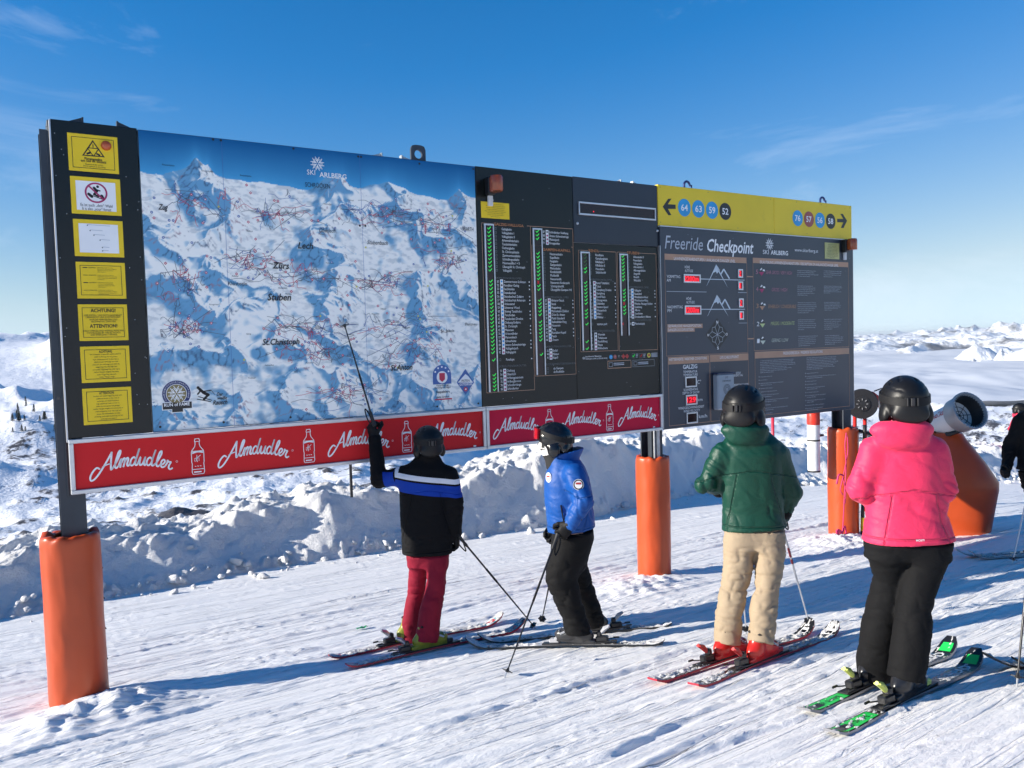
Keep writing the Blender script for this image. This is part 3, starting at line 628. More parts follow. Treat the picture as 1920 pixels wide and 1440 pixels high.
# ------------------------------------------------------------------ the ploughed snow bank behind the board
def bank_foot(t): return 10.15 + .10 * np.clip(t, -5, 12) + .22 * np.sin(t * .55 + .4) - .22 * np.clip(t - 12, 0, 12)
def make_bank():
    tt = spaced(-60, 70, -7, 22, .035, 1.12, 1.0); ww = np.concatenate([np.arange(-.15, 2.0, .028), np.arange(2.0, 5.2, .06)])
    T, W = np.meshgrid(tt, ww, indexing='ij')
    Q = bank_foot(T) + W + .12 * fbm2(T * .9, W * .9, 3, 51)
    X, Y = xy(T, Q)
    H = .52 + .52 * np.clip(T / 9, -.25, 1.0) + .18 * fbm2(T * .35, T * 0 + 2, 3, 61) + .10 * fbm2(T * 1.3, T * 0 + 7, 3, 63)
    H = H + .32 * np.exp(-((T - 8.3) / 1.3) ** 2) - .25 * np.exp(-((T - 5.6) / .9) ** 2) - .30 * np.clip((T - 12) / 6, 0, 1)
    wf = .72 + .22 * fbm2(T * .6, T * 0 + 3, 2, 66)
    s = np.clip(W / wf, 0, 1); face = s ** .85 * (1 - .10 * np.sin(s * math.pi))
    top = H * face
    back = np.clip((W - 2.0) / 2.6, 0, 1); top = top * (1 - back) - back * 3.6
    lump = np.zeros_like(T)
    for (sc, am, sd, thr) in ((1.9, .06, 70, .2), (4.2, .055, 71, .35), (9.0, .045, 72, .4), (19, .026, 73, .35)):
        c, v = cell2(T * sc + .35 * fbm2(T * sc, W * sc, 2, sd + 9), W * sc * 1.15, sd); lump += am * np.where(v > thr, np.clip(.62 - c, 0, 1) * (.45 + v), 0)
    crown = np.clip((s - .45) / .5, 0, 1)
    lump = lump * (.06 + .70 * crown) * np.clip(s * 3, 0, 1) + (.07 * ridge2(T * 1.3, W * 1.7, 5, 81, .6) - .03) * crown * (1 - back) + .014 * fbm2(T * 5, W * 6, 5, 83, .6)
    foot = np.exp(-((s - .12) / .16) ** 2); c, v = cell2(T * 8, W * 8, 91); lump += foot * np.where(v > .4, np.clip(.5 - c, 0, .22), 0) * .22
    Z = ground_z(X, Y) - .05 + top + lump * (1 - back)
    Z = np.where(W < 0, ground_z(X, Y) - .08, Z)
    # front of the bank leans out, so push clods towards the piste
    X2 = X - BN[0] * lump * .3; Y2 = Y - BN[1] * lump * .3
    o = mesh_obj('snow_bank', np.stack([X2, Y2, Z], -1).reshape(-1, 3), grid_faces(len(tt), len(ww)), M_BANK, smooth=True)
    tag(o, kind='structure')
make_bank()

def make_clods():
    rs = np.random.RandomState(8); mb_v = []; mb_f = []
    base = []
    import bmesh
    bm = bmesh.new(); bmesh.ops.create_icosphere(bm, subdivisions=2, radius=1); bv = np.array([v.co[:] for v in bm.verts]); bf = np.array([[v.index for v in f_.verts] for f_ in bm.faces]); bm.free()
    n = 0; V = []; Fc = []
    for k in range(560):
        t = rs.uniform(-6, 21); w = abs(rs.normal(0, .22)) if k % 3 else rs.uniform(-.45, .1)
        r = min(.012 + rs.exponential(.018), .075); q = bank_foot(t) + w - .05
        x, y = xy(t, q); sc = np.array([1, rs.uniform(.6, 1), rs.uniform(.5, .9)]) * r
        v = bv * (1 + .2 * (noise3(bv * 1.7 + k * 3.1)[:, None] - .5) * 2)
        for _ in range(7):
            pn = rs.normal(0, 1, 3); pn /= np.linalg.norm(pn); dd = v @ pn - rs.uniform(.42, .75); v = v - np.maximum(dd, 0)[:, None] * pn
        v = v * sc * 1.35
        a = rs.uniform(0, 6.28); c, s_ = math.cos(a), math.sin(a); v = v @ np.array([[c, s_, 0], [-s_, c, 0], [0, 0, 1]])
        z = float(ground_z(x, y)) + max(0, w) * .62 + r * .3
        V.append(v + np.array([x, y, z])); Fc.append(bf + n); n += len(bv)
    o = mesh_obj('snow_clods', np.concatenate(V), np.concatenate(Fc).astype(np.int32), M_BANK)
    tag(o, 'loose clods of snow along the foot of the ploughed snow bank', 'snow', kind='stuff')
make_clods()

# ------------------------------------------------------------------ mountainsides
M_TERR = snow_mat('mountain_snow', (.86, .87, .90), [(.05, 3.0, None, 8), (.4, .35, None, 6)],
                  rock=dict(scale=.16, lo=.80, hi=.92, c0=(.022, .022, .028), c1=(.10, .09, .09)))
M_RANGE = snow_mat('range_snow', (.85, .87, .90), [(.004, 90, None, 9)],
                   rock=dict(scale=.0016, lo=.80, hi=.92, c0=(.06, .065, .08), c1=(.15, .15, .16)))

def pix_az(px): return math.atan((px - 960) / 1498.0)

def make_terrain():
    th = np.concatenate([np.radians(np.arange(-180, -48, 4.0)), np.radians(np.arange(-48, 48, .14)), np.radians(np.arange(48, 180.1, 4.0))])
    rr = np.exp(np.linspace(math.log(14), math.log(3400), 330))
    TH, R = np.meshgrid(th, rr, indexing='ij')
    px = 960 + 1498 * np.tan(np.clip(TH, -1.0, 1.0))
    lr = np.log(R)
    # elevation angle (tangent) of the ground seen in each direction, as a function of distance
    def prof(rs_, es): return np.interp(lr, np.log(rs_), es)
    left = prof([14, 22, 60, 150, 300, 450, 700, 1000, 1500, 2300, 2800, 3400], [-.42, -.40, -.34, -.255, -.195, -.155, -.11, -.075, -.030, .024, .020, -.03])
    mid = prof([14, 22, 60, 150, 300, 700, 1400, 2300, 3400], [-.42, -.40, -.33, -.23, -.185, -.175, -.14, -.10, -.09])
    right = prof([14, 22, 60, 150, 300, 700, 1200, 2000, 2900, 3400], [-.42, -.40, -.36, -.30, -.24, -.20, -.165, -.12, -.078, -.11])
    wl = 1 / (1 + np.exp((px - 780) / 60)); wr = 1 / (1 + np.exp(-(px - 1480) / 110))
    e = left * wl + right * wr + mid * (1 - wl - wr)
    # hidden shoulder added behind the board, dropping right so its flank falls in shade
    hump = np.exp(-((px - 1120) / 190.) ** 2) * np.exp(-((lr - math.log(380)) / .45) ** 2) * .10
    e = e + hump
    e = np.where(np.abs(TH) > 1.0, np.minimum(e, -.12 - .05 * (np.abs(TH) - 1)), e)
    X = R * np.sin(TH); Y = R * np.cos(TH)
    Z = CAM_Z + e * R
    amp = np.clip((R - 14) / 250, 0.0, 1)
    n1 = ridge2(X / 420 + 3.1, Y / 420, 6, 201) - .9
    n2 = fbm2(X / 95, Y / 95, 5, 221); n3 = ridge2(X / 33, Y / 33, 4, 241) - .8
    sm = 1 - .6 * np.clip((lr - math.log(1100)) / .6, 0, 1) * wl
    Z = Z + amp * (n1 * 13 * np.clip(R / 700, .2, 1.6) + n2 * 3.4 * sm + n3 * 2.0 * sm)
    # rock on broken ground; right flank gets extra, partly painting in its shade
    band = np.exp(-((e + .205) / .045) ** 2) * wl * .38 + np.exp(-((e + .105) / .03) ** 2) * wl * .18
    rock = .18 * fbm2(X / 60, Y / 60, 5, 261) + .20 * (n3) + band * (.5 + fbm2(X / 120, Y / 120, 3, 271)) + .05 * (1 - wl) + .30 * wr * np.clip((lr - math.log(400)) / .8, 0, 1) - .22 * wr * np.clip((lr - math.log(2300)) / .25, 0, 1) + .02 + .17 * wl - .16 * np.clip((lr - math.log(900)) / .5, 0, 1) * wl
    rock = np.clip(rock, -.5, .6)
    o = mesh_obj('mountainside', np.stack([X, Y, Z], -1).reshape(-1, 3), grid_faces(len(th), len(rr)), M_TERR, smooth=True)
    a = o.data.attributes.new('rock', 'FLOAT', 'POINT'); a.data.foreach_set('value', rock.ravel().astype(np.float32))
    tag(o, kind='structure')
    return TH, R, Z
TTH, TR, TZ = make_terrain()

def terr_z(x, y):
    th = math.atan2(x, y); r = math.hypot(x, y)
    i = int(np.clip(np.searchsorted(TTH[:, 0], th), 1, TTH.shape[0] - 1)); j = int(np.clip(np.searchsorted(TR[0], r), 1, TR.shape[1] - 1))
    return float(TZ[i - 1:i + 1, j - 1:j + 1].mean())

def make_ranges():
    # far ranges beyond the cloud sea, and the shaded flank on this side of it
    specs = [('mountain_range', 12500, 21000, -430, 620, 1500, 301, 1.0), ('mountain_range', 21000, 36000, -500, 860, 2600, 341, 1.0)]
    for (nm, r0, r1, base, hgt, wl, sd, k) in specs:
        th = np.radians(np.arange(-60, 60.01, .055)); rr = np.linspace(r0, r1, 90)
        TH, R = np.meshgrid(th, rr, indexing='ij'); X = R * np.sin(TH); Y = R * np.cos(TH)
        s = (R - r0) / (r1 - r0); env = np.sin(np.clip(s, 0, 1) * math.pi) ** .7
        big = .62 + .5 * fbm2(X / (wl * 4), Y / (wl * 4), 3, sd + 5)
        Z = base + hgt * env * (.34 + .50 * ridge2(X / wl, Y / wl, 5, sd, .54) * np.clip(big, .25, 1.0))
        o = mesh_obj(nm, np.stack([X, Y, Z], -1).reshape(-1, 3), grid_faces(len(th), len(rr)), M_RANGE, smooth=True)
        rock = .16 * fbm2(X / 900, Y / 900, 4, sd + 9) + .27
        a = o.data.attributes.new('rock', 'FLOAT', 'POINT'); a.data.foreach_set('value', rock.ravel().astype(np.float32))
        tag(o, kind='structure')
    # single peaks that stand out of the cloud
    th = np.radians(np.arange(8, 46, .06)); rr = np.linspace(8500, 14500, 80)
    TH, R = np.meshgrid(th, rr, indexing='ij'); X = R * np.sin(TH); Y = R * np.cos(TH); px = 960 + 1498 * np.tan(TH)
    Z = np.full(X.shape, -900.0)
    for (p0, r0, w, zt, sx) in ((1833, 9800, 420, -120, 1.5), (1868, 10800, 500, -150, 2.0), (1985, 8800, 900, -40, 1.0)):
        x0 = r0 * math.sin(pix_az(p0)); y0 = r0 * math.cos(pix_az(p0))
        d_ = np.hypot((X - x0) / sx, Y - y0); Z = np.maximum(Z, zt - (d_ / w) * 420 + 130 * (ridge2(X / 500, Y / 500, 5, 401) - 1.0) * np.clip(d_ / 300, .1, 1))
    o = mesh_obj('mountain_range', np.stack([X, Y, Z], -1).reshape(-1, 3), grid_faces(len(th), len(rr)), M_RANGE, smooth=True)
    a = o.data.attributes.new('rock', 'FLOAT', 'POINT'); a.data.foreach_set('value', (.12 * fbm2(X / 500, Y / 500, 4, 411) - .06).ravel().astype(np.float32))
    tag(o, kind='structure')
make_ranges()

def make_cloud_sea():
    th = np.radians(np.arange(-75, 75.01, .25)); rr = np.exp(np.linspace(math.log(3250), math.log(60000), 260))
    TH, R = np.meshgrid(th, rr, indexing='ij'); X = R * np.sin(TH); Y = R * np.cos(TH)
    Z = -285 + 40 * fbm2(X / 2100, Y / 2100, 5, 501, .55) + 60 * np.clip(fbm2(X / 900, Y / 1500, 4, 511), 0, 1) * np.clip(1.3 - R / 9000, 0, 1)
    m = mat('cloud_sea', (.62, .65, .70), rough=1.0, vary=.05, vscale=.0006, spec=0.0)
    o = mesh_obj('cloud_sea', np.stack([X, Y, Z], -1).reshape(-1, 3), grid_faces(len(th), len(rr)), m, smooth=True)
    tag(o, 'sea of pale cloud filling the valley below the far ranges', 'cloud', kind='stuff')
make_cloud_sea()

# ------------------------------------------------------------------ the air
hb = MB(); hb.box((0, 0, (-1100 + 150) / 2), (124000, 124000, 1250)); hz = hb.build('haze', None or [])
hm = bpy.data.materials.new('haze'); hm.use_nodes = True; hn = hm.node_tree; hn.nodes.clear()
pv = hn.nodes.new('ShaderNodeVolumePrincipled'); pv.inputs['Color'].default_value = (.86, .92, 1.0, 1); pv.inputs['Density'].default_value = 1.7e-5; pv.inputs['Anisotropy'].default_value = 0.1
ho_ = hn.nodes.new('ShaderNodeOutputMaterial'); hn.links.new(pv.outputs['Volume'], ho_.inputs['Volume'])
hz.data.materials.clear(); hz.data.materials.append(hm); tag(hz, 'thin pale haze in the air over the valley', 'haze', kind='stuff')

# ------------------------------------------------------------------ the information board
INK = {
 'white': mat('print_white', (.92, .91, .90), .45, vary=.03, spec=.3), 'ink': mat('print_ink', (.012, .012, .014), .4, vary=.1),
 'orange': mat('print_orange', (.52, .20, .075), .4, vary=.05), 'grey': mat('print_grey', (.16, .17, .17), .4, vary=.05),
 'silver': mat('print_silver', (.50, .53, .58), .35, vary=.05), 'led': mat('led_red', (.3, .005, .01), .4, emit=(1, .01, .03), estr=.75),
 'ledbg': mat('led_window', (.16, .004, .010), .15, emit=(1, .0, .02), estr=.10), 'leddark': mat('led_window_dark', (.02, .006, .008), .12),
 'pinkt': mat('print_pink', (.48, .20, .27), .4), 'tan': mat('print_tan', (.52, .28, .17), .4), 'lime': mat('print_lime', (.52, .60, .26), .4), 'pale': mat('print_pale', (.60, .64, .52), .4),
 'blue': mat('print_blue', (.02, .33, .66), .35), 'red': mat('print_red', (.50, .035, .03), .35), 'black': mat('print_black', (.018, .018, .018), .35),
 'brick': mat('print_brick', (.36, .08, .07), .35), 'copper': mat('print_copper', (.48, .27, .17), .4), 'green': mat('led_green', (.02, .3, .05), .4, emit=(.04, 1, .12), estr=.30),
 'greend': mat('led_green_dim', (.02, .14, .03), .4, emit=(.05, .5, .1), estr=.06), 'redx': mat('led_cross', (.3, .01, .01), .4, emit=(1, .02, .02), estr=.12), 'yel': mat('sign_yellow', (.90, .62, .03), .5, vary=.04, spec=.25),
 'gold': mat('print_gold', (.25, .20, .08), .4), 'navy': mat('print_navy', (.02, .03, .14), .4), 'snowp': mat('print_snow', (.62, .68, .73), .4, vary=.02),
 'pred': mat('piste_red', (.58, .03, .08), .4), 'pblue': mat('piste_blue', (.06, .14, .40), .4), 'pgrey': mat('piste_line', (.10, .11, .14), .4), 'magenta': mat('print_magenta', (.42, .02, .12), .4), 'pyel': mat('piste_yellow', (.70, .66, .08), .4),
}
_tc = {}
def text_mesh(s, bold=0):
    """outline text as triangles, cap height 1, left edge at 0"""
    k = (s, bold)
    if k in _tc: return _tc[k]
    cu = bpy.data.curves.new('t', 'FONT'); cu.body = s; cu.size = 1.0; cu.resolution_u = 2
    if bold: cu.offset = .018
    ob = bpy.data.objects.new('t', cu); me = bpy.data.meshes.new_from_object(ob)
    v = np.empty(len(me.vertices) * 3, np.float32); me.vertices.foreach_get('co', v); v = v.reshape(-1, 3)[:, :2].astype(float)
    fc = [tuple(p.vertices) for p in me.polygons]
    bpy.data.objects.remove(ob); bpy.data.curves.remove(cu); bpy.data.meshes.remove(me)
    if len(v):
        v = v / CAPH; x0 = v[:, 0].min(); v[:, 0] -= x0
    _tc[k] = (v, fc, (v[:, 0].max() if len(v) else 0)); return _tc[k]
CAPH = 1.0
CAPH = text_mesh('H')[0][:, 1].max(); _tc.clear()

class Print:
    """flat print laid on a panel: board coordinates u along, z up; a small step per layer"""
    def __init__(s, y): s.y = y; s.v = []; s.f = []; s.m = []; s.names = []
    def mi(s, n):
        if n not in s.names: s.names.append(n)
        return s.names.index(n)
    def poly(s, pts, m, lay=1):
        b = len(s.v); s.v += [(p[0], s.y - .0009 * lay, p[1]) for p in pts]; s.f.append(tuple(range(b, b + len(pts)))); s.m.append(s.mi(m))
    def quads(s, P, Fc, m, lay=1):
        b = len(s.v); s.v += [(p[0], s.y - .0009 * lay, p[1]) for p in P]; s.f += [tuple(i + b for i in f_) for f_ in Fc]; s.m += [s.mi(m)] * len(Fc)
    def rect(s, u0, z0, u1, z1, m, lay=1): s.poly([(u0, z0), (u1, z0), (u1, z1), (u0, z1)], m, lay)
    def frame(s, u0, z0, u1, z1, w, m, lay=1):
        s.rect(u0, z0, u1, z0 + w, m, lay); s.rect(u0, z1 - w, u1, z1, m, lay); s.rect(u0, z0 + w, u0 + w, z1 - w, m, lay); s.rect(u1 - w, z0 + w, u1, z1 - w, m, lay)
    def disc(s, u, z, r, m, lay=1, n=20, sy=1): s.poly([(u + r * math.cos(2 * math.pi * k / n), z + r * sy * math.sin(2 * math.pi * k / n)) for k in range(n)], m, lay)
    def ring(s, u, z, r0, r1, m, lay=1, n=28):
        P = [(u + r * math.cos(2 * math.pi * k / n), z + r * math.sin(2 * math.pi * k / n)) for k in range(n) for r in (r0, r1)]
        s.quads(P, [(2 * k, 2 * k + 1, (2 * k + 3) % (2 * n), (2 * k + 2) % (2 * n)) for k in range(n)], m, lay)
    def line(s, pts, w, m, lay=1, round_=False):
        pts = [np.array(p, float) for p in pts]; P = []
        for i, p in enumerate(pts):
            t_ = pts[min(i + 1, len(pts) - 1)] - pts[max(i - 1, 0)]; L = np.hypot(*t_) or 1; nn = np.array([-t_[1], t_[0]]) / L * w / 2
            P += [p + nn, p - nn]
        s.quads(P, [(2 * i, 2 * i + 1, 2 * i + 3, 2 * i + 2) for i in range(len(pts) - 1)], m, lay)
        if round_:
            for p in (pts[0], pts[-1]): s.disc(p[0], p[1], w / 2, m, lay, 10)
    def text(s, st, u, z, h, m, w=0, al='l', sh=0, bold=0, lay=2, sq=.86):
        v, fc, wd = text_mesh(st, bold)
        if not len(v): return
        k = (w / (wd)) if w else h * sq
        du = {'l': 0, 'c': -wd * k / 2, 'r': -wd * k}[al]
        s.quads([(u + du + x * k + sh * y_ * h, z + y_ * h) for x, y_ in v], fc, m, lay)
    def build(s, name, parent):
        return mesh_obj(name, s.v, s.f, parent=parent, mats=[INK[n] for n in s.names], midx=s.m)

def smooth_path(pts, n=6):
    p = [np.array(q, float) for q in pts]; p = [2 * p[0] - p[1]] + p + [2 * p[-1] - p[-2]]; o = []
    for i in range(1, len(p) - 2):
        for k in range(n):
            t = k / n
            o.append(.5 * ((2 * p[i]) + (p[i + 1] - p[i - 1]) * t + (2 * p[i - 1] - 5 * p[i] + 4 * p[i + 1] - p[i + 2]) * t * t + (3 * p[i] - p[i - 1] - 3 * p[i + 1] + p[i + 2]) * t ** 3))
    o.append(p[-2]); return o

def _dd(x): return [[(x + .62, .82), (x + .32, 1.0), (x + .04, .68), (x + .06, .2), (x + .34, .0), (x + .62, .3), (x + .74, 1.0), (x + .86, 1.95)], [(x + .86, 1.95), (x + .74, 1.0), (x + .72, .25), (x + .92, .0), (x + 1.15, .25)]]
def _ll(x): return [[(x, .12), (x + .34, .7), (x + .62, 1.55), (x + .58, 1.98), (x + .36, 1.75), (x + .24, .9), (x + .26, .25), (x + .5, .0), (x + .76, .22)]]
SCRIPT = [[(-.15, .55), (-.55, .78), (-1.0, .55), (-1.25, .05), (-1.0, -.42), (-.45, -.35), (.15, .25), (.75, 1.2), (1.15, 2.0)], [(1.15, 2.0), (1.28, 1.1), (1.5, .08), (1.62, .02), (1.8, .2)], [(.25, .62), (.9, .72), (1.4, .70)]]
SCRIPT += _ll(1.75) + [[(2.5, .25), (2.72, .98), (2.78, .02)], [(2.78, .45), (3.05, .98), (3.25, .8), (3.22, .02)], [(3.22, .45), (3.5, .98), (3.7, .8), (3.66, .22), (3.86, .0), (4.1, .3)]]
SCRIPT += _dd(4.05) + [[(5.15, .25), (5.32, .98), (5.34, .3), (5.55, .0), (5.82, .25), (5.98, .98)], [(5.98, .98), (5.96, .25), (6.15, .0), (6.35, .28)]]
SCRIPT += _dd(6.3) + _ll(7.42) + [[(8.15, .25), (8.55, .42), (8.75, .78), (8.55, 1.0), (8.3, .75), (8.3, .25), (8.55, .0), (8.9, .22)], [(8.9, .22), (9.1, .75), (9.05, 1.02), (9.3, .88), (9.55, .92), (9.42, .5), (9.42, .15), (9.65, .0), (9.9, .2)]]

def script_logo(pr, u0, u1, z, m='white'):
    k = (u1 - u0) / 11.9; cx = 4.3
    for st in SCRIPT:
        P = []
        for (x, y_) in smooth_path(st, 5):
            xs = x + .30 * y_; arch = 1.0 - ((xs - cx) / 5.4) ** 2 * 1.0
            P.append((u0 + (xs + 1.45) * k, z + (y_ * 1.25 + arch * 1.15 - 1.35) * k))
        thin = st is SCRIPT[0] and False
        pr.line(P, .25 * k if len(st) != 3 or st[0][0] > 1 else .16 * k, m, 2, True)
    pr.ring(u1 + .012, z - .25 * k, .006, .008, m, 2, 12)

def bottle(pr, u, z, h=.285, m='white'):
    w = h * .165
    side = [(.34, .5), (.34, .47), (.40, .46), (.40, .42), (.34, .41), (.34, .34), (.46, .27), (.95, .16), (1, .12), (1, -.16), (.92, -.2), (.97, -.3), (1, -.44), (.86, -.5)]
    for sg in (-1, 1): pr.line([(u + sg * a * w, z + b * h) for a, b in side], .0055, m, 2)
    for (a, b) in ((.34, .5), (.40, .42), (.95, .15), (1, -.36), (.86, -.5)): pr.line([(u - a * w, z + b * h), (u + a * w, z + b * h)], .005, m, 2)
    pr.line(smooth_path([(u - w * .9, z + .10 * h), (u, z + .13 * h), (u + w * .9, z + .105 * h)], 5), .012, m, 2)
    rs = np.random.RandomState(3)
    for k in range(5):
        p = [(u + rs.uniform(-.6, .6) * w, z + rs.uniform(-.2, .06) * h) for _ in range(3)]; pr.line(p, .004, m, 2)
    for k in range(3): pr.line([(u + (-.55 + .4 * k) * w, z - .27 * h), (u + (-.3 + .4 * k) * w, z - .28 * h)], .005, m, 2)
    pr.rect(u - .7 * w, z - .455 * h, u + .5 * w, z - .42 * h, m, 2)

def flake(pr, u, z, r, m='white'):
    for k in range(6):
        a = math.pi / 2 + k * math.pi / 3; c, s_ = math.cos(a), math.sin(a)
        P = lambda x, y_: (u + r * (x * c - y_ * s_), z + r * (x * s_ + y_ * c))
        pr.line([P(.12, 0), P(.55, 0)], .10 * r, m)
        for q in (.42, .66):
            for sg in (-1, 1): pr.line([P(q - .12, sg * .03), P(q + .28, sg * .30)], .085 * r, m)

def rowlist(pr, items, u, za, zb, ut, un, ud, us):
    its = [x.split('|') for x in items.split('\n')]; n = len(its)
    for i, (tk, num, colr, nm) in enumerate(its):
        z = za + (zb - za) * (i / (n - 1) if n > 1 else 0); h = .0235
        pr.text(nm, u, z - h / 2, h, 'white', sq=.80)
        if num == '#': pr.frame(un - .002, z - .012, un + .018, z + .012, .004, 'grey', 2)
        else: pr.text(num, un, z - h / 2, h, 'white', sq=.72)
        if ud is not None:
            pr.rect(ud - .017, z - .0195, ud + .017, z + .0195, 'white', 1)
            cm = {'b': 'blue', 'r': 'magenta', 'k': 'black'}[colr]
            if colr == 'b': pr.disc(ud, z, .011, cm, 2, 8)
            else: pr.poly([(ud - .013, z), (ud, z - .013), (ud + .013, z), (ud, z + .013)], cm, 2)
        if us is not None and i % 4 != 3: pr.disc(us, z, .007, 'white', 2, 6)
        if tk in 'vd' and ut is not None:
            m = 'green' if tk == 'v' else 'greend'; x = ut + .004
            pr.line([(x - .019, z + .003), (x - .007, z - .011), (x + .019, z + .015)], .0078 if tk == 'v' else .006, m, 3)
        if tk == 'x':
            pr.line([(ut - .014, z - .014), (ut + .008, z + .014)], .008, 'redx', 3); pr.line([(ut - .014, z + .014), (ut + .008, z - .014)], .008, 'redx', 3)

def paragraph(pr, u0, z1, u1, z0, lines, m, rs, h=None, lay=2, center=False):
    """rows of small words"""
    sp = (z1 - z0) / lines; h = h or sp * .52
    words = 'die Schneedecke ist allgemein gut verfestigt und stabil Auslösung nur bei grosser Zusatzbelastung an sehr wenigen steilen Hängen möglich the snowpack is generally well bonded and stable triggering only with high additional loads on few very steep slopes'.split()
    for i in range(lines):
        z = z1 - sp * (i + .8); wmax = (u1 - u0) * (rs.uniform(.72, 1.0) if i < lines - 1 else rs.uniform(.3, .6))
        st = ''; k = rs.randint(len(words))
        nch = max(3, int(wmax / (h * .62)))
        while len(st) < nch: st += words[k % len(words)] + ' '; k += 1
        st = st[:nch].strip(); v, fc, wd = text_mesh(st); w_ = min(wmax, wd * h * .9)
        pr.text(st, (u0 + u1) / 2 if center else u0, z, h, m, w_, 'c' if center else 'l', lay=lay)

board = empty('information_board', (*(BN * B_DIST), 0.0), B_ANG)
tag(board, 'long ski area information board with trail map, slope lists and freeride panel on steel posts', 'board')
M_FRAME = mat('panel_frame', (.035, .042, .055), .38, .0, vary=.15, vscale=3, bump=.0006, bscale=40)
M_POST = mat('post_steel', (.035, .045, .06), .42, .2, vary=.2, vscale=4, bump=.0008, bscale=30, dirt=((.10, .09, .085), 7, .68))
M_BLACKP = mat('panel_black', (.008, .010, .009), .24, spec=.4, vary=.15, vscale=1.2, dirt=((.05, .055, .05), 90, .74))
M_SLATE = mat('panel_slate', (.042, .050, .068), .30, vary=.10, vscale=1.0, dirt=((.10, .11, .13), 80, .75))
M_NAVYP = mat('panel_navy', (.022, .028, .042), .30, vary=.10, vscale=1.0)
M_YELP = mat('panel_yellow', (.84, .60, .03), .35, spec=.35, vary=.07, vscale=1.4, dirt=((.76, .54, .03), 2.5, .6))
M_ALU = mat('aluminium', (.62, .63, .65), .38, .75, vary=.08, vscale=8, bump=.0004, bscale=80)
M_GALV = mat('galvanised', (.42, .44, .46), .45, .8, vary=.15, vscale=20)
M_RED1 = mat('banner_red', (.68, .022, .026), .5, spec=.15, vary=.05, vscale=1.0)
M_RED2 = mat('banner_crimson', (.62, .012, .050), .5, spec=.15, vary=.05, vscale=1.0)
M_BOLT = mat('bolt', (.03, .03, .035), .4, .6)

def panel(name, u0, z0, u1, z1, m, y0=0.0, y1=.045, bev=.004, parent=None):
    b = MB(); b.box(((u0 + u1) / 2, (y0 + y1) / 2, (z0 + z1) / 2), (u1 - u0, y1 - y0, z1 - z0), bev=bev)
    return b.build(name, m, parent or board)

TXT = {}
for t_ in PRINT_TEXT: TXT.setdefault(t_[0], []).append(t_)
def put_text(pr, key, lay=3):
    for (_, st, u, z, h, w, m, al, sh, bold) in TXT.get(key, []): pr.text(st, u, z, h, m, w, al, sh, bold, lay)

# steel posts and cross rails behind the panels
for u in (.40, 6.29, 9.83):
    b = MB(); zb = -1.5
    b.box((u, .16, (zb + 3.24) / 2), (.045, .20, 3.24 - zb), bev=.004) if False else None
    b.box((u, .075, (zb + 3.22) / 2), (.17, .018, 3.22 - zb)); b.box((u, .245, (zb + 3.22) / 2), (.17, .018, 3.22 - zb)); b.box((u, .16, (zb + 3.22) / 2), (.018, .152, 3.22 - zb))
    b.build('post', M_POST, board)
b = MB()
b.tube([(6.285, .05, -1.3), (6.285, .05, .60)], .028, 10); b.tube([(6.235, .05, -1.3), (6.235, .05, .60)], .012, 8)
shade_auto(b.build('conduit', M_GALV, board))
for z in (.75, 1.9, 3.05):
    b = MB(); b.box((5.1, .085 + .02, z), (9.5, .06, .09), bev=.004); b.build('cross_rail', M_POST, board)
b = MB(); b.box((.372, .15, 1.90), (.012, .19, 2.78), bev=.003); b.box((.371, .15, 2.0), (.016, .194, .01)); b.box((.371, .15, .95), (.016, .194, .012)); b.build('side_cover', M_POST, board)
# a thin stay below the map
b = MB(); b.tube([(2.63, .16, .20), (2.63, .16, .56)], .014, 8); b.build('stay', M_BOLT, board)

# --- notice panel with seven signs
pA = panel('notice_panel', .385, .945, .962, 3.285, M_BLACKP)
b = MB(); b.box((.381, -.004 + .02, 2.1), (.010, .052, 2.36)); b.build('edge_strip', M_ALU, pA)
rs = np.random.RandomState(5)
sg_c = []
for i, sgn in enumerate(PS['signs']):
    u0 = min(p[0] for p in sgn) + .003; u1 = max(p[0] for p in sgn) - .002; z0 = min(p[1] for p in sgn); z1 = max(p[1] for p in sgn)
    if i == 3: z0 = z1 - .271
    sg_c.append((u0, z0, u1, z1))
    o = panel('warning_sign', u0, z0, u1, z1, INK['yel'], -.005, -.0005, .001, pA)
pr = Print(-.0055)
for i, (u0, z0, u1, z1) in enumerate(sg_c):
    if i in (1, 2): pr.rect(u0 + .034, z0 + .028, u1 - .034, z1 - .03, 'white', 1)
    else: pr.frame(u0 + .026, z0 + .024, u1 - .026, z1 - .024, .0035, 'ink', 1)
T3 = PS['tri']; c = np.mean(T3, 0)
pr.poly(T3, 'ink', 1); pr.poly([tuple(c + (np.array(p) - c) * .80) for p in T3], 'yel', 2)
mid = [((np.array(T3[i]) + np.array(T3[(i + 1) % 3])) / 2) for i in range(3)]
pr.line([mid[0], mid[2]], .006, 'ink', 3); pr.line([mid[0], mid[1]], .006, 'ink', 3); pr.line([mid[1], mid[2]], .006, 'ink', 3)
pr.line([(T3[0][0], T3[0][1] - .032), (T3[0][0], T3[0][1] - .052)], .006, 'ink', 3); pr.disc(T3[0][0], T3[0][1] - .058, .004, 'ink', 3, 8)
pr.line([(c[0] - .045, c[1] - .025), (c[0] - .02, c[1] - .015)], .014, 'ink', 3); pr.line([(c[0] + .02, c[1] - .017), (c[0] + .045, c[1] - .03)], .012, 'ink', 3)
u, z = PS['forb'][0]; z += .0
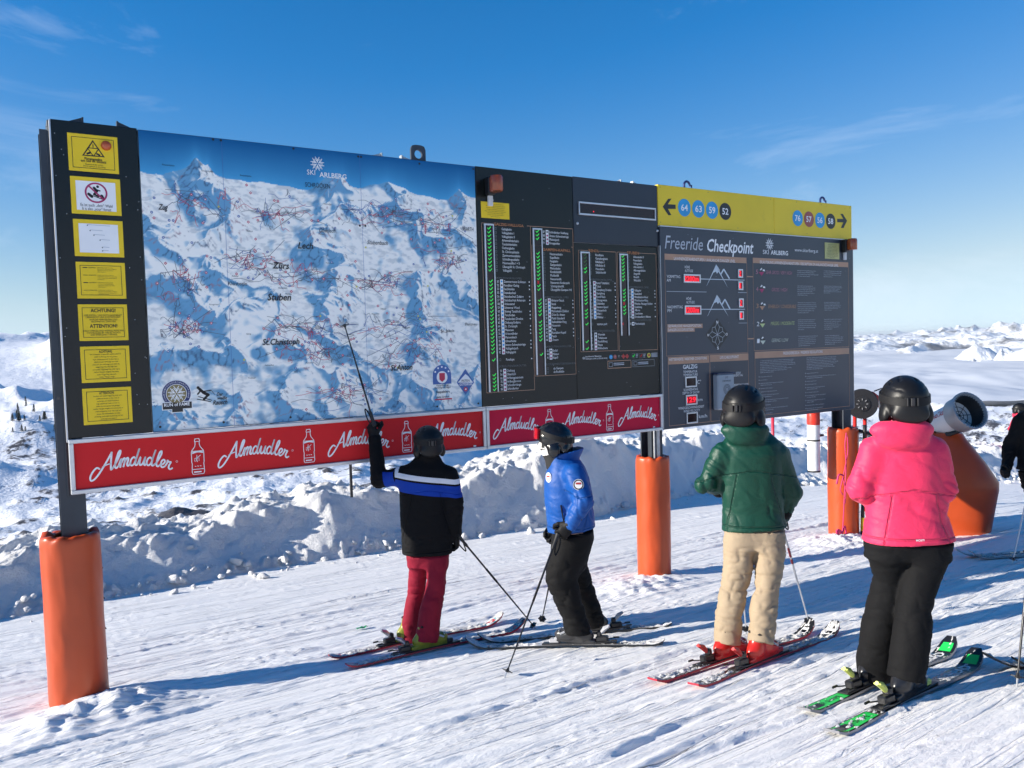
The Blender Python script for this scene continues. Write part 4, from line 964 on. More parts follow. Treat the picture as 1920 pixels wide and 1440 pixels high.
for (p, q, w) in (((-.012, .036), (.006, .012), .018), ((.006, .012), (-.014, -.012), .016), ((-.014, -.012), (.014, -.026), .013), ((-.01, .028), (.026, .016), .009), ((-.03, -.02), (.036, -.044), .006), ((-.05, -.012), (-.03, -.03), .02), ((.036, -.02), (.044, -.036), .02)): pr.line([(u + p[0], z + p[1]), (u + q[0], z + q[1])], w, 'ink', 2, True)
pr.disc(u + .012, z + .046, .010, 'ink', 2, 10)
pr.ring(u, z, .064, .076, 'magenta', 3); pr.line([(u - .048, z + .048), (u + .048, z - .048)], .011, 'magenta', 3)
u0, z0, u1, z1 = sg_c[2]
for (fx, fy, ln) in ((.28, .86, .46), (.33, .72, .25), (.40, .60, .22), (.52, .47, .2), (.56, .27, .14), (.56, .18, .12)): pr.line([(u0 + (u1 - u0) * fx, z0 + (z1 - z0) * fy), (u0 + (u1 - u0) * (fx + ln), z0 + (z1 - z0) * (fy - .01))], .004, 'silver', 2); pr.disc(u0 + (u1 - u0) * fx, z0 + (z1 - z0) * (fy - .02), .005, 'grey', 2, 6)
u0, z0, u1, z1 = sg_c[3]
for k in range(4):
    zz = z1 - .042 - k * .056
    pr.line([(u0 + .045, zz), (u0 + .075, zz)], .006 if k % 2 == 0 else .003, 'ink', 2); pr.text(('GEÖFFNET', 'SKIROUTE', 'GESPERRT', 'ROUTE')[k], u0 + .082, zz - .004, .008, 'ink', .05)
    paragraph(pr, u0 + .14, zz + .008, u1 - .036, zz - .036, 4, 'ink', rs, lay=2)
for i in (5, 6):
    u0, z0, u1, z1 = sg_c[i]; paragraph(pr, u0 + .05, z1 - .05, u1 - .045, z0 + .03, 10, 'ink', rs, .0095, 2, True)
put_text(pr, 'A')
pr.build('sign_print', pA)
u, z = PS['disc'][0]
b = MB(); R = Matrix.Rotation(math.radians(90), 3, 'X'); b.lathe([(.036, -.006), (.036, .012), (.030, .026), (.016, .034), (.002, .036)], (u, -.004, z), 18, R=R); shade_auto(b.build('reflector', mat('reflector_orange', (.50, .09, .02), .25, coat=.4), pA))
for k in range(22):
    b = MB(); b.box((0, 0, 0), (.005, .006, .005), bev=.001)
    if k == 0: rv = b.build('rivet', M_ALU, pA); ro = rv
    else: ro = rv.copy(); COL.objects.link(ro)
    ro.location = (rs.choice((.41, .45, .87, .94)) + rs.uniform(-.01, .01), -.002, rs.uniform(.98, 3.25))

# --- the trail map: a painted relief panorama of snowy mountains, worked out here as a print
pB = panel('map_panel', .966, .945, 3.944, 3.278, M_FRAME)
def make_map():
    W, H = 470, 372
    nx, ny = W, 760
    gx, gy = np.meshgrid(np.linspace(0, 5.2, nx), np.linspace(0, 6.2, ny), indexing='ij')
    wx = gx + .25 * fbm2(gx * 1.1, gy * 1.1, 3, 601); wy = gy + .25 * fbm2(gx * 1.1 + 5, gy * 1.1, 3, 611)
    h = .19 * ridge2(wx * .62 + .3, wy * .66 + .55, 6, 621, .45) + .05 * fbm2(gx * 1.6, gy * 1.6, 3, 631)
    h = h * (.8 + .2 * gy / 6.2)
    dx = np.gradient(h, gx[1, 0] - gx[0, 0], axis=0); dy = np.gradient(h, gy[0, 1] - gy[0, 0], axis=1)
    nrm = np.sqrt(1 + dx * dx + dy * dy)
    lit = (.62 * dx * -1 + .25 * dy * -1 + .72) / nrm     # light from the upper right of the picture
    steep = np.hypot(dx, dy)
    det = fbm2(gx * 9, gy * 14, 4, 641)
    tone = np.clip((lit - .40) / .34 + .05 * det, 0, 1)
    low = np.clip(1.25 - gy / 1.7, 0, 1)
    tone = tone ** (1 + 1.3 * low) * (1 - .22 * low)
    wht = np.array(lin((255, 253, 246))); shd = np.array(lin((205, 222, 230))); deep = np.array(lin((112, 168, 204)))
    tt_ = tone[..., None]; colr = np.where(tt_ > .45, shd + (wht - shd) * np.clip((tt_ - .45) / .3, 0, 1), deep + (shd - deep) * np.clip(tt_ / .45, 0, 1))
    strk = np.clip((steep - .42) * 2.4, 0, 1) * np.clip(ridge2(gx * 7, gy * 9, 3, 653) - .75, 0, 1) * 1.5
    rk = np.clip(strk, 0, 1)[..., None]
    rocks = np.where((fbm2(gx * 2, gy * 2, 2, 661) > .16)[..., None], np.array(lin((158, 118, 128))), np.array(lin((60, 78, 108))))
    colr = colr * (1 - .8 * rk) + rocks * .8 * rk
    valley = np.clip((.13 - h) * 14, 0, 1) * np.clip(fbm2(gx * 7, gy * 9, 3, 671) * 2.0 + .1, 0, 1)
    colr = colr * (1 - .30 * valley[..., None]) + np.array(lin((70, 112, 140))) * .30 * valley[..., None]
    env = np.maximum.accumulate(gy * .60 + h * .95, axis=1)
    ymax = env[:, -1].mean(); rows = np.linspace(0.30, ymax + .50, H)
    img = np.zeros((W, H, 3)); skyt = np.array(lin((0, 92, 150))); skyb = np.array(lin((80, 170, 220)))
    for c_ in range(W):
        k = np.searchsorted(env[c_], rows); vis = k < ny
        img[c_, vis] = colr[c_, np.minimum(k[vis], ny - 1)]
        e = env[c_, -1]; t = np.clip((rows - e) / (rows[-1] - e + 1e-6), 0, 1)[:, None]
        img[c_] = np.where(vis[:, None], img[c_], skyb + (skyt - skyb) * t ** .7)
    u = np.linspace(.970, 3.940, W); z = np.linspace(.950, 3.274, H)
    U, Zz = np.meshgrid(u, z, indexing='ij')
    V = np.stack([U, np.full(U.shape, -.0008), Zz], -1).reshape(-1, 3)
    m = bpy.data.materials.new('map_print'); m.use_nodes = True; nt = m.node_tree; bs = nt.nodes['Principled BSDF']
    a_ = nt.nodes.new('ShaderNodeVertexColor'); a_.layer_name = 'paint'; nt.links.new(a_.outputs['Color'], bs.inputs['Base Color']); bs.inputs['Roughness'].default_value = .5; bs.inputs['Specular IOR Level'].default_value = .25
    o = mesh_obj('map_print', V, grid_faces(W, H), m, pB)
    ca = o.data.color_attributes.new('paint', 'FLOAT_COLOR', 'POINT')
    ca.data.foreach_set('color', np.concatenate([img.reshape(-1, 3), np.ones((W * H, 1))], 1).astype(np.float32).ravel())
make_map()
pr = Print(-.0016); rs = np.random.RandomState(21)
def wander(u, z, u2, z2, amp, n=7):
    P = []
    for k in range(n + 1):
        f_ = k / n; e = math.sin(f_ * math.pi); P.append((u + (u2 - u) * f_ + e * rs.normal(0, amp * .5), z + (z2 - z) * f_ + e * rs.normal(0, amp)))
    return smooth_path(P, 4)
clusters = [(1.35, 2.75, .34, .16), (2.0, 2.72, .42, .16), (2.95, 2.78, .42, .13), (3.45, 2.72, .36, .14), (1.25, 2.12, .22, .2), (1.7, 2.3, .3, .12), (2.15, 2.18, .4, .12), (2.9, 2.15, .4, .12), (2.25, 1.72, .5, .12), (3.05, 1.78, .45, .13), (3.1, 1.5, .45, .16), (2.3, 1.52, .3, .1), (2.55, 1.17, .36, .11), (1.2, 1.75, .2, .1), (3.6, 2.35, .22, .12)]
for (cu_, cz, su, sz) in clusters:
    for k in range(19):
        u, z = cu_ + rs.normal(0, su * .5), cz + rs.normal(0, sz * .5); u2, z2 = cu_ + rs.normal(0, su * .6), cz + rs.normal(0, sz * .5)
        if not (1.0 < u < 3.9 and 1.0 < u2 < 3.9): continue
        pr.line(wander(u, z, u2, z2, .03), .0032, ('pgrey', 'pred', 'pblue', 'pgrey')[k % 4], 1)
    for k in range(3):
        u, z = cu_ + rs.normal(0, su * .5), cz + rs.normal(0, sz * .4)
        if 1.05 < u < 3.7: pr.line([(u, z), (min(3.9, u + rs.uniform(.1, .35)), z + rs.uniform(-.16, .16))], .0035, 'pgrey', 1)
    for k in range(17):
        u, z = cu_ + rs.normal(0, su * .62), cz + rs.normal(0, sz * .75)
        if not (1.0 < u < 3.9): continue
        m = 'pred' if rs.rand() < .58 else 'pblue'
        if m == 'pred': pr.poly([(u - .0125, z), (u, z - .0125), (u + .0125, z), (u, z + .0125)], m, 2); pr.disc(u, z, .005, 'white', 3, 5)
        else: pr.disc(u, z, .0105, m, 2, 8); pr.disc(u, z, .0045, 'white', 3, 5)
for k in range(12): pr.rect(*(lambda a, b_: (a, b_, a + .014, b_ + .014))(rs.uniform(1.1, 3.8), rs.uniform(1.3, 2.8)), 'pyel', 2)
for k in range(40):
    u, z = rs.uniform(1.02, 3.75), rs.uniform(1.15, 2.9); pr.text(rs.choice(['Valluga 2809', 'Trittkopf', 'Madloch', 'Kriegerhorn', 'Rüfikopf', 'Mohnenfluh', 'Albona', 'Galzig', 'Kapall', 'Gampen', 'Riffel', 'Zuger Hochlicht']), u, z, .012, 'ink', sq=.9)
for (u, z) in ((1.13, 3.02), (1.42, 3.0), (1.72, 2.99), (3.72, 2.86)): pr.text('Braunarlspitze', u, z, .012, 'ink', sq=.9)
for (u, z) in PS['map_bolts'] + [(1.02, .985), (1.5, .985), (2.05, .985), (2.75, .985), (3.45, .985), (3.9, .985), (1.52, 3.262), (1.58, 3.262)]: pr.disc(u, z, .010, 'ink', 2, 10)
for u in (1.585, 2.765): pr.rect(u, .955, u + .003, 3.27, 'silver', 1) if False else pr.line([(u, .955), (u, 3.27)], .0025, 'pblue', 1)
flake(pr, PS['flake'][1][0], PS['flake'][1][1], .062)
u, z = PS['runfame'][0]; pr.disc(u, z, .112, 'white', 2, 32); pr.disc(u, z, .106, 'navy', 3, 32); pr.disc(u, z, .078, 'white', 4, 30); pr.disc(u, z, .074, 'gold', 5, 30)
f2 = Print(pr.y - .0045); flake(f2, u, z, .066)
for v_, f_, mi_ in ((f2.v, f2.f, 0),):
    b0 = len(pr.v); pr.v += f2.v; pr.f += [tuple(i + b0 for i in x) for x in f2.f]; pr.m += [pr.mi('white')] * len(f2.f)
for k in range(26):
    a = math.radians(-30 + k * 9.2); pr.text('STANTONLECHZÜRSWARTHSTUBEN'[k], u + .092 * math.cos(math.pi - a), z + .092 * math.sin(math.pi - a) - .006, .012, 'white', 0, 'c', lay=5)
(ua, za), (ub, zb) = PS['rb']; pr.rect(ua - .006, zb - .004, ub + .006, za + .006, 'white', 4); pr.rect(ua, zb + .002, ub, za, 'black', 5); pr.rect((ua + ub) / 2 - .045, zb - .028, (ua + ub) / 2 + .045, zb - .002, 'white', 4); pr.rect((ua + ub) / 2 - .04, zb - .023, (ua + ub) / 2 + .04, zb + .003, 'black', 5)
u, z = 1.355, 1.215
for (p, q, w) in (((-.03, .05), (.0, .02), .022), ((0, .02), (.035, .0), .024), ((.035, 0), (.0, -.035), .018), ((-.02, .04), (-.045, .01), .012), ((.0, .03), (.055, .035), .009), ((-.05, -.03), (.05, -.055), .007), ((-.04, -.01), (.06, -.045), .006), ((.06, .035), (.085, .0), .004)): pr.line([(u + p[0], z + p[1]), (u + q[0], z + q[1])], w, 'ink', 2, True)
pr.disc(u - .04, z + .062, .012, 'ink', 2, 10)
u, z = PS['vgp'][0]; pr.poly([(u - .098, z - .065)] + [(u + .098 * math.cos(a), z + .02 + .098 * math.sin(a)) for a in np.linspace(math.pi, 0, 16)] + [(u + .098, z - .065)], 'pblue', 2); pr.disc(u, z, .058, 'white', 3, 22); pr.poly([(u - .03, z + .04), (u - .03, z - .02), (u, z - .045), (u + .03, z - .02), (u + .03, z + .04)], 'pred', 4)
for a in (2.7, 2.1, 1.57, 1.04, .44): pr.disc(u + .078 * math.cos(a), z + .02 + .078 * math.sin(a), .010, 'white', 3, 5)
pr.rect(u - .085, z - .215, u + .1, z - .203, 'pred', 2)
P4 = PS['pgs']; pr.poly(P4, 'pblue', 2); c = np.mean(P4, 0); pr.poly([(P4[1][0] + .012, P4[1][1] - .002), (P4[3][0] - .012, P4[3][1] - .002), tuple(c + (np.array(P4[0]) - c) * .45 + np.array((.03, 0))), tuple(c + (np.array(P4[0]) - c) * .62), tuple(c + (np.array(P4[0]) - c) * .4 - np.array((.03, 0)))][::-1], 'white', 3); pr.disc(c[0], c[1] - .068, .022, 'pred', 3, 10); pr.disc(c[0], c[1] - .068, .010, 'white', 4, 6)
put_text(pr, 'B', 7)
pr.build('map_lettering', pB)

# --- slope lists
pC = panel('slope_list_panel', 3.950, .945, 5.114, 3.282, M_BLACKP)
pD = panel('slope_list_panel', 5.120, .945, 6.298, 2.598, M_BLACKP, .002)
def status_column(par, q, prn):
    u0 = q[0][0]; u1 = q[1][0] + .004; z1 = q[0][1]; z0 = q[2][1]
    b = MB(); w = .017
    for (a, c_, s1, s2) in ((u0, (z0 + z1) / 2, w, z1 - z0), (u1 - w / 2, (z0 + z1) / 2, w * .7, z1 - z0)): b.box((a + w / 2, -.008, c_), (s1, .016, s2), bev=.002)
    b.box(((u0 + u1) / 2, -.0085, z1 - w / 2), (u1 - u0 + .004, .017, w), bev=.002)
    b.build('status_column_frame', M_ALU, par)
    prn.rect(u0 + w, z0, u1 - w * .8, z1 - w, 'leddark', 1)
pr = Print(-.0006)
for k in (0, 1): status_column(pC, PS['cols'][k], pr)
ob = PS['oboxes']
def obox(pr, u0, z0, u1, z1, gap0, gap1, m='copper', w=.005):
    pr.rect(u0, z0, u1, z0 + w, m, 1); pr.rect(u0, z0, u0 + w, z1, m, 1); pr.rect(u1 - w, z0, u1, z1, m, 1); pr.rect(u0, z1 - w, gap0, z1, m, 1); pr.rect(gap1, z1 - w, u1, z1, m, 1)
obox(pr, 3.998, 1.08, 4.573, 2.742, 4.13, 4.53); pr.rect(4.573, 2.737, 5.108, 2.742, 'copper', 1); pr.rect(5.103, 2.552, 5.108, 2.742, 'copper', 1)
obox(pr, 4.58, 1.217, 5.106, 2.552, 4.70, 5.08)
for r in PRINT_ROWS:
    if r[0] == 'C': rowlist(pr, *r[1:])
put_text(pr, 'C')
for k in range(30): pr.disc(rs.uniform(3.97, 5.1), rs.uniform(.97, 3.25), .003, 'silver', 2, 5)
pr.build('list_print', pC)
# yellow note and flashing beacon
def beacon(par, u, z, s=1.0):
    g = MB(); g.box((u, -.045, z), (.085, .09, .17), bev=.012)
    o = g.build('beacon_base', mat('beacon_black', (.012, .012, .013), .4), par)
    g = MB(); R = Matrix.Rotation(math.radians(90), 3, 'X')
    g.lathe([(.060, -.078), (.066, -.070), (.066, .050), (.058, .070), (.02, .076)], (u, -.155, z + .01), 20); shade_auto(g.build('beacon_lens', mat('beacon_amber', (.32, .055, .010), .18, coat=.5, vary=.15, vscale=30), par))
    g = MB(); g.box((u + .01, -.02, z - .135), (.05, .03, .10), bev=.004); g.tube([(u + .01, -.04, z - .11), (u + .025, -.05, z - .13), (u + .02, -.04, z - .16)], .004, 6); g.build('beacon_bracket', mat('bracket_white', (.7, .7, .7), .5), par)
beacon(pC, 4.085, 3.09)
o = panel('note_plate', 3.998, 2.79, 4.323, 2.948, INK['yel'], -.004, -.0005, .001, pC)
p2 = Print(-.0045); paragraph(p2, 4.02, 2.938, 4.30, 2.80, 8, 'ink', rs, .0085, 1, True); p2.build('note_print', pC)

pr = Print(.0014)
for k in (2, 3): status_column(pD, PS['cols'][k], pr)
obox(pr, 5.173, 1.449, 5.691, 2.524, 5.305, 5.44); obox(pr, 5.703, 1.443, 6.273, 2.524, 5.84, 6.0)
for r in PRINT_ROWS:
    if r[0] == 'D': rowlist(pr, *r[1:])
put_text(pr, 'D')
lg = PS['legend']
for i, m in ((0, 'blue'), (1, 'brick'), (2, 'black')): pr.disc(lg[i][0], lg[i][1], .024, m, 1, 16); pr.text(('7', '7', '7')[i], lg[i][0], lg[i][1] - .01, .02, 'white', 0, 'c')
for i in (3, 4): u, z = lg[i]; pr.poly([(u - .028, z), (u, z - .028), (u + .028, z), (u, z + .028)], 'red', 1)
for i, m in ((5, 'green'), (6, 'redx')): u, z = lg[i]; pr.frame(u - .024, z - .026, u + .024, z + .026, .003, 'grey', 1); pr.line([(u - .015, z), (u - .004, z - .014), (u + .016, z + .016)], .007, m, 2); pr.line([(u + .034, z + .016), (u + .07, z + .016)], .006, 'silver', 1); pr.line([(u + .034, z), (u + .065, z)], .006, 'silver', 1); pr.line([(u + .034, z - .016), (u + .06, z - .016)], .006, 'silver', 1)
u, z = lg[7]; pr.disc(u, z, .026, 'pyel', 1, 12); pr.disc(u, z, .016, 'red', 2, 10)
for k in range(4): pr.line([(u + .035, z + .02 - k * .013), (u + .13, z + .02 - k * .013)], .006, 'silver', 1)
for i, m in ((0, 'copper'), (1, 'grey')):
    (ua, za), (ub, zb) = PS['legboxes'][i]; pr.frame(ua, zb, ub, za, .007, m, 1); pr.frame(ua + .02, zb + .02, ua + .07, za - .02, .003, 'silver', 1)
    for k in range(2): pr.line([(ua + .085, za - .03 - k * .018), (ua + .085 + .15, za - .03 - k * .018)], .008, 'silver', 1)
for k in range(20): pr.disc(rs.uniform(5.14, 6.28), rs.uniform(.97, 2.58), .003, 'silver', 2, 5)
pr.build('list_print', pD)

# --- running text display
pE = panel('display_panel', 5.120, 2.602, 6.303, 3.286, M_NAVYP, -.004)
b = MB()
u0, z0, u1, z1 = 5.178, 2.889, 6.258, 3.028
for (c_, s_) in ((((u0 + u1) / 2, z0 + .009), (u1 - u0, .018)), (((u0 + u1) / 2, z1 - .009), (u1 - u0, .018))): b.box((c_[0], -.016, c_[1]), (s_[0], .024, s_[1]), bev=.002)
for u in (u0 + .006, u1 - .006): b.box((u, -.0155, (z0 + z1) / 2), (.012, .023, z1 - z0 - .036), bev=.002)
b.build('display_frame', M_ALU, pE)
panel('display_window', u0 + .012, z0 + .018, u1 - .012, z1 - .018, INK['leddark'], -.012, -.004, .001, pE)
p2 = Print(-.0125); p2.disc(5.38, 2.935, .007, 'led', 1, 8); p2.build('display_dot', pE)
for (u, z) in ((5.165, 2.80), (6.29, 2.78)):
    b = MB(); b.lathe([(.014, 0), (.014, .008), (.008, .010), (.008, .016)], (u, -.004, z), 12, R=Matrix.Rotation(math.radians(90), 3, 'X')); b.build('eye_bolt', M_ALU, pE)

# --- yellow direction panels
pY1 = panel('direction_panel', 6.306, 2.842, 8.262, 3.300, M_YELP, -.012)
pY2 = panel('direction_panel', 8.266, 2.842, 9.85, 3.300, M_YELP, -.012)
for k, (par, ids, arr) in enumerate(((pY1, (0, 1, 2, 3), 'arrL'), (pY2, (4, 5, 6, 7), 'arrR'))):
    pr = Print(-.0128)
    for i in ids:
        p1_ = Print(-.0128); p1_.disc(PS['circ'][i][0], 3.066, .101, ('blue', 'blue', 'blue', 'black', 'blue', 'brick', 'blue', 'black')[i], 1, 36)
        t_ = TXT['Y'][i]; p1_.text(t_[1], t_[2], 3.066 - .036, .072, 'white', t_[5], 'c', 0, 1, 3); p1_.build('slope_roundel', par)
    A = PS[arr]; pr.poly([A[0], A[1], A[2], A[3]], 'black', 1); pr.poly([A[0], A[6], A[7], A[8]], 'black', 1); pr.poly([A[0], A[3], A[4], A[5], A[6]], 'black', 1)
    pr.build('direction_arrow', par)
    for (u, z) in [(6.34, 3.27), (6.34, 2.88), (7.1, 3.27), (7.6, 2.88), (8.2, 3.27), (8.7, 3.27), (9.2, 3.27), (8.9, 2.88), (9.8, 3.27)]:
        if (u < 8.26) == (k == 0): p1_ = Print(-.0128); p1_.disc(u, z, .006, 'gold', 1, 8); p1_.build('screw', par)
b = MB(); b.box((8.08, -.022, 2.834), (3.54, .026, .010)); b.build('trim_strip', M_ALU, board)

# --- freeride panel
pF = panel('freeride_panel', 6.312, .53, 9.85, 2.828, M_SLATE, -.028, .045)
b = MB(); b.box((6.309, .006, 1.58), (.006, .074, 2.07)); b.build('edge_strip', M_ALU, pF); b = MB(); b.box((9.8525, .008, 1.68), (.005, .07, 2.28)); b.build('edge_strip', M_ALU, pF)
pr = Print(-.0288); lw = .006
def hdr(u0, z0, u1, z1): pr.rect(u0, z0, u1, z1, 'copper', 1)
hdr(6.372, 2.463, 7.725, 2.526); obox(pr, 6.372, 1.365, 7.730, 2.463, 6.372, 6.372)
hdr(7.838, 2.470, 9.742, 2.530); obox(pr, 7.838, 1.385, 9.745, 2.470, 7.838, 7.838)
hdr(6.394, 1.275, 7.058, 1.355); obox(pr, 6.394, .565, 7.058, 1.275, 6.394, 6.394)
hdr(7.068, 1.280, 7.735, 1.358); obox(pr, 7.068, .565, 7.735, 1.280, 7.068, 7.068)
hdr(7.850, 1.295, 9.748, 1.372); obox(pr, 7.850, .575, 9.750, 1.295, 7.850, 7.850)
for z in (2.29, 1.53): pr.rect(7.730, z, 7.838, z + .014, 'copper', 1)
pr.rect(6.394, 2.098, 7.03, 2.104, 'silver', 1); pr.rect(7.57, 2.098, 7.72, 2.104, 'silver', 1); pr.rect(7.57, 1.728, 7.72, 1.733, 'silver', 1)
for A in PS['mtn']:
    ap, lf, rt, p2_, r2, hl, hr = [np.array(a) for a in A]
    pr.poly([tuple(ap), tuple(lf), tuple(lf + (.018, .02)), tuple(ap + (-.05, -.10)), tuple(ap + (-.005, -.085)), tuple(ap + (.012, -.11)), tuple(ap + (.06, -.07)), tuple(ap + (.045, -.045)), ] [::1], 'snowp', 1)
    pr.poly([tuple(ap), tuple(ap + (.03, -.075)), tuple(rt + (-.014, .018)), tuple(rt)], 'snowp', 1)
    pr.line([tuple(p2_), tuple(r2)], .02, 'snowp', 1); pr.line([tuple(p2_ + (-.05, -.06)), tuple(p2_)], .02, 'snowp', 1)
    pr.line([tuple(hl), (hr[0], hl[1])], .009, 'snowp', 1)
E4 = [np.array(p) for p in PS['expo']]; c = sum(E4) / 4
pr.poly([tuple(p) for p in E4], 'black', 1)
star = []
for k in range(16):
    a = math.pi / 2 - k * math.pi / 8; r = .140 if k % 4 == 0 else (.105 if k % 2 else .135)
    r = (.140, .098, .118, .098)[k % 4]; star.append((c[0] + r * math.cos(a), c[1] + r * math.sin(a)))
pr.line(star + [star[0]], .005, 'silver', 2)
for k in range(8): a = k * math.pi / 4 + math.pi / 8; pr.line([tuple(c), (c[0] + .10 * math.cos(a), c[1] + .10 * math.sin(a))], .005, 'silver', 2)
for (a, b_) in PS['expobars']: hdr(a[0], b_[1], b_[0], a[1])
led_boxes = PS['leds']
for i, q in enumerate(led_boxes):
    u0 = q[0][0]; u1 = q[1][0]; z1 = q[0][1]; z0 = q[1][1]; w = .016
    b = MB(); b.box(((u0 + u1) / 2, -.034, z1 - w / 2), (u1 - u0, .012, w)); b.box(((u0 + u1) / 2, -.034, z0 + w / 2), (u1 - u0, .012, w))
    b.box((u0 + w / 2, -.034, (z0 + z1) / 2), (w, .0118, z1 - z0 - 2 * w)); b.box((u1 - w / 2, -.034, (z0 + z1) / 2), (w, .0118, z1 - z0 - 2 * w)); b.build('counter_frame', M_ALU, pF)
    pr.rect(u0 + w, z0 + w, u1 - w, z1 - w, 'leddark' if i in (6, 8) else 'ledbg', 1)
flake(pr, PS['flake'][0][0], PS['flake'][0][1], .075)
for k, (u, z) in enumerate(PS['diam']):
    m = ('magenta', 'magenta', 'tan', 'lime', 'pale')[k]
    pr.poly([(u - .05, z), (u, z - .05), (u + .05, z)], m, 1); pr.poly([(u - .05, z + .004), (u + .05, z + .004), (u, z + .05)], 'black', 1)
    pr.poly([(u - .03, z + .025), (u, z + .052), (u + .018, z + .034), (u - .002, z + .028), (u - .014, z + .018)][::-1], 'white', 2)
    if k < 3: pr.poly([(u + .02, z + .012), (u + .03, z + .034), (u + .06, z + .03), (u + .065, z + .01)][::-1], 'white', 2)
for i, q in enumerate(PS['paras']): paragraph(pr, q[0][0], q[0][1] + .012, q[1][0], q[1][1], 4 if i < 2 else 6, 'silver', rs, .0125)
for q, nb in ((PS['rules'][0], 0), (PS['rules'][1], 1)):
    u0, z1 = q[0]; u1, z0 = q[1]; z = z1
    paragraph(pr, u0, z, u1, z - .17, 8, 'silver', rs, .0125); z -= .20
    while z > z0 + .05:
        nl = 1 + int(rs.rand() < .45); pr.disc(u0 - .022, z - .012, .007, 'silver', 2, 6); paragraph(pr, u0, z, u0 + (u1 - u0) * rs.uniform(.5, .95), z - .023 * nl, nl, 'silver', rs, .0125); z -= .023 * nl + .018
put_text(pr, 'E')
for k in range(26): pr.disc(rs.uniform(6.36, 9.8), rs.uniform(.57, 2.8), .003, 'silver', 2, 5)
pr.build('freeride_print', pF)
# transceiver check box
b = MB(); b.box((7.24, -.078, .918), (.285, .095, .43), bev=.018); lv = b.build('checkpoint_box', mat('box_grey', (.30, .34, .38), .45, vary=.05), pF)
p2 = Print(-.1262)
p2.text('LVS', 7.24, 1.075, .024, 'ink', .045, 'c'); p2.text('CHECKPOINT', 7.24, 1.035, .020, 'ink', .15, 'c')
for r in (.028, .045, .060): p3_ = Print(-.1262); p3_.ring(7.245, .945, r - .005, r, 'ink', 1, 24); p3_.build('signal_ring', pF)
p2.build('box_lettering', pF)
p2 = Print(-.1262); paragraph(p2, 7.165, .765, 7.23, .715, 4, 'ink', rs, .007, 1); p2.build('box_notice', pF)
b = MB(); b.box((7.24, -.079, 1.137), (.296, .10, .014), bev=.004); b.build('box_lid', mat('box_blue', (.035, .05, .10), .4), pF)
o = panel('note_plate', 9.239, 2.565, 9.545, 2.778, mat('note_pale', (.52, .50, .20), .45), -.033, -.0285, .001, pF)
p2 = Print(-.0335); paragraph(p2, 9.26, 2.765, 9.525, 2.575, 10, 'ink', rs, .011, 1, True); p2.build('note_print', pF)
g = empty('t'); bpy.data.objects.remove(g)
g = MB(); g.box((9.62, -.07, 2.745), (.085, .085, .165), bev=.012); g.build('beacon_base', MATS['beacon_black'], pF)
g = MB(); g.lathe([(.058, -.078), (.064, -.070), (.064, .050), (.056, .070), (.02, .076)], (9.62, -.175, 2.755), 20); shade_auto(g.build('beacon_lens', MATS['beacon_amber'], pF))
g = MB(); g.box((9.65, -.042, 2.61), (.05, .03, .10), bev=.004); g.build('beacon_bracket', MATS['bracket_white'], pF)

# --- drink banners in aluminium frames
def banner(u0, u1, z0, z1, m, logos, bottles):
    par = panel('advert_banner', u0 + .02, z0 + .02, u1 - .02, z1 - .02, m, -.012, .03, .002)
    b = MB(); w = .032
    b.box(((u0 + u1) / 2, -.008, z1 - w / 2), (u1 - u0, .05, w), bev=.004); b.box(((u0 + u1) / 2, -.008, z0 + w / 2), (u1 - u0, .05, w), bev=.004)
    b.box((u0 + w / 2, -.0085, (z0 + z1) / 2), (w, .049, z1 - z0 - 2 * w), bev=.003); b.box((u1 - w / 2, -.0085, (z0 + z1) / 2), (w, .049, z1 - z0 - 2 * w), bev=.003)
    b.build('banner_frame', M_ALU, par)
    pr = Print(-.0125)
    for (a, c_) in logos: pr = Print(-.0125); script_logo(pr, a, c_, .715); pr.build('script_logo', par)
    for u in bottles: pr = Print(-.0125); bottle(pr, u, .728); pr.build('bottle_drawing', par)
    pr = Print(-.0125); pr.rect(u1 - .14, z0 + w + .004, u1 - .11, z0 + w + .018, 'white', 1); pr.build('imprint', par)
    return par
banner(.385, 3.966, .530, .941, M_RED1, [(.505 + .925 * k, 1.115 + .925 * k) for k in range(4)], (1.285, 2.195, 3.12))
banner(3.972, 6.302, .530, .941, M_RED2, [(4.045, 4.635), (4.845, 5.435), (5.645, 6.235)], (4.735, 5.535))

# --- hardware along the top edge
for (u, sg_, hh) in ((.60, -1, .06), (.835, 1, .06), (3.00, -1, .045), (3.20, 1, .045), (5.82, -1, .045), (6.00, 1, .045)):
    b = MB(); P = [(u, .06, 3.24), (u + sg_ * .24, .06, 3.24), (u, .06, 3.275 + hh), (u, .075, 3.24), (u + sg_ * .24, .075, 3.24), (u, .075, 3.275 + hh)]
    b.add(P, [(0, 1, 2), (5, 4, 3), (0, 3, 4, 1), (1, 4, 5, 2), (2, 5, 3, 0)]); b.box((u, .07, 3.25 + hh / 2), (.012, .05, hh + .05))
    b.build('gusset', M_POST if u < 1 else M_GALV, board)
u = 3.37
b = MB(); n = 20; P = []
outer = [(-.075, -.08), (.075, -.08), (.075, .06), (.045, .095), (-.045, .095), (-.075, .06)]
import itertools
for y_ in (.05, .075):
    for k in range(n):
        a = 2 * math.pi * k / n; d_ = np.array((math.cos(a), math.sin(a))); t_ = min((.075 / abs(d_[0]) if abs(d_[0]) > 1e-6 else 9), ((.095 if d_[1] > 0 else .08) / abs(d_[1]) if abs(d_[1]) > 1e-6 else 9), .105)
        P.append((u + d_[0] * t_, y_, 3.335 + d_[1] * t_)); P.append((u + d_[0] * .040, y_, 3.345 + d_[1] * .040))
Fc = []
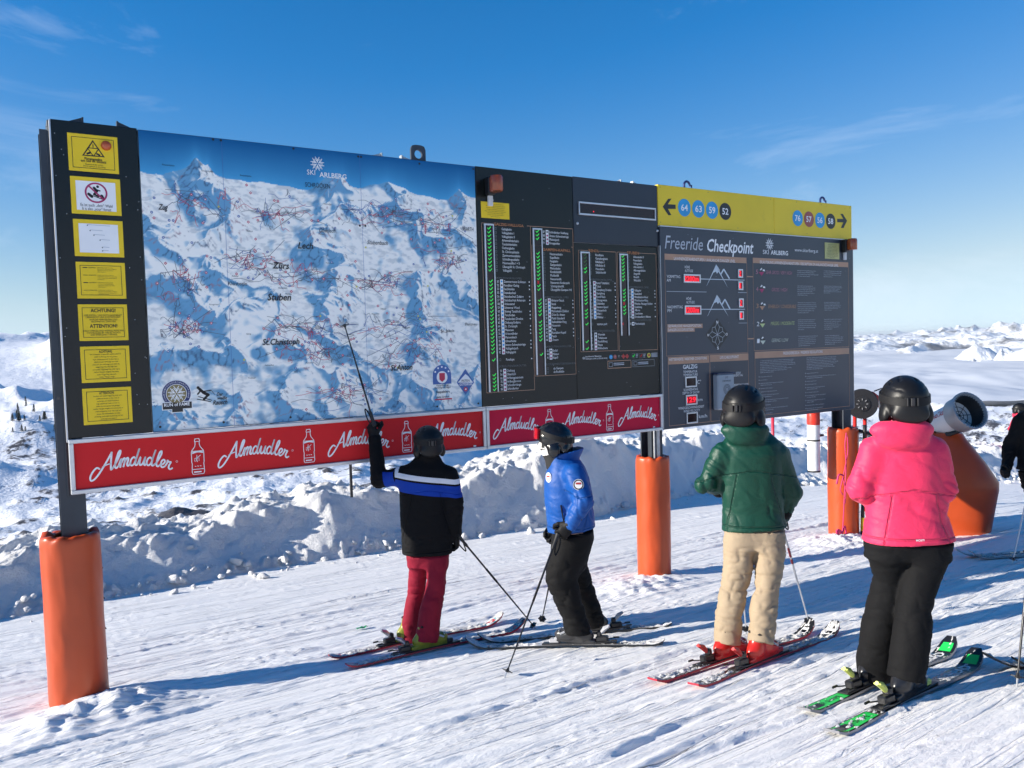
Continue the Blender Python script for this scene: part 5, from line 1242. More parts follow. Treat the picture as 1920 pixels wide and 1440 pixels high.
for k in range(n):
    k2 = (k + 1) % n; o0 = 0; o1 = 2 * n
    Fc += [(2 * k, 2 * k2, 2 * k2 + 1, 2 * k + 1), (o1 + 2 * k, o1 + 2 * k + 1, o1 + 2 * k2 + 1, o1 + 2 * k2), (2 * k, o1 + 2 * k, o1 + 2 * k2, 2 * k2), (2 * k + 1, 2 * k2 + 1, o1 + 2 * k2 + 1, o1 + 2 * k + 1)]
b.add(P, Fc); b.build('lifting_eye', M_POST, board)
for u in (6.80, 9.28):
    b = MB(); pts = [(u - .04, .03, 3.29)] + [(u + .045 * math.cos(a), .03, 3.335 + .045 * math.sin(a)) for a in np.linspace(math.pi * 1.05, -.2, 10)]
    b.tube(pts, .014, 8); b.tube([(u + .075, .03, 3.28), (u + .075, .03, 3.345)], .008, 8); shade_auto(b.build('shackle', mat('shackle_blue', (.03, .05, .16), .35, .4), board))

# ------------------------------------------------------------------ padded posts
M_VINYL = mat('vinyl_orange', (.47, .062, .010), .38, vary=.08, vscale=3.5, bump=.0012, bscale=9, bstretch=(1, 1, .4), spec=.5, dirt=((.40, .055, .014), 5, .68))
M_VINYL_IN = mat('vinyl_inside', (.30, .05, .012), .5)
def wpt(u, y, z): p = board.matrix_world @ Vector((u, y, z)); return p
board_M = Matrix.Translation((*(BN * B_DIST), 0)) @ Matrix.Rotation(B_ANG, 4, 'Z')
def bpt(u, y, z): return board_M @ Vector((u, y, z))
def pad(u, y, z0, z1, r, label, seed):
    c = bpt(u, y, 0); root = empty('post_pad', (c.x, c.y, z0)); tag(root, label, 'pad', 'orange padding on the board posts')
    nz_, na = 70, 64; Z = np.linspace(0, z1 - z0, nz_); A = np.linspace(0, 2 * math.pi, na, endpoint=False)
    ZZ, AA = np.meshgrid(Z, A, indexing='ij'); ca, sa = np.cos(AA), np.sin(AA)
    rr = r * (1 + .008 * noise2(AA * 1.2 + seed, ZZ * 1.3, 800 + seed) + .03 * np.exp(-((ZZ - .05) / .1) ** 2) * 0)
    rr = rr + .004 * fbm2(ca * 1.6 + seed * 3, ZZ * 2.2 + sa, 3, 810) 
    # creases running round and slantwise
    rr = rr - .004 * ridge2(ca * 1.3 + .9 * ZZ + seed, sa * 1.3 + ZZ * 1.6, 3, 820 + seed) * np.clip(.4 + .6 * noise2(ZZ * 2, AA * .5, 830), 0, 1)
    top = np.clip((ZZ - (Z[-1] - .05)) / .05, 0, 1); rr = rr * (1 - .05 * top ** 2) + top * .014 * noise2(AA * 3.2, AA * 0 + seed, 840)
    zz = ZZ + top * .028 * noise2(AA * 2.0 + 5, AA * 0 + seed, 850)
    V = np.stack([rr * ca, rr * sa, zz], -1).reshape(-1, 3); Fc = []
    for i in range(nz_ - 1):
        for k in range(na): Fc.append((i * na + k, i * na + (k + 1) % na, (i + 1) * na + (k + 1) % na, (i + 1) * na + k))
    b0 = len(V); ring = V[(nz_ - 1) * na:]; inn = ring * np.array((.80, .80, 1)) + np.array((0, 0, .004)); inn2 = ring * np.array((.55, .55, 1)) - np.array((0, 0, .03)); V = np.concatenate([V, inn, inn2])
    for k in range(na):
        k2 = (k + 1) % na; Fc.append(((nz_ - 1) * na + k, (nz_ - 1) * na + k2, b0 + k2, b0 + k)); Fc.append((b0 + k, b0 + k2, b0 + na + k2, b0 + na + k))
    o = mesh_obj('cover', V, Fc, M_VINYL, root, smooth=True)
    # overlap seam at the back and a drawstring rim
    b = MB(); pts = [(r * 1.005 * math.cos(a), r * 1.005 * math.sin(a), z) for a, z in ((.9, .02), (.92, .4), (.9, .8), (.93, z1 - z0 - .08))]; b.tube(pts, .008, 6); b.build('seam', M_VINYL, root, smooth=True)
    b = MB(); b.tube([(r * .60 * math.cos(t), r * .60 * math.sin(t), z1 - z0 - .022 + .012 * math.sin(3 * t)) for t in np.linspace(0, 6.2, 22)], .014, 6); b.build('rim_fold', M_VINYL_IN, root, smooth=True)
    for k in range(5):
        zz_ = .25 + k * .24; b = MB(); b.tube([(r * 1.02 * math.cos(a), r * 1.02 * math.sin(a), zz_ + .02 * (a - .9)) for a in np.linspace(.62, 1.18, 6)], .005, 6); b.build('lace', MATS['band_black'] if 'band_black' in MATS else mat('band_black', (.015, .015, .016), .5), root)
    return root
pad(.372, .16, -1.30, .212, .205, 'creased orange vinyl pad round the board post below the warning signs', 1)
pad(6.300, .16, -1.45, .212, .195, 'orange vinyl pad round the board post below the slope lists', 2)
pad(9.865, .16, -1.55, .258, .205, 'orange vinyl pad round the board post at the freeride panel, pink rope beside it', 3)

# ------------------------------------------------------------------ red and white tube strapped beside the right post
g = bpt(9.41, .30, 0); root = empty('marker_tube', (g.x, g.y, -.33)); tag(root, 'white tube with red top hanging beside the padded post at the freeride panel', 'tube')
M_WT = mat('tube_white', (.80, .80, .79), .4, vary=.05, dirt=((.55, .55, .56), 9, .66)); M_RT = mat('tube_red', (.62, .035, .02), .35, vary=.15, vscale=9, bump=.006, bscale=14)
b = MB(); b.lathe([(.070, 0), (.082, .006), (.083, .40), (.083, .66)], seg=24); shade_auto(b.build('tube', M_WT, root))
b = MB(); b.lathe([(.085, .655), (.087, .70), (.085, .95), (.05, 1.0)], seg=24); shade_auto(b.build('red_sleeve', M_RT, root))
for z in (.01, .44): b = MB(); b.lathe([(.0845, z - .012), (.0865, z - .010), (.0865, z + .008), (.0845, z + .010)], seg=24); b.build('black_band', M_PLAST_ if False else mat('band_black', (.015, .015, .016), .5), root)
for z in (.5, .85): b = MB(); b.box((.10, .02, z), (.10, .05, .03), R=Matrix.Rotation(B_ANG, 3, 'Z'), bev=.004); b.build('bracket', M_POST, root)

# ------------------------------------------------------------------ pink rope with bows
rs = np.random.RandomState(2); M_ROPE = mat('rope_pink', (.62, .03, .16), .6, vary=.2, vscale=60)
g = bpt(9.62, -.05, 0); root = empty('rope', (g.x, g.y, -1.2)); tag(root, 'thin pink rope hanging down beside the padded post at the freeride panel', 'rope')
def strand(pts, r=.007, name='strand'): b = MB(); b.tube([tuple(p) for p in smooth_path(pts, 5)], r, 6); b.build(name, M_ROPE, root, smooth=True)
dx, dy = BD
def rp(a, y, z): return (a * dx - y * dy * 0, a * dy, z + 0.0)
strand([rp(.02, 0, 1.42), rp(-.01, 0, 1.25), rp(.01, 0, .95), rp(-.03, 0, .6), rp(-.06, 0, .25), rp(-.09, 0, .03)])
strand([rp(.04, 0, 1.38), rp(.05, 0, 1.15), rp(-.05, 0, .82), rp(.0, 0, .62), rp(-.02, 0, .45)], .006)
strand([rp(-.05, 0, .84), rp(-.15, 0, .86), rp(-.20, 0, .74)], .012, 'bow'); strand([rp(-.05, 0, .84), rp(-.12, 0, .66), rp(-.07, 0, .58)], .007, 'bow')
for k in range(6): a = rs.uniform(-.22, .06); strand([rp(-.08, 0, .05), rp(a - .03, 0, rs.uniform(.05, .16)), rp(a, 0, .02), rp(a + rs.uniform(-.08, .08), 0, .025)], .010, 'bow')
strand([rp(-.05, 0, .03), rp(.08, 0, .03), rp(.22, 0, -.02), rp(.32, 0, -.06)], .008)

# ------------------------------------------------------------------ snow gun on its padded mast
root = empty('snow_gun', (5.90, 10.85, -1.25)); tag(root, 'white and grey snow gun barrel above a tapered orange pad beside the board', 'snow gun')
lv = [(0.0, .50, .40), (.06, .52, .42), (.70, .60, .46), (.80, .60, .46), (1.05, .46, .38), (1.36, .24, .24), (1.43, .20, .20), (1.46, .12, .12)]
V = []; Fc = []; na = 48
for i, (z, w, d_) in enumerate(lv):
    for k in range(na):
        a = 2 * math.pi * k / na; n_ = 3.2; c, s_ = math.cos(a), math.sin(a); e = (abs(c) ** n_ + abs(s_) ** n_) ** (-1 / n_)
        wob = 1 + .02 * math.sin(3 * a + z * 4)
        V.append((w * c * e * wob, d_ * s_ * e * wob, z))
for i in range(len(lv) - 1):
    for k in range(na): Fc.append((i * na + k, i * na + (k + 1) % na, (i + 1) * na + (k + 1) % na, (i + 1) * na + k))
Fc.append(tuple((len(lv) - 1) * na + k for k in range(na)))
o = mesh_obj('mast_pad', V, Fc, M_VINYL, root); o.rotation_euler = (0, 0, math.radians(-22)); shade_auto(o, 35)
M_GUNW = mat('gun_white', (.78, .78, .77), .35, vary=.04, dirt=((.60, .60, .60), 6, .68)); M_GUNG = mat('gun_grey', (.36, .38, .40), .4, .2, vary=.1); M_GUNK = mat('gun_dark', (.015, .017, .02), .5)
axis = Vector((.22, -.88, .42)).normalized(); Rg = axis.to_track_quat('Z', 'Y').to_matrix()
oc = Vector((5.99, 10.42, .52)) - Vector((5.90, 10.85, -1.25))
def at_g(z): return oc + axis * z
b = MB(); b.lathe([(.13, -1.25), (.16, -1.22), (.190, -1.0), (.196, -.22)], at_g(0), 40, R=Rg); shade_auto(b.build('barrel', M_GUNW, root))
b = MB(); b.lathe([(.198, -.26), (.232, -.22), (.240, -.05), (.256, -.04), (.256, .0), (.236, .0), (.226, -.03)], at_g(0), 40, R=Rg, caps=False); shade_auto(b.build('nozzle_ring', M_GUNG, root))
b = MB(); b.lathe([(.226, -.03), (.208, -.05), (.180, -.50), (.02, -.52)], at_g(0), 40, R=Rg, caps=False); shade_auto(b.build('throat', M_GUNK, root))
for r_ in (.06, .12): b = MB(); b.tube([at_g(-.20) + Rg @ Vector((r_ * math.cos(a), r_ * math.sin(a), 0)) for a in np.linspace(0, 6.283, 24)], .004, 5, caps=False); b.build('grille_ring', M_GUNK, root)
for k in range(4): a = k * math.pi / 4; b = MB(); b.tube([at_g(-.20) + Rg @ Vector((.18 * math.cos(a), .18 * math.sin(a), 0)), at_g(-.20) - Rg @ Vector((.18 * math.cos(a), .18 * math.sin(a), 0))], .004, 5); b.build('grille_bar', M_GUNK, root)
nzo = None
for ring_r, cnt in ((.246, 36), (.217, 36)):
    for k in range(cnt):
        a = 2 * math.pi * k / cnt; p = at_g(.002 if ring_r > .23 else -.032) + Rg @ Vector((ring_r * math.cos(a), ring_r * math.sin(a), 0))
        if nzo is None:
            bb = MB(); bb.lathe([(.007, 0), (.007, .008), (.004, .012)], (0, 0, 0), 8, R=Rg); nzo = bb.build('nozzle', M_GALV, root); ob_ = nzo
        else: ob_ = nzo.copy(); COL.objects.link(ob_)
        ob_.location = p
b = MB(); b.tube([at_g(-.6) - Vector((0, 0, .17)), at_g(-.55) - Vector((.05, 0, .34)), at_g(-.45) - Vector((.0, 0, .5))], .018, 8); b.build('hose', M_GUNK, root, smooth=True)
b = MB(); b.lathe([(.05, 0), (.05, .25), (.04, .28)], Vector((.02, .03, 1.40)), 14); b.build('swivel', M_GUNG, root)
b = MB(); side = axis.cross(Vector((0, 0, 1))).normalized()
p0 = Vector((.02, -.02, 1.50)); b.tube([p0 + side * .05, at_g(-.30) + side * .10 - Vector((0, 0, .22)), at_g(-.12) + side * .06 - Vector((0, 0, .23))], [.03, .035, .02], 8); b.tube([p0 - side * .06, at_g(-.40) - side * .12 - Vector((0, 0, .18))], .028, 8); shade_auto(b.build('yoke', M_GUNK, root))
b = MB(); b.tube([at_g(-.85) + Vector((-.03, 0, .24)) + Vector((.04 * math.cos(a), 0, .04 * math.sin(a))) for a in np.linspace(0, 6.0, 12)], .012, 6); b.build('lifting_ring', M_GUNG, root, smooth=True)
# lettering wrapped on the barrel's left flank
def wrap_text(st, z0, ang, size, m, up=1):
    v, fc, wd = text_mesh(st, 1); P = []
    upv = Vector((0, 0, 1)); upv = (upv - axis * upv.dot(axis)).normalized(); sd = axis.cross(upv)          # sd points to the viewer's left flank or right
    if (at_g(0) + sd - at_g(0)).x > 0: pass
    view = (Vector((0, 0, CAM_Z)) - (Vector((5.90, 10.85, -1.25)) + at_g(-.6))).normalized(); view = (view - axis * view.dot(axis)).normalized(); uu = axis.cross(view)
    if uu.z < 0: uu = -uu
    for (x, y_) in v:
        a = ang + (y_ - .5) * size / .19; P.append(at_g(z0 + x * size) + (view * math.cos(a) + uu * math.sin(a)) * .1975)
    mesh_obj('gun_lettering', P, fc, m, root)
wrap_text('nivis', -.80, -.10, .115, MATS['print_black']); wrap_text('Smolka', -.56, .75, .075, MATS['print_red'])

# ------------------------------------------------------------------ wheel on a red frame behind the right pad
root = empty('hose_reel', (5.70, 13.0, -1.6)); tag(root, 'black spoked wheel on a red metal frame behind the right end of the board', 'reel')
Rr = Matrix.Rotation(math.radians(90), 3, 'X') ; Rr = Matrix.Rotation(math.radians(-18), 3, 'Z') @ Rr
M_RF = mat('frame_red', (.50, .02, .015), .4, vary=.12); cz = 2.02
b = MB(); b.lathe([(.10, -.05), (.10, -.03), (.235, -.03), (.245, -.02), (.245, .02), (.235, .03), (.12, .03), (.12, .045), (.03, .05)], (0, 0, cz), 32, R=Rr); shade_auto(b.build('wheel', M_PLAST if 'M_PLAST' in globals() else mat('reel_black', (.015, .015, .017), .45), root))
for k in range(8): a = k * math.pi / 4; b = MB(); b.box(Rr @ Vector((.075 * math.cos(a), .075 * math.sin(a), .052)) + Vector((0, 0, cz)), (.028, .008, .028), R=Rr @ Matrix.Rotation(a, 3, 'Z')); b.build('hub_slot', mat('hub_grey', (.30, .30, .31), .5), root)
for x in (-.09, .11): b = MB(); b.tube([(x * .8, .10, cz - .05), (x, .12, .0)], .032, 8); b.build('leg', M_RF, root, smooth=True)
b = MB(); b.box((.235, .03, cz + .06), (.26, .08, .15), R=Matrix.Rotation(math.radians(-38), 3, 'Y') if False else Matrix.Rotation(math.radians(38), 3, 'Y'), bev=.01); b.build('arm', M_RF, root)
b = MB(); b.tube([(.20, .0, cz + .20), (.32, 0, cz + .24), (.38, 0, cz + .22)], .012, 6); b.build('handle', mat('band_black', (.015, .015, .016), .5), root)

# ------------------------------------------------------------------ avalanche stakes behind the right pad
M_YS = mat('stake_yellow', (.70, .45, .02), .45, vary=.1); M_KS = MATS['band_black']
for (x0, y0, x1, y1, zt, lab_) in ((4.80, 10.98, 4.86, 11.0, .30, 'upright black and yellow banded stake behind the right padded post'), (4.93, 11.02, 5.05, 11.2, -.1, 'leaning yellow and black stake beside the upright one behind the padded post')):
    zb = float(ground_z(x0, y0)) - .1; root = empty('stake', (x0, y0, zb)); tag(root, lab_, 'stake'); n_ = 9; top = Vector((x1 - x0, y1 - y0, zt - zb))
    for k in range(n_): b = MB(); b.tube([top * (k / n_), top * ((k + 1) / n_)], .024, 10); b.build('band', M_YS if k % 3 == 1 else M_KS, root, smooth=True)
root = empty('tool_holder', (5.02, 11.05, .0)); tag(root, 'black and yellow tool rack lying across the top of the stakes', 'rack')
for (p, q, r, m, nm) in (((-.22, 0, .22), (.22, .05, .06), .022, M_KS, 'bar'), ((.0, .02, .10), (.26, .05, .0), .030, M_KS, 'bar'), ((.12, -.01, .16), (.22, -.01, .13), .03, M_YS, 'clip'), ((.16, .02, .30), (.15, .03, .02), .03, M_KS, 'handle')): b = MB(); b.tube([p, q], r, 8); b.build(nm, m, root, smooth=True)

# ------------------------------------------------------------------ piste marker beyond the bank, masts on the slope
root = empty('piste_pole', (8.48, 26.0, -3.2)); tag(root, 'thin red piste marker pole standing behind the snow bank', 'pole')
b = MB(); b.tube([(0, 0, 0), (0, 0, 2.35)], .05, 10); b.build('shaft', mat('marker_red', (.70, .03, .06), .4), root, smooth=True); b = MB(); b.tube([(0, 0, 2.35), (0, 0, 2.42)], .052, 10); b.build('cap', MATS['band_black'], root)
def lattice(name, x, y, h, w, m, label):
    z = terr_z(x, y) - .3; root = empty(name, (x, y, z)); tag(root, label, 'mast')
    for sx in (-1, 1):
        for sy in (-1, 1): b = MB(); b.tube([(sx * w, sy * w, 0), (sx * w * .45, sy * w * .45, h)], w * .10, 5); b.build('leg', m, root)
    for k in range(7):
        t0 = k / 7; t1 = (k + 1) / 7; a0 = w * (1 - .55 * t0); a1 = w * (1 - .55 * t1)
        for (p, q) in (((-a0, -a0, h * t0), (a1, -a1, h * t1)), ((a0, -a0, h * t0), (-a1, -a1, h * t1))): b = MB(); b.tube([p, q], w * .07, 4); b.build('brace', m, root)
    b = MB(); b.box((0, 0, h), (w * 1.6, w * 1.6, h * .02)); b.build('platform', m, root)
lattice('lattice_mast', -5.4, 152, 6.5, .55, M_GALV, 'grey steel lattice mast far off below the drink banners')
lattice('lattice_mast', -77, 221, 6.5, .7, mat('mast_red', (.5, .08, .07), .5), 'small red lattice mast on the rocky slope beyond the bank')

# ------------------------------------------------------------------ dark conifers on the far slope
def conifer():
    root = empty('conifer'); b = MB(); b.tube([(0, 0, -.4), (0, 0, 4.6)], [.16, .04], 6); b.build('trunk', mat('bark', (.05, .035, .025), .9), root)
    rs2 = np.random.RandomState(17); V = []; Fc = []
    for k in range(260):
        z = rs2.uniform(.5, 5.2); rr = 1.35 * (1 - z / 5.5) ** .8 * rs2.uniform(.35, 1.05); a = rs2.uniform(0, 6.28); s_ = rs2.uniform(.16, .36)
        c = np.array((rr * math.cos(a), rr * math.sin(a), z - .25 * rr)); e1 = rs2.normal(0, 1, 3); e1 /= np.linalg.norm(e1); e2 = np.cross(e1, rs2.normal(0, 1, 3)); e2 /= np.linalg.norm(e2); n0 = len(V)
        V += [c + e1 * s_, c + e2 * s_ * .7, c - e1 * s_, c - e2 * s_ * .7]; Fc.append((n0, n0 + 1, n0 + 2, n0 + 3))
    mesh_obj('crown', V, Fc, mat('needles', (.028, .036, .026), .9, vary=.3, vscale=1.5), root); return root
cf = conifer(); rs = np.random.RandomState(12); spots = []
for (px, py, n_) in ((45, 765, 2), (28, 785, 2), (22, 800, 2), (27, 805, 3), (40, 808, 3), (35, 780, 1), (88, 795, 2), (100, 815, 1), (60, 775, 1), (72, 800, 1)):
    for k in range(n_):
        x_ = (px + rs.normal(0, 4) - 960) / 1498; best = None; yy = (py + rs.normal(0, 4)); e = -(yy - (646 - .029 * (px - 960))) / 1498
        for r_ in np.exp(np.linspace(math.log(300), math.log(1600), 60)):
            X_, Y_ = x_ * r_ / math.hypot(1, x_), r_ / math.hypot(1, x_); zz = terr_z(X_, Y_)
            if (zz - CAM_Z) / Y_ > e: best = (X_, Y_, zz, r_); break
        if best: spots.append(best)
for i, (x, y, z, r_) in enumerate(spots):
    o = cf if i == 0 else copy_tree(cf); s_ = rs.uniform(.6, 1.25) * (r_ / 620); o.location = (x, y, z); o.scale = (s_, s_, s_); o.rotation_euler = (0, 0, rs.uniform(0, 6))
    tag(o, 'small dark conifer on the snowy mountainside beyond the left post', 'tree', 'conifers on the far slope')

# ------------------------------------------------------------------ a scrap of green wrapper on the snow
x, y = -1.51, 7.58; V = []; Fc = []
for i in range(7):
    for j in range(3): V.append((-.055 + .018 * i + .004 * noise2(i * .9, j * 1.0, 5), -.018 + .018 * j, .012 + .014 * float(noise2(i * 1.3 + .5, j * 1.1 + .3, 6)) + .01 * (i == 5)))
for i in range(6):
    for j in range(2): Fc.append((i * 3 + j, i * 3 + 3 + j, i * 3 + 4 + j, i * 3 + 1 + j))
o = mesh_obj('wrapper', V, Fc, mat('wrapper_green', (.02, .28, .10), .3, vary=.7, vscale=40)); o.location = (x, y, surf_z(x, y) + .008); o.rotation_euler = (0, 0, .5); md = o.modifiers.new('s', 'SOLIDIFY'); md.thickness = .002
tag(o, 'crumpled green wrapper lying on the snow behind the striped jacket skier', 'litter')

# ------------------------------------------------------------------ figures: implicit surfaces meshed with surface nets
def smin(a, b, k):
    h = np.clip(.5 + .5 * (b - a) / k, 0, 1); return b * (1 - h) + a * h - k * h * (1 - h)

def d_cap(P, a, b, ra, rb):
    a = np.asarray(a, float); b = np.asarray(b, float); ba = b - a; pa = P - a
    h = np.clip(pa @ ba / max(ba @ ba, 1e-9), 0, 1); return np.linalg.norm(pa - h[:, None] * ba, axis=1) - (ra + (rb - ra) * h)

def d_ell(P, c, r, R=None):
    q = P - np.asarray(c, float)
    if R is not None: q = q @ R          # columns of R are the ellipsoid's axes
    r = np.asarray(r, float); k0 = np.linalg.norm(q / r, axis=1); k1 = np.linalg.norm(q / (r * r), axis=1); return k0 * (k0 - 1) / np.maximum(k1, 1e-6)

def d_loft(P, lev, Rx, Fx, pw=2.3):
    """lev: rows of centre(3), half width along Rx, half depth along Fx; stacked along their own axis"""
    C = np.array([l[0] for l in lev], float); W = np.array([l[1] for l in lev]); D = np.array([l[2] for l in lev])
    ax = C[-1] - C[0]; L = np.linalg.norm(ax); ax = ax / L
    S = (C - C[0]) @ ax; s = (P - C[0]) @ ax
    o = np.argsort(S); S = S[o]; C = C[o]; W = W[o]; D = D[o]; sc = np.clip(s, S[0], S[-1])
    cen = np.stack([np.interp(sc, S, C[:, i]) for i in range(3)], 1); w = np.interp(sc, S, W); d_ = np.interp(sc, S, D)
    q = P - cen; x = q @ np.append(Rx, 0); y = q @ np.append(Fx, 0)
    k = (np.abs(x / w) ** pw + np.abs(y / d_) ** pw) ** (1 / pw)
    ds = (k - 1) * np.minimum(w, d_) * (.35 + .65 * np.clip(np.maximum(w, d_) / np.minimum(w, d_), 1, 1.5) / 1.5)
    e = np.maximum(s - S[-1], S[0] - s)
    return np.maximum(ds, e)

def surface_nets(fn, lo, hi, h):
    lo = np.asarray(lo, float) - 2 * h; hi = np.asarray(hi, float) + 2 * h
    n = np.ceil((hi - lo) / h).astype(int) + 1
    ax = [lo[i] + h * np.arange(n[i]) for i in range(3)]
    G = np.stack(np.meshgrid(*ax, indexing='ij'), -1).reshape(-1, 3)
    V = fn(G).reshape(n); S = V < 0
    c = np.zeros(n - 1, int)
    for a in (0, 1):
        for b in (0, 1):
            for d_ in (0, 1): c += S[a:n[0] - 1 + a, b:n[1] - 1 + b, d_:n[2] - 1 + d_]
    act = (c > 0) & (c < 8); idx = np.full(n - 1, -1); ii = np.argwhere(act); idx[act] = np.arange(len(ii))
    acc = np.zeros((len(ii), 3)); cnt = np.zeros(len(ii))
    cor = [(a, b, d_) for a in (0, 1) for b in (0, 1) for d_ in (0, 1)]
    for p in cor:
        for k in range(3):
            if p[k]: continue
            q = list(p); q[k] = 1
            va = V[ii[:, 0] + p[0], ii[:, 1] + p[1], ii[:, 2] + p[2]]; vb = V[ii[:, 0] + q[0], ii[:, 1] + q[1], ii[:, 2] + q[2]]
            m = (va < 0) != (vb < 0); t = va / np.where(m, va - vb, 1)
            pos = np.array(p, float)[None] + np.zeros((len(ii), 3)); pos[:, k] = t
            acc += np.where(m[:, None], pos, 0); cnt += m
    X = lo + h * (ii + acc / cnt[:, None])
    F_ = []
    for k in range(3):
        u, v = (k + 1) % 3, (k + 2) % 3
        sl = [slice(0, n[i]) for i in range(3)]; a = [slice(1, n[i] - 1) for i in range(3)]; a[k] = slice(0, n[k] - 1); b = list(a); b[k] = slice(1, n[k])
        s0 = S[tuple(a)]; s1 = S[tuple(b)]; e = np.argwhere(s0 != s1); fl = s0[tuple(e.T)]
        e = e + np.array([0 if i == k else 1 for i in range(3)])
        def g(du, dv):
            q = e.copy(); q[:, u] -= du; q[:, v] -= dv; return idx[q[:, 0], q[:, 1], q[:, 2]]
        quad = np.stack([g(1, 1), g(0, 1), g(0, 0), g(1, 0)], 1); quad[~fl] = quad[~fl][:, ::-1]; F_.append(quad)
    F_ = np.concatenate(F_); F_ = F_[(F_ >= 0).all(1)]
    return X, F_.astype(np.int32)

def vnormals(V, F_):
    nf = np.cross(V[F_[:, 2]] - V[F_[:, 0]], V[F_[:, 3]] - V[F_[:, 1]]); N = np.zeros_like(V)
    for k in range(4): np.add.at(N, F_[:, k], nf)
    return N / np.maximum(np.linalg.norm(N, axis=1), 1e-9)[:, None]

def relax(V, F_, it=1, lam=.5):
    for _ in range(it):
        A = np.zeros_like(V); c = np.zeros(len(V))
        for k in range(4):
            a, b = F_[:, k], F_[:, (k + 1) % 4]
            np.add.at(A, a, V[b]); np.add.at(c, a, 1); np.add.at(A, b, V[a]); np.add.at(c, b, 1)
        V = V + lam * (A / np.maximum(c, 1)[:, None] - V)
    return V

def ridged3(P, sd): return np.clip(1 - 3.2 * np.abs(2 * noise3(P, sd) - 1), 0, 1) ** 1.2

def folds(V, N, fz, fh, amp, mask, sd, warp=.06, tilt=0.0):
    """cloth creases: ridged noise drawn out across the limb"""
    Q = V + warp * np.stack([noise3(V * 5 + i * 9.1, sd + i) for i in range(3)], 1)
    Q = Q.copy(); Q[:, 2] += tilt * Q[:, 0]
    r = .12 - 1.0 * ridged3(Q * np.array([fh, fh, fz]) + sd, sd) - .7 * ridged3(Q * np.array([fh * 1.9, fh * 1.9, fz * 1.6]) + sd * 2, sd + 4) + .55 * (noise3(Q * np.array([fh, fh, fz]) * .8 + 7, sd + 8) - .5)
    return V + N * (amp * mask * r)[:, None]

def garment(name, fn, lo, hi, h, m, parent, disp=None, attr=None, rel=1):
    V, F_ = surface_nets(fn, lo, hi, h); V = relax(V, F_, rel); N = vnormals(V, F_)
    V0 = V
    if disp: V = disp(V, N)
    o = mesh_obj(name, V, F_, m, parent, smooth=True)
    if attr:
        for k, v in attr(V0).items():
            a = o.data.attributes.new(k, 'FLOAT', 'POINT'); a.data.foreach_set('value', np.asarray(v, np.float32))
    return o

def fabric(name, col, rough=.62, bump=.0012, bscale=220, sheen=.15, coarse=.004, spec=.4):
    m = mat(name, col, rough, vary=.06, vscale=9, bump=bump, bscale=bscale, sheen=sheen, spec=spec)
    nt = m.node_tree; N = nt.nodes; L = nt.links.new; b = N['Principled BSDF']
    t = N.new('ShaderNodeTexCoord'); n = N.new('ShaderNodeTexNoise'); n.inputs['Scale'].default_value = 8; n.inputs['Detail'].default_value = 6; n.inputs['Roughness'].default_value = .55; n.inputs['Distortion'].default_value = 1.4
    mp = N.new('ShaderNodeMapping'); mp.inputs['Scale'].default_value = (.8, .8, 1.1); mp.inputs['Rotation'].default_value = (.3, .5, .2)
    L(t.outputs['Object'], mp.inputs['Vector']); L(mp.outputs['Vector'], n.inputs['Vector'])
    bp = N.new('ShaderNodeBump'); bp.inputs['Distance'].default_value = coarse * 1.6; bp.inputs['Strength'].default_value = 1.0
    L(n.outputs['Fac'], bp.inputs['Height'])
    old = b.inputs['Normal'].links[0].from_socket if b.inputs['Normal'].links else None
    if old: L(old, bp.inputs['Normal'])
    at = N.new('ShaderNodeAttribute'); at.attribute_name = 'seam'
    sr = N.new('ShaderNodeMapRange'); sr.inputs['From Min'].default_value = .30; sr.inputs['From Max'].default_value = .80; L(at.outputs['Fac'], sr.inputs['Value'])
    b2 = N.new('ShaderNodeBump'); b2.inputs['Distance'].default_value = .006; b2.inputs['Strength'].default_value = 1.0; b2.invert = True
    L(sr.outputs['Result'], b2.inputs['Height']); L(bp.outputs['Normal'], b2.inputs['Normal']); L(b2.outputs['Normal'], b.inputs['Normal'])
    src = b.inputs['Base Color'].links[0].from_socket; sm_ = N.new('ShaderNodeMix'); sm_.data_type = 'RGBA'; sm_.blend_type = 'MULTIPLY'; sm_.inputs[7].default_value = (.80, .80, .80, 1)
    L(sr.outputs['Result'], sm_.inputs[0]); L(src, sm_.inputs[6]); L(sm_.outputs[2], b.inputs['Base Color'])
    return m

def seam_lines(V, tors, arms_d, Rx, Fx, zh):
    """1 on the stitched seams of a jacket: yoke, side panels, armholes, hem band"""
    c = np.array([t[0] for t in tors]); o = np.argsort(c[:, 2]); cx = np.interp(V[:, 2], c[o, 2], (c @ np.append(Rx, 0))[o]); x = V @ np.append(Rx, 0) - cx
    zs = tors[4][0][2]; back = ((V - tors[3][0]) @ np.append(Fx, 0)) < .02; tor = -d_loft(V, tors, Rx, Fx)
    d1 = np.abs(V[:, 2] - (zs - .10 - .25 * np.abs(x) ** 1.2)) + np.where(back, 0, 1)
    d2 = np.abs(np.abs(x) - (.105 + .10 * np.clip((zs - V[:, 2]) / .5, 0, 1) ** 1.5)) + np.where(back & (V[:, 2] < zs - .12), 0, 1)
    d3 = np.abs(V[:, 2] - (zh + .035)); d4 = np.abs(arms_d + .012 + 0 * x) + np.where(V[:, 2] > zs - .28, 0, 1)
    d_ = np.minimum(np.minimum(d1, d2), d3); return np.clip(1 - d_ / .011, 0, 1)

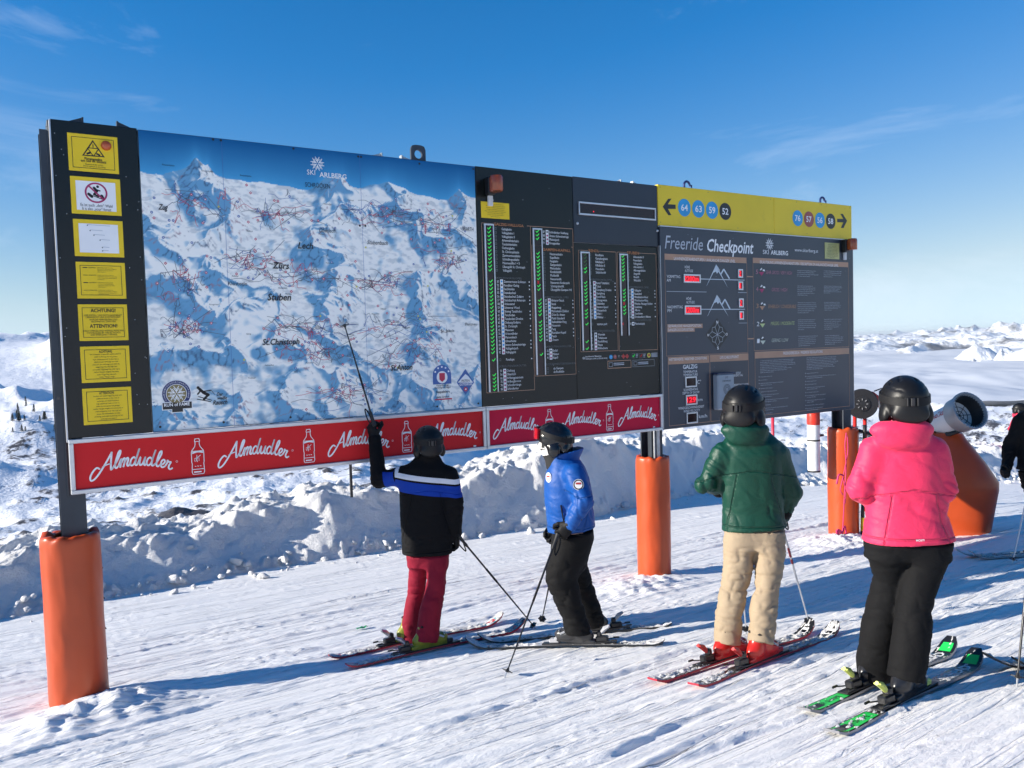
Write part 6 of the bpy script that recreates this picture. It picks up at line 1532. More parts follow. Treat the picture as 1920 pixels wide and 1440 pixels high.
def banded(name, base, bands, **kw):
    """fabric whose colour changes where the woven-in band coordinate passes given limits"""
    m = fabric(name, base, **kw); nt = m.node_tree; N = nt.nodes; L = nt.links.new; b = N['Principled BSDF']
    at = N.new('ShaderNodeAttribute'); at.attribute_name = 'band'
    prev = b.inputs['Base Color'].links[0].from_socket
    for (lo, hi, col) in bands:
        g = N.new('ShaderNodeMath'); g.operation = 'GREATER_THAN'; g.inputs[1].default_value = lo; L(at.outputs['Fac'], g.inputs[0])
        l = N.new('ShaderNodeMath'); l.operation = 'LESS_THAN'; l.inputs[1].default_value = hi; L(at.outputs['Fac'], l.inputs[0])
        mu = N.new('ShaderNodeMath'); mu.operation = 'MULTIPLY'; L(g.outputs[0], mu.inputs[0]); L(l.outputs[0], mu.inputs[1])
        mx = N.new('ShaderNodeMix'); mx.data_type = 'RGBA'; mx.inputs[7].default_value = (*col, 1); L(mu.outputs[0], mx.inputs[0]); L(prev, mx.inputs[6]); prev = mx.outputs[2]
    L(prev, b.inputs['Base Color']); return m

M_SKIN = mat('skin', (.48, .28, .21), .5, vary=.06, vscale=20)
M_GLOVE = mat('glove_black', (.006, .006, .007), .6, spec=.2, vary=.2, vscale=30, bump=.0012, bscale=90)
M_HELM = mat('helmet_black', (.007, .007, .008), .42, spec=.3, vary=.15, vscale=14, bump=.0003, bscale=200)
M_HELMG = mat('helmet_gloss', (.006, .006, .007), .16, spec=.4, vary=.2, vscale=14, coat=.3)
M_STRAP = mat('strap_black', (.010, .010, .011), .6, spec=.25, vary=.2, vscale=40)
M_LENS = mat('goggle_lens', (.02, .025, .04), .08, vary=.1, coat=.6)
M_PLAST = mat('hard_plastic_black', (.016, .016, .018), .32, vary=.2, vscale=20)
M_SILV = mat('buckle_metal', (.55, .56, .58), .3, .85, vary=.1, vscale=30)

def rotz(a): return np.array([[math.cos(a), -math.sin(a), 0], [math.sin(a), math.cos(a), 0], [0, 0, 1]])
def rotx(a): return np.array([[1, 0, 0], [0, math.cos(a), -math.sin(a)], [0, math.sin(a), math.cos(a)]])
def frame_mat(loc, R): M_ = Matrix([list(R[i]) + [float(loc[i])] for i in range(3)] + [[0, 0, 0, 1]]); return M_

# helmet in its own frame: faces +y, centre of the skull at the origin
def helmet_parts(style):
    sc = 1.0
    def fn(P):
        d_ = d_ell(P, (0, -.008, .018), (.122, .148, .128))
        ear = smin(d_ell(P, (.108, -.034, -.068), (.028, .050, .052)), d_ell(P, (-.108, -.034, -.068), (.028, .050, .052)), .01)
        nape = d_ell(P, (0, -.115, -.055), (.095, .040, .055))
        d_ = smin(smin(d_, ear, .03), nape, .03)
        d_ = np.maximum(d_, -d_ell(P, (0, .11, -.085), (.16, .115, .100)))      # face opening
        d_ = np.maximum(d_, -(P[:, 2] + .125))
        # raised shell edge and vents
        band = np.abs(P[:, 2] - (-.018 - .05 * P[:, 1] / .15)) - .004; d_ = np.where((band < 0) & (P[:, 1] < .06), d_ + .0035, d_)
        ax_ = np.abs(P[:, 0])
        for (x, y0, y1) in ((.030, .02, .075), (.030, -.085, -.015), (.072, -.06, .02)):
            gr = (np.abs(ax_ - x - .12 * np.abs(P[:, 1])) < .0055) & (P[:, 1] > y0) & (P[:, 1] < y1) & (P[:, 2] > .05); d_ = np.where(gr, d_ + .007, d_)
        rim = (np.abs(P[:, 2] - .095 + .25 * np.abs(P[:, 1] + .03)) < .003) & (ax_ > .03); d_ = np.where(rim, d_ + .003, d_)
        return d_
    return surface_nets(fn, (-.14, -.165, -.135), (.14, .15, .155), .0065)
HELM_V, HELM_F = helmet_parts(0); HELM_V = relax(HELM_V, HELM_F, 1, .4)

def add_helmet(root, c, R, size, m, goggles='front', lens=None, tilt=.0):
    """size scales the shell; goggles worn on the face or pushed up"""
    o = mesh_obj('helmet', HELM_V * size, HELM_F, m, root, smooth=True); o.matrix_local = frame_mat(c, R)
    def loop(rz, y0, dz):
        pts = []
        for k in range(40):
            a = 2 * math.pi * k / 40; x, y = .127 * math.sin(a), .152 * math.cos(a) - .008; pts.append(((x, y), dz + rz * math.cos(a)))
        return pts
    # strap round the shell
    V = []; Fc = []; n = 44
    for k in range(n):
        a = math.radians(40) + (2 * math.pi - math.radians(80)) * k / (n - 1)
        zc = .030 + .022 * math.cos(a) + (.03 if goggles == 'up' else 0) * (1 + math.cos(a)) / 2
        kk = math.sqrt(max(.2, 1 - ((zc - .018) / .128) ** 2)) * 1.035
        x, y = .122 * math.sin(a) * kk, .148 * math.cos(a) * kk - .008
        for (dz, e) in ((-.020, 1.0), (.020, 1.0 - .012), (.020, .95), (-.020, .95)): V.append((x * e, y * e, zc + dz))
    for k in range(n - 1):
        for j in range(4): Fc.append((4 * k + j, 4 * (k + 1) + j, 4 * (k + 1) + (j + 1) % 4, 4 * k + (j + 1) % 4))
    Fc += [(3, 2, 1, 0), tuple(4 * (n - 1) + j for j in range(4))]
    s = mesh_obj('goggle_strap', np.array(V) * size, Fc, M_STRAP, o, smooth=False); shade_auto(s, 50)
    b = MB(); b.box((0, -.163 * size, .012 * size), (.020, .014, .046), bev=.003); b.box((-.026, -.160 * size, .012 * size), (.007, .012, .044), bev=.002); b.box((.026, -.160 * size, .012 * size), (.007, .012, .044), bev=.002); b.build('strap_clip', M_PLAST, o)
    b = MB(); b.lathe([(.007, -.003), (.008, .002), (.004, .005)], (-.085 * size, -.105 * size, -.068 * size), 10, R=Matrix.Rotation(math.radians(120), 3, 'X')); b.build('snap', M_SILV, o)
    # goggles
    gz = -.008 if goggles == 'front' else .055
    V = []; Fc = []; n = 22; rows = [(-.046, .0), (-.042, .014), (.042, .014), (.046, .0)]
    for k in range(n):
        a = math.radians(-52 + 104 * k / (n - 1)); e = 1 - .35 * abs(k / (n - 1) - .5) ** 3 * 8 * .3
        for (dz, pr) in rows: V.append(((.118 + pr) * math.sin(a), (.122 + pr) * math.cos(a) + .018, gz + dz * e + (.012 * (1 - abs(2 * k / (n - 1) - 1) * 3) if abs(2 * k / (n - 1) - 1) < .33 and dz < 0 else 0)))
        for (dz, pr) in ((.038, -.012), (-.038, -.012)): V.append(((.118 + pr) * math.sin(a), (.122 + pr) * math.cos(a) + .018, gz + dz))
    m_ = len(rows) + 2
    for k in range(n - 1):
        for j in range(m_): Fc.append((m_ * k + j, m_ * k + (j + 1) % m_, m_ * (k + 1) + (j + 1) % m_, m_ * (k + 1) + j))
    Fc += [tuple(range(m_))[::-1], tuple(m_ * (n - 1) + j for j in range(m_))]
    g = mesh_obj('goggles', np.array(V) * size, Fc, lens or M_LENS, o, smooth=True); shade_auto(g, 40)
    return o

def head_fn(c, R):
    Rt = R
    def fn(P):
        q = (P - np.asarray(c)) @ Rt
        d_ = d_ell(q, (0, -.005, .015), (.076, .096, .105)); d_ = smin(d_, d_ell(q, (0, .022, -.065), (.056, .062, .060)), .04)
        d_ = smin(d_, d_cap(q, (0, .09, -.005), (0, .105, -.035), .010, .016), .018)          # nose
        d_ = smin(d_, d_cap(q, (-.045, .075, .018), (.045, .075, .018), .014, .014), .02)     # brow
        d_ = smin(d_, d_cap(q, (-.022, .083, -.066), (.022, .083, -.066), .009, .009), .012)  # mouth
        for s in (-1, 1):
            d_ = np.maximum(d_, -d_ell(q, (s * .032, .096, -.002), (.017, .014, .010)))
            d_ = smin(d_, d_ell(q, (s * .078, -.008, -.012), (.012, .022, .034)), .012)
        return d_
    return fn

# a glove: wrist at origin, fingers along +x, palm facing -z, thumb towards +y
def glove_mesh(curl, spread=.0):
    def fn(P):
        d_ = d_ell(P, (.052, 0, 0), (.058, .048, .026)); d_ = smin(d_, d_cap(P, (-.07, 0, 0), (.0, 0, 0), .046, .040), .02)
        for i, (y, L) in enumerate(((.036, .088), (.012, .098), (-.012, .092), (-.036, .074))):
            p = np.array((.095 - (.008 if i in (0, 3) else 0), y, 0)); a = 0.0
            for k, (f_, r) in enumerate(((.42, .0135), (.32, .0125), (.26, .0115))):
                a += curl * (.85, 1.0, .8)[k]; q = p + L * f_ * np.array((math.cos(a), spread * y * 4, -math.sin(a)))
                d_ = smin(d_, d_cap(P, p, q, r, r - .001), .005 if k or True else .012); p = q
        p = np.array((.02, .038, -.008))
        for k, v in enumerate(((.032, .026, -.012), (.026, .004, -.020 - curl * .01), (.020, -.010, -.014))):
            q = p + np.array(v); d_ = smin(d_, d_cap(P, p, q, .0145, .013), .008); p = q
        return d_
    V, F_ = surface_nets(fn, (-.12, -.07, -.11), (.21, .09, .05), .0058); return relax(V, F_, 1, .4), F_
GLOVES = {'fist': glove_mesh(1.15), 'relax': glove_mesh(.45)}

def add_glove(root, wrist, fdir, palm, pose='fist', m=None, left=False):
    x = np.array(fdir, float); x /= np.linalg.norm(x); z = -np.array(palm, float); z -= x * (z @ x); z /= np.linalg.norm(z); y = np.cross(z, x)
    V, F_ = GLOVES[pose]; V = V * 1.12; R = np.stack([x, y, z], 1)
    if left: V = V * np.array((1, -1, 1)); F_ = F_[:, ::-1]
    o = mesh_obj('glove', V, np.ascontiguousarray(F_), m or M_GLOVE, root, smooth=True); o.matrix_local = frame_mat(wrist, R); return o

# ski boot: sole centre at the origin, toe towards +y
def boot_meshes():
    def fn(P):
        d_ = smin(d_ell(P, (0, .10, .055), (.052, .085, .052)), d_ell(P, (0, -.05, .065), (.047, .095, .062)), .03)
        d_ = smin(d_, d_cap(P, (0, -.055, .09), (0, -.025, .22), .050, .052), .035)
        d_ = smin(d_, d_cap(P, (0, .05, .07), (0, .03, .17), .05, .05), .03)
        d_ = np.maximum(d_, P[:, 2] - .205 - .15 * P[:, 1])
        d_ = np.minimum(d_, np.maximum(np.maximum(np.abs(P[:, 0]) - .034, np.abs(P[:, 1]) - .165), np.abs(P[:, 2] - .018) - .018))
        seam = np.abs(P[:, 2] - (.135 - .45 * (P[:, 1] + .03))) - .003; d_ = np.where(seam < 0, d_ + .004, d_)
        return d_
    V, F_ = surface_nets(fn, (-.08, -.175, -.005), (.08, .195, .34), .0075); return relax(V, F_, 1, .4), F_
BOOT_V, BOOT_F = boot_meshes()

def add_boot(root, loc, yaw, tilt, m, cuffm=None, buckle=None, s=1.0):
    o = mesh_obj('ski_boot', BOOT_V * s, BOOT_F, m, root, smooth=True); o.matrix_local = frame_mat(loc, tilt @ rotz(yaw - math.pi / 2))
    for (y, z, a) in ((.125, .085, .5), (.075, .115, .55), (.050, .150, .28)):
        b = MB()
        for sx in (-1, 1):
            b.box((sx * .050 * s, (y - .02) * s, z * s), (.012, .050, .016), R=Matrix.Rotation(-a, 3, 'X'), bev=.003)
        b.box((0, (y + .012) * s, (z + .008) * s), (.085 * s, .010, .012), R=Matrix.Rotation(-a, 3, 'X'), bev=.003)
        b.build('buckle', buckle or M_SILV, o)
    b = MB(); b.box((0, -.025 * s, .200 * s), (.106 * s, .110 * s, .022), R=Matrix.Rotation(.2, 3, 'X'), bev=.012); b.build('power_strap', cuffm or M_STRAP, o)
    return o

def person(key, D, facing, jm, tm, hm, label, cat='person', depth=.66, legdepth=.95, hood=True, jopt=None, topt=None, head_yaw=0, head_pitch=0, helm_style='front', lens=None, bootm=None, cuffm=None, buckle=None, boots=(), glovepose=(), profile=False, bandfn=None, arm_r=(.088, .074, .058), h=.0105, gm=None, skinm=None, group=None, foot_tilt=None):
    root = empty('person', D['root']); tag(root, label, cat, group)
    Fx = np.array((math.cos(facing), math.sin(facing))); Rx = np.array((Fx[1], -Fx[0]))      # facing and right hand side
    F3 = np.append(Fx, 0)
    def wd(w, k):            # measured silhouette half width -> width, depth
        return (w / k, w) if profile else (w, w * k)
    tors = [(np.array(c), *wd(w, depth)) for c, w in D['torso']]
    n = len(tors); tors = [(c, w * (1.0 if i else 1.045) + (.008 if i == 0 else 0), d_ * (1.0 if i else 1.06) + (.010 if i == 0 else 0)) for i, (c, w, d_) in enumerate(tors)]
    hd = np.array(D['head']); Rh = rotz(facing - math.pi / 2 + head_yaw) @ rotx(head_pitch)
    aL = [np.array(p) for p in D['armL']]; aR = [np.array(p) for p in D['armR']]
    zh = tors[0][0][2]
    # --- jacket
    def arms(P):
        d_ = None
        for a in (aL, aR):
            e = smin(d_cap(P, a[0], a[1], arm_r[0], arm_r[1]), d_cap(P, a[1], a[2], arm_r[1], arm_r[2]), .02)
            e = np.minimum(e, d_cap(P, a[2], a[2] + (a[2] - a[1]) / np.linalg.norm(a[2] - a[1]) * .012, arm_r[2] + .004, arm_r[2] + .004))
            d_ = e if d_ is None else np.minimum(d_, e)
        return d_
    neck = tors[-1][0]
    def hoodf(P):
        Rr = np.stack([np.append(Rx, 0), F3, [0, 0, 1]], 1)
        c = np.array(D['hood']); W = (jopt or {}).get('hood_w', .17)
        e = d_ell(P, c, (W, .085, .070), Rr); e = smin(e, d_ell(P, c + np.array((0, 0, -.055)) - F3 * .02, (W * .80, .062, .060), Rr), .03)
        cut = d_ell(P, c + np.array((0, 0, .055)) + F3 * .05, (W * .66, .09, .06), Rr)
        return np.maximum(e, -cut)
    def jf(P):
        d_ = d_loft(P, tors, Rx, Fx); d_ = smin(d_, arms(P), .045)
        if hood and 'hood' in D: d_ = smin(d_, hoodf(P), .022)
        col_ = d_cap(P, neck, neck + (hd - neck) * .40, .085, .080); d_ = smin(d_, col_, .03)
        return d_
    allp = np.array([t[0] for t in tors] + aL + aR + [hd]); pad = max(t[1] for t in tors) + .03
    lo = allp.min(0) - .13; hi = allp.max(0) + .13; tc_ = np.array([t[0] for t in tors]); wmax = max(max(t[1], t[2]) for t in tors)
    lo = np.minimum(lo, tc_.min(0) - np.array((wmax, wmax, 0)) - .02); hi = np.maximum(hi, tc_.max(0) + np.array((wmax, wmax, 0)) + .02); lo[2] = min(zh, *(p[2] - .1 for p in aL + aR)) ; hi[2] = max(neck[2] + .12, *(p[2] + .1 for p in aL + aR))
    el = [aL[1], aR[1]]; jo = dict(amp=.011, fz=15, fh=5.0, tilt=0.0); jo.update(jopt or {})
    def jdisp(V, N):
        me = sum(np.exp(-(np.linalg.norm(V - e, axis=1) / .15) ** 2) for e in el)
        mw = np.exp(-((V[:, 2] - (zh + .14)) / .12) ** 2)
        arm_near = np.exp(-(np.maximum(arms(V), 0) / .03) ** 2) * np.exp(-(np.maximum(-d_loft(V, tors, Rx, Fx), 0) / .02) ** 2)
        mask = np.clip(.22 + 1.0 * me + .55 * mw + .3 * arm_near, 0, 1.3)
        mask = mask * np.clip((V[:, 2] - zh) / .04, .25, 1)
        V = folds(V, N, jo['fz'], jo['fh'], jo['amp'], mask, 3 + len(key), tilt=jo['tilt'])
        V = V + N * (.0035 * (noise3(V * 6.0, 31) - .5) * 2)[:, None]
        return V
    garment('jacket', jf, lo, hi, h, jm, root, jdisp, (lambda V: {**(bandfn(V, D, arms, tors, Rx, Fx) if bandfn else {}), 'seam': seam_lines(V, tors, arms(V), Rx, Fx, zh)}))
    # --- trousers
    to = dict(amp=.013, fz=17, fh=4.5, low=.25); to.update(topt or {})
    legs = []
    for nm in ('legL', 'legR'):
        lv = [(np.array(c), *( (w * legdepth, w) if profile else (w, w * legdepth))) for c, w in D[nm]]; lv = lv[:-2] + [(lv[-2][0], lv[-2][1] * 1.02, lv[-2][2] * 1.04), (lv[-1][0], lv[-1][1] * 1.04, lv[-1][2] * 1.12)]; lv = [(c_, a_ * (.86 if c_[2] > tors[0][0][2] - .09 else 1), b_ * (.86 if c_[2] > tors[0][0][2] - .09 else 1)) for c_, a_, b_ in lv]; legs.append(lv)
    hip_c = tors[0][0]; seat = [(tors[0][0] + np.array((0, 0, .10)), tors[0][1] * .82, tors[0][2] * .80), ((legs[0][0][0] + legs[1][0][0]) / 2 + np.array((0, 0, -.02)), tors[0][1] * to.get('seat', .88), tors[0][2] * to.get('seat', .88)), ((legs[0][1][0] + legs[1][1][0]) / 2 + np.array((0, 0, -.01)), tors[0][1] * to.get('seat2', .78), tors[0][2] * .7)]
    def tf(P):
        d_ = smin(d_loft(P, legs[0], Rx, Fx, 2.1), d_loft(P, legs[1], Rx, Fx, 2.1), .012)
        return smin(d_, d_loft(P, seat, Rx, Fx), .045)
    pts = np.array([l[0] for lv in legs for l in lv] + [s_[0] for s_ in seat]); wm = max(max(l[1], l[2]) for lv in legs for l in lv) + .03; wm = max(wm, max(s_[1] for s_ in seat) + .02)
    lo = pts.min(0) - np.array((wm, wm, 0)); hi = pts.max(0) + np.array((wm, wm, .02))
    def tdisp(V, N):
        kz = [lv[len(lv) // 2][0][2] for lv in legs]; az = min(lv[-1][0][2] for lv in legs)
        mk = np.exp(-((V[:, 2] - np.mean(kz)) / .14) ** 2); mb = np.exp(-((V[:, 2] - az - .10) / .12) ** 2); mc = np.exp(-((V[:, 2] - legs[0][1][0][2]) / .10) ** 2)
        mask = np.clip(to['low'] + mk + .85 * mb + .6 * mc, 0, 1.3) * np.clip((V[:, 2] - az) / .03, .3, 1)
        V = folds(V, N, to['fz'], to['fh'], to['amp'], mask, 13 + len(key))
        V = V + N * (.004 * (noise3(V * 5.0, 37) - .5) * 2)[:, None]
        dj = jf(V); tuck = (V[:, 2] > zh - .004) & (dj > -.024)          # tucked under the jacket
        return V - N * (np.where(tuck, dj + .024, 0))[:, None]
    garment('trousers', tf, lo, hi, h, tm, root, tdisp, (lambda V: {'stripe': V[:, 0]}) if False else None)
    # --- the body itself, one continuous surface under the clothes
    hf = head_fn(hd, Rh)
    def bf(P):
        d_ = d_loft(P, [(c + np.array((0, 0, .03)), w * .72, d2 * .70) for c, w, d2 in tors[:-2]], Rx, Fx)
        d_ = smin(d_, hf(P), .02); d_ = smin(d_, d_cap(P, neck - np.array((0, 0, .05)), hd - np.array((0, 0, .06)), .062, .056), .03)
        for a in (aL, aR):
            fd = (a[2] - a[1]) / np.linalg.norm(a[2] - a[1])
            d_ = smin(d_, d_cap(P, a[0], a[1], .055, .046), .03); d_ = smin(d_, d_cap(P, a[1], a[2], .044, .032), .02); d_ = smin(d_, d_cap(P, a[2], a[2] + fd * .08, .030, .022), .01)
        for lv in legs:
            for i in range(len(lv) - 2): d_ = smin(d_, d_cap(P, lv[i][0], lv[i + 1][0], min(lv[i][1], lv[i][2]) * .72, min(lv[i + 1][1], lv[i + 1][2]) * .66), .03)
        return smin(d_, d_loft(P, [(c, w * .75, d2 * .75) for c, w, d2 in seat], Rx, Fx), .03)
    lo = np.minimum(pts.min(0), allp.min(0)) - .16; hi = np.maximum(pts.max(0), allp.max(0)) + .17; lo[2] = pts[:, 2].min()
    garment('body', bf, lo, hi, .017, skinm or M_SKIN, root)
    ho = add_helmet(root, hd + np.array((0, 0, .010)), Rh, D['helm'] / .124, hm, helm_style, lens)
    for (p, yaw) in boots: add_boot(root, p, yaw, foot_tilt if foot_tilt is not None else np.eye(3), bootm, cuffm, buckle)
    for i, a in enumerate((aL, aR)):
        if i < len(glovepose) and glovepose[i]:
            fd, pl, ps = glovepose[i]; add_glove(root, a[2] + np.array(fd) / np.linalg.norm(fd) * .03, fd, pl, ps, gm, left=(i == 0))
    return root, dict(Rx=Rx, Fx=Fx, tors=tors, legs=legs, head=hd, Rh=Rh, helmet=ho)

# ------------------------------------------------------------------ skis and poles
def ground_frame(x, y, yaw):
    e = .25; zx = float(ground_z(x + e, y) - ground_z(x - e, y)) / (2 * e); zy = float(ground_z(x, y + e) - ground_z(x, y - e)) / (2 * e)
    nrm = np.array((-zx, -zy, 1)); nrm /= np.linalg.norm(nrm); f_ = np.array((math.cos(yaw), math.sin(yaw), 0)); f_ -= nrm * (f_ @ nrm); f_ /= np.linalg.norm(f_); r = np.cross(f_, nrm)
    return np.stack([r, f_, nrm], 1)

def ski_profile(L, n=46):
    S = np.linspace(0, 1, n); y = (S - .5) * L
    w = np.interp(S, [0, .02, .10, .45, .86, .93, .97, .99, 1], [.088, .104, .108, .072, .122, .122, .110, .092, .060]) / 2
    z = .085 * np.clip((S - .88) / .12, 0, 1) ** 2 + .022 * np.clip((.05 - S) / .05, 0, 1) ** 1.6 + .006 * np.sin(np.clip((S - .1) / .75, 0, 1) * math.pi)
    return S, y, w, z

def make_ski(L, base, edge, patches, texts, label, group, snow=.35, seed=0, bind=(.018, .018, .02), lever=None, at=0.0):
    """patches: (from, to, inset, material) along 0..1; texts: (string, along, size, material)"""
    S, y, w, z = ski_profile(L); t = .013; V = []; Fc = []; mi = []
    n = len(S)
    for i in range(n): V += [(-w[i], y[i], z[i] + t), (w[i], y[i], z[i] + t), (w[i] * 1.03, y[i], z[i]), (-w[i] * 1.03, y[i], z[i])]
    for i in range(n - 1):
        for j in range(4):
            Fc.append((4 * i + j, 4 * i + (j + 1) % 4, 4 * (i + 1) + (j + 1) % 4, 4 * (i + 1) + j)); mi.append(0 if j == 0 else 1)
    Fc += [(3, 2, 1, 0), tuple(4 * (n - 1) + j for j in range(4))]; mi += [1, 1]
    o = mesh_obj('ski', V, Fc, mats=[base, edge], midx=mi); tag(o, label, 'ski', group)
    def strip(a, b, ins, m, zo):
        vs = []; ss = np.linspace(a, b, max(3, int((b - a) * 60)))
        for s in ss: ww = np.interp(s, S, w) - ins; zz = np.interp(s, S, z) + t + zo; yy = (s - .5) * L; vs += [(-ww, yy, zz), (ww, yy, zz)]
        mesh_obj('top_sheet_graphic', vs, [(2 * i, 2 * i + 1, 2 * i + 3, 2 * i + 2) for i in range(len(ss) - 1)], m, o)
    for k, (a, b, ins, m) in enumerate(patches): strip(a, b, ins, m, .0008 + .0004 * k)
    for (st, al, size, m, flip) in texts:
        v, fc, wd = text_mesh(st, 1); k = size; vs = []
        for (x, yy) in v:
            u_, v_ = (x - wd / 2) * k, (yy - .5) * k
            if flip: u_, v_ = -u_, -v_
            yl = (al - .5) * L + u_; xl = v_; s = yl / L + .5
            vs.append((-xl, yl, float(np.interp(s, S, z)) + t + .0026))
        mesh_obj('ski_lettering', vs, fc, m, o)
    # binding: plate, toe piece, heel piece with lever, brake arms
    zb = t + .006
    b = MB(); b.box((0, at - .02, zb + .006), (.070, .62, .012), bev=.003); b.build('binding_plate', mat('bind_%.2f' % bind[0], bind, .4), o)
    b = MB(); b.box((0, at + .185, zb + .03), (.062, .085, .036), bev=.008); b.box((0, at + .160, zb + .05), (.070, .035, .028), bev=.008); b.build('toe_piece', lever or M_PLAST, o)
    b = MB(); b.box((0, at - .215, zb + .035), (.058, .10, .050), bev=.010); b.box((0, at - .195, zb + .075), (.050, .04, .045), bev=.010); b.build('heel_piece', M_PLAST, o)
    b = MB(); b.tube([(0, at - .21, zb + .08), (0, at - .245, zb + .115), (0, at - .285, zb + .135)], [.016, .020, .012], 8); b.box((0, at - .26, zb + .118), (.044, .055, .010), R=Matrix.Rotation(-.55, 3, 'X'), bev=.003); b.build('heel_lever', lever or M_SILV, o)
    for sx in (-1, 1):
        b = MB(); b.tube([(sx * .042, at - .15, zb + .012), (sx * .050, at - .23, zb + .016), (sx * .052, at - .31, zb + .03)], .0042, 6); b.box((sx * .052, at - .32, zb + .032), (.012, .05, .014), bev=.004); b.build('brake_arm', M_PLAST, o)
    if snow:
        rs = np.random.RandomState(seed + 40); gx, gy = np.meshgrid(np.linspace(-1, 1, 15), np.linspace(0, 1, 150), indexing='ij')
        yy = (gy - .5) * L; ww = np.interp(gy, S, w); hh = fbm2(gx * 2.2 + seed * 3, gy * 26 + seed * 5, 4, 701 + seed) + .30 * np.cos(np.clip((gy - .15) / .3, -1, 1) * 3) * 0 - (.74 - snow) + .25 * np.exp(-((gy - .12) / .1) ** 2) + .2 * np.exp(-((gy - .82) / .12) ** 2)
        hh = np.where((gy > .30) & (gy < .62), hh - .5, hh); ht = np.clip(hh, -.02, 1) * .022; ht = np.where(hh < 0, -.004, ht * (1 - gx ** 4 * .6) + .004 * fbm2(gx * 12, gy * 160, 2, 31))
        zz = np.interp(gy, S, z) + t + .0012 + ht
        so = mesh_obj('snow_crust', np.stack([gx * ww * .97, yy, zz], -1).reshape(-1, 3), grid_faces(15, 150), M_BANK, o, smooth=True); so['kind'] = 'stuff'
    return o

def place_ski(o, x, y, yaw, lift=.0):
    R = ground_frame(x, y, yaw); L_ = 1.6; hz = max(surf_z(x + R[0, 1] * s, y + R[1, 1] * s) - R[2, 1] * s for s in np.linspace(-.7, .7, 9)); hm_ = np.median([surf_z(x + R[0, 1] * s, y + R[1, 1] * s) - R[2, 1] * s for s in np.linspace(-.7, .7, 9)])
    zc = .5 * hz + .5 * hm_ + .002 + lift
    o.matrix_world = frame_mat((x, y, zc), R); return zc, R

def make_pole(top, tip, shaft, grip, label, group, bands=(), sink=.0, floating=False, strapside=1):
    top = np.array(top, float); tip = np.array(tip, float); L = np.linalg.norm(top - tip); zax = (top - tip) / L
    x = np.cross((0, 1, 0), zax); x /= np.linalg.norm(x); yv = np.cross(zax, x); R = np.stack([x, yv, zax], 1)
    root = empty('ski_pole'); root.matrix_world = frame_mat(tip, R); tag(root, label, 'ski pole', group)
    b = MB(); b.tube([(0, 0, .05), (0, 0, .5), (0, 0, L - .12)], [.0052, .0075, .0085], 10); shade_auto(b.build('shaft', shaft, root))
    b = MB(); b.tube([(0, 0, -.01), (0, 0, .06)], [.002, .006], 8); b.build('tip', M_SILV, root)
    b = MB(); n = 12; V = []
    for zz in (.062, .068):
        for k in range(n): a = 2 * math.pi * k / n; r = .030 if k % 2 else .040; V.append((r * math.cos(a), r * math.sin(a), zz))
    b.add(V, [tuple(range(n))[::-1], tuple(range(n, 2 * n))] + [(k, (k + 1) % n, n + (k + 1) % n, n + k) for k in range(n)]); b.tube([(0, 0, .055), (0, 0, .085)], [.014, .009], 8); b.build('basket', M_PLAST, root)
    b = MB(); b.lathe([(.011, 0), (.014, .02), (.0125, .05), (.0145, .085), (.017, .11), (.020, .125), (.012, .135)], (0, 0, L - .125), 12); shade_auto(b.build('grip', grip, root))
    b = MB(); pts = [(.012, 0, L - .01), (.035 * strapside, .01, L - .03), (.048 * strapside, .015, L - .09), (.040 * strapside, .01, L - .16), (.018 * strapside, 0, L - .11), (.010, 0, L - .02)]
    pts = smooth_path(pts, 4); b.tube([tuple(p) for p in pts], .0055, 6); b.build('strap', M_STRAP, root)
    for (a, c_, m) in bands: b = MB(); b.tube([(0, 0, L * a), (0, 0, L * c_)], [.0094, .0094], 10); b.build('shaft_band', m, root)
    return root

PE = PEOPLE
SK = {}
for (k, c, yaw, L) in PE['skis']: SK.setdefault(k, []).append((c, yaw, L))

# --- the skier with the raised pole
YW = facing_board = math.atan2(BN[1], BN[0])
def band_black(V, D, arms, tors, Rx, Fx):
    aL = [np.array(p) for p in D['armL']]; aR = [np.array(p) for p in D['armR']]
    zs = tors[4][0][2]
    tor = zs - V[:, 2] + .10
    tor = tor - .04 * np.clip((V @ np.append(Rx, 0) - tors[4][0] @ np.append(Rx, 0)) / .25, -1, 1)
    def along(a): ax = (a[1] - a[0]) / np.linalg.norm(a[1] - a[0]); return (V - a[0]) @ ax + .10
    dL = d_cap(V, aL[0], aL[1], .085, .074); dR = d_cap(V, aR[0], aR[1], .085, .074); dT = d_loft(V, tors, Rx, Fx)
    fore = d_cap(V, aL[1], aL[2], .074, .058)
    res = tor.copy(); cl = (dL < dT - .012) | ((fore < dT) & (V[:, 2] > aL[0][2] + .06)); res = np.where(cl, along(aL), res)
    up = (V[:, 2] > aL[1][2] + .085) & (np.linalg.norm(V[:, :2] - aL[1][:2], axis=1) < .16); res = np.where(up, .5, res)
    return {'band': res}
M_JB = banded('jacket_black_striped', (.004, .004, .005), [(.085, .128, (.70, .70, .74)), (.145, .245, (.008, .045, .33))], rough=.8, sheen=0, spec=.18)
sk = SK['black']; D = PE['black']
r1 = np.array(D['root'])
def boot_pos(root, c, yaw, along, zc, R): p = np.array((c[0], c[1], zc)) + R[:, 1] * along + R[:, 2] * .030; return p - np.array(root)
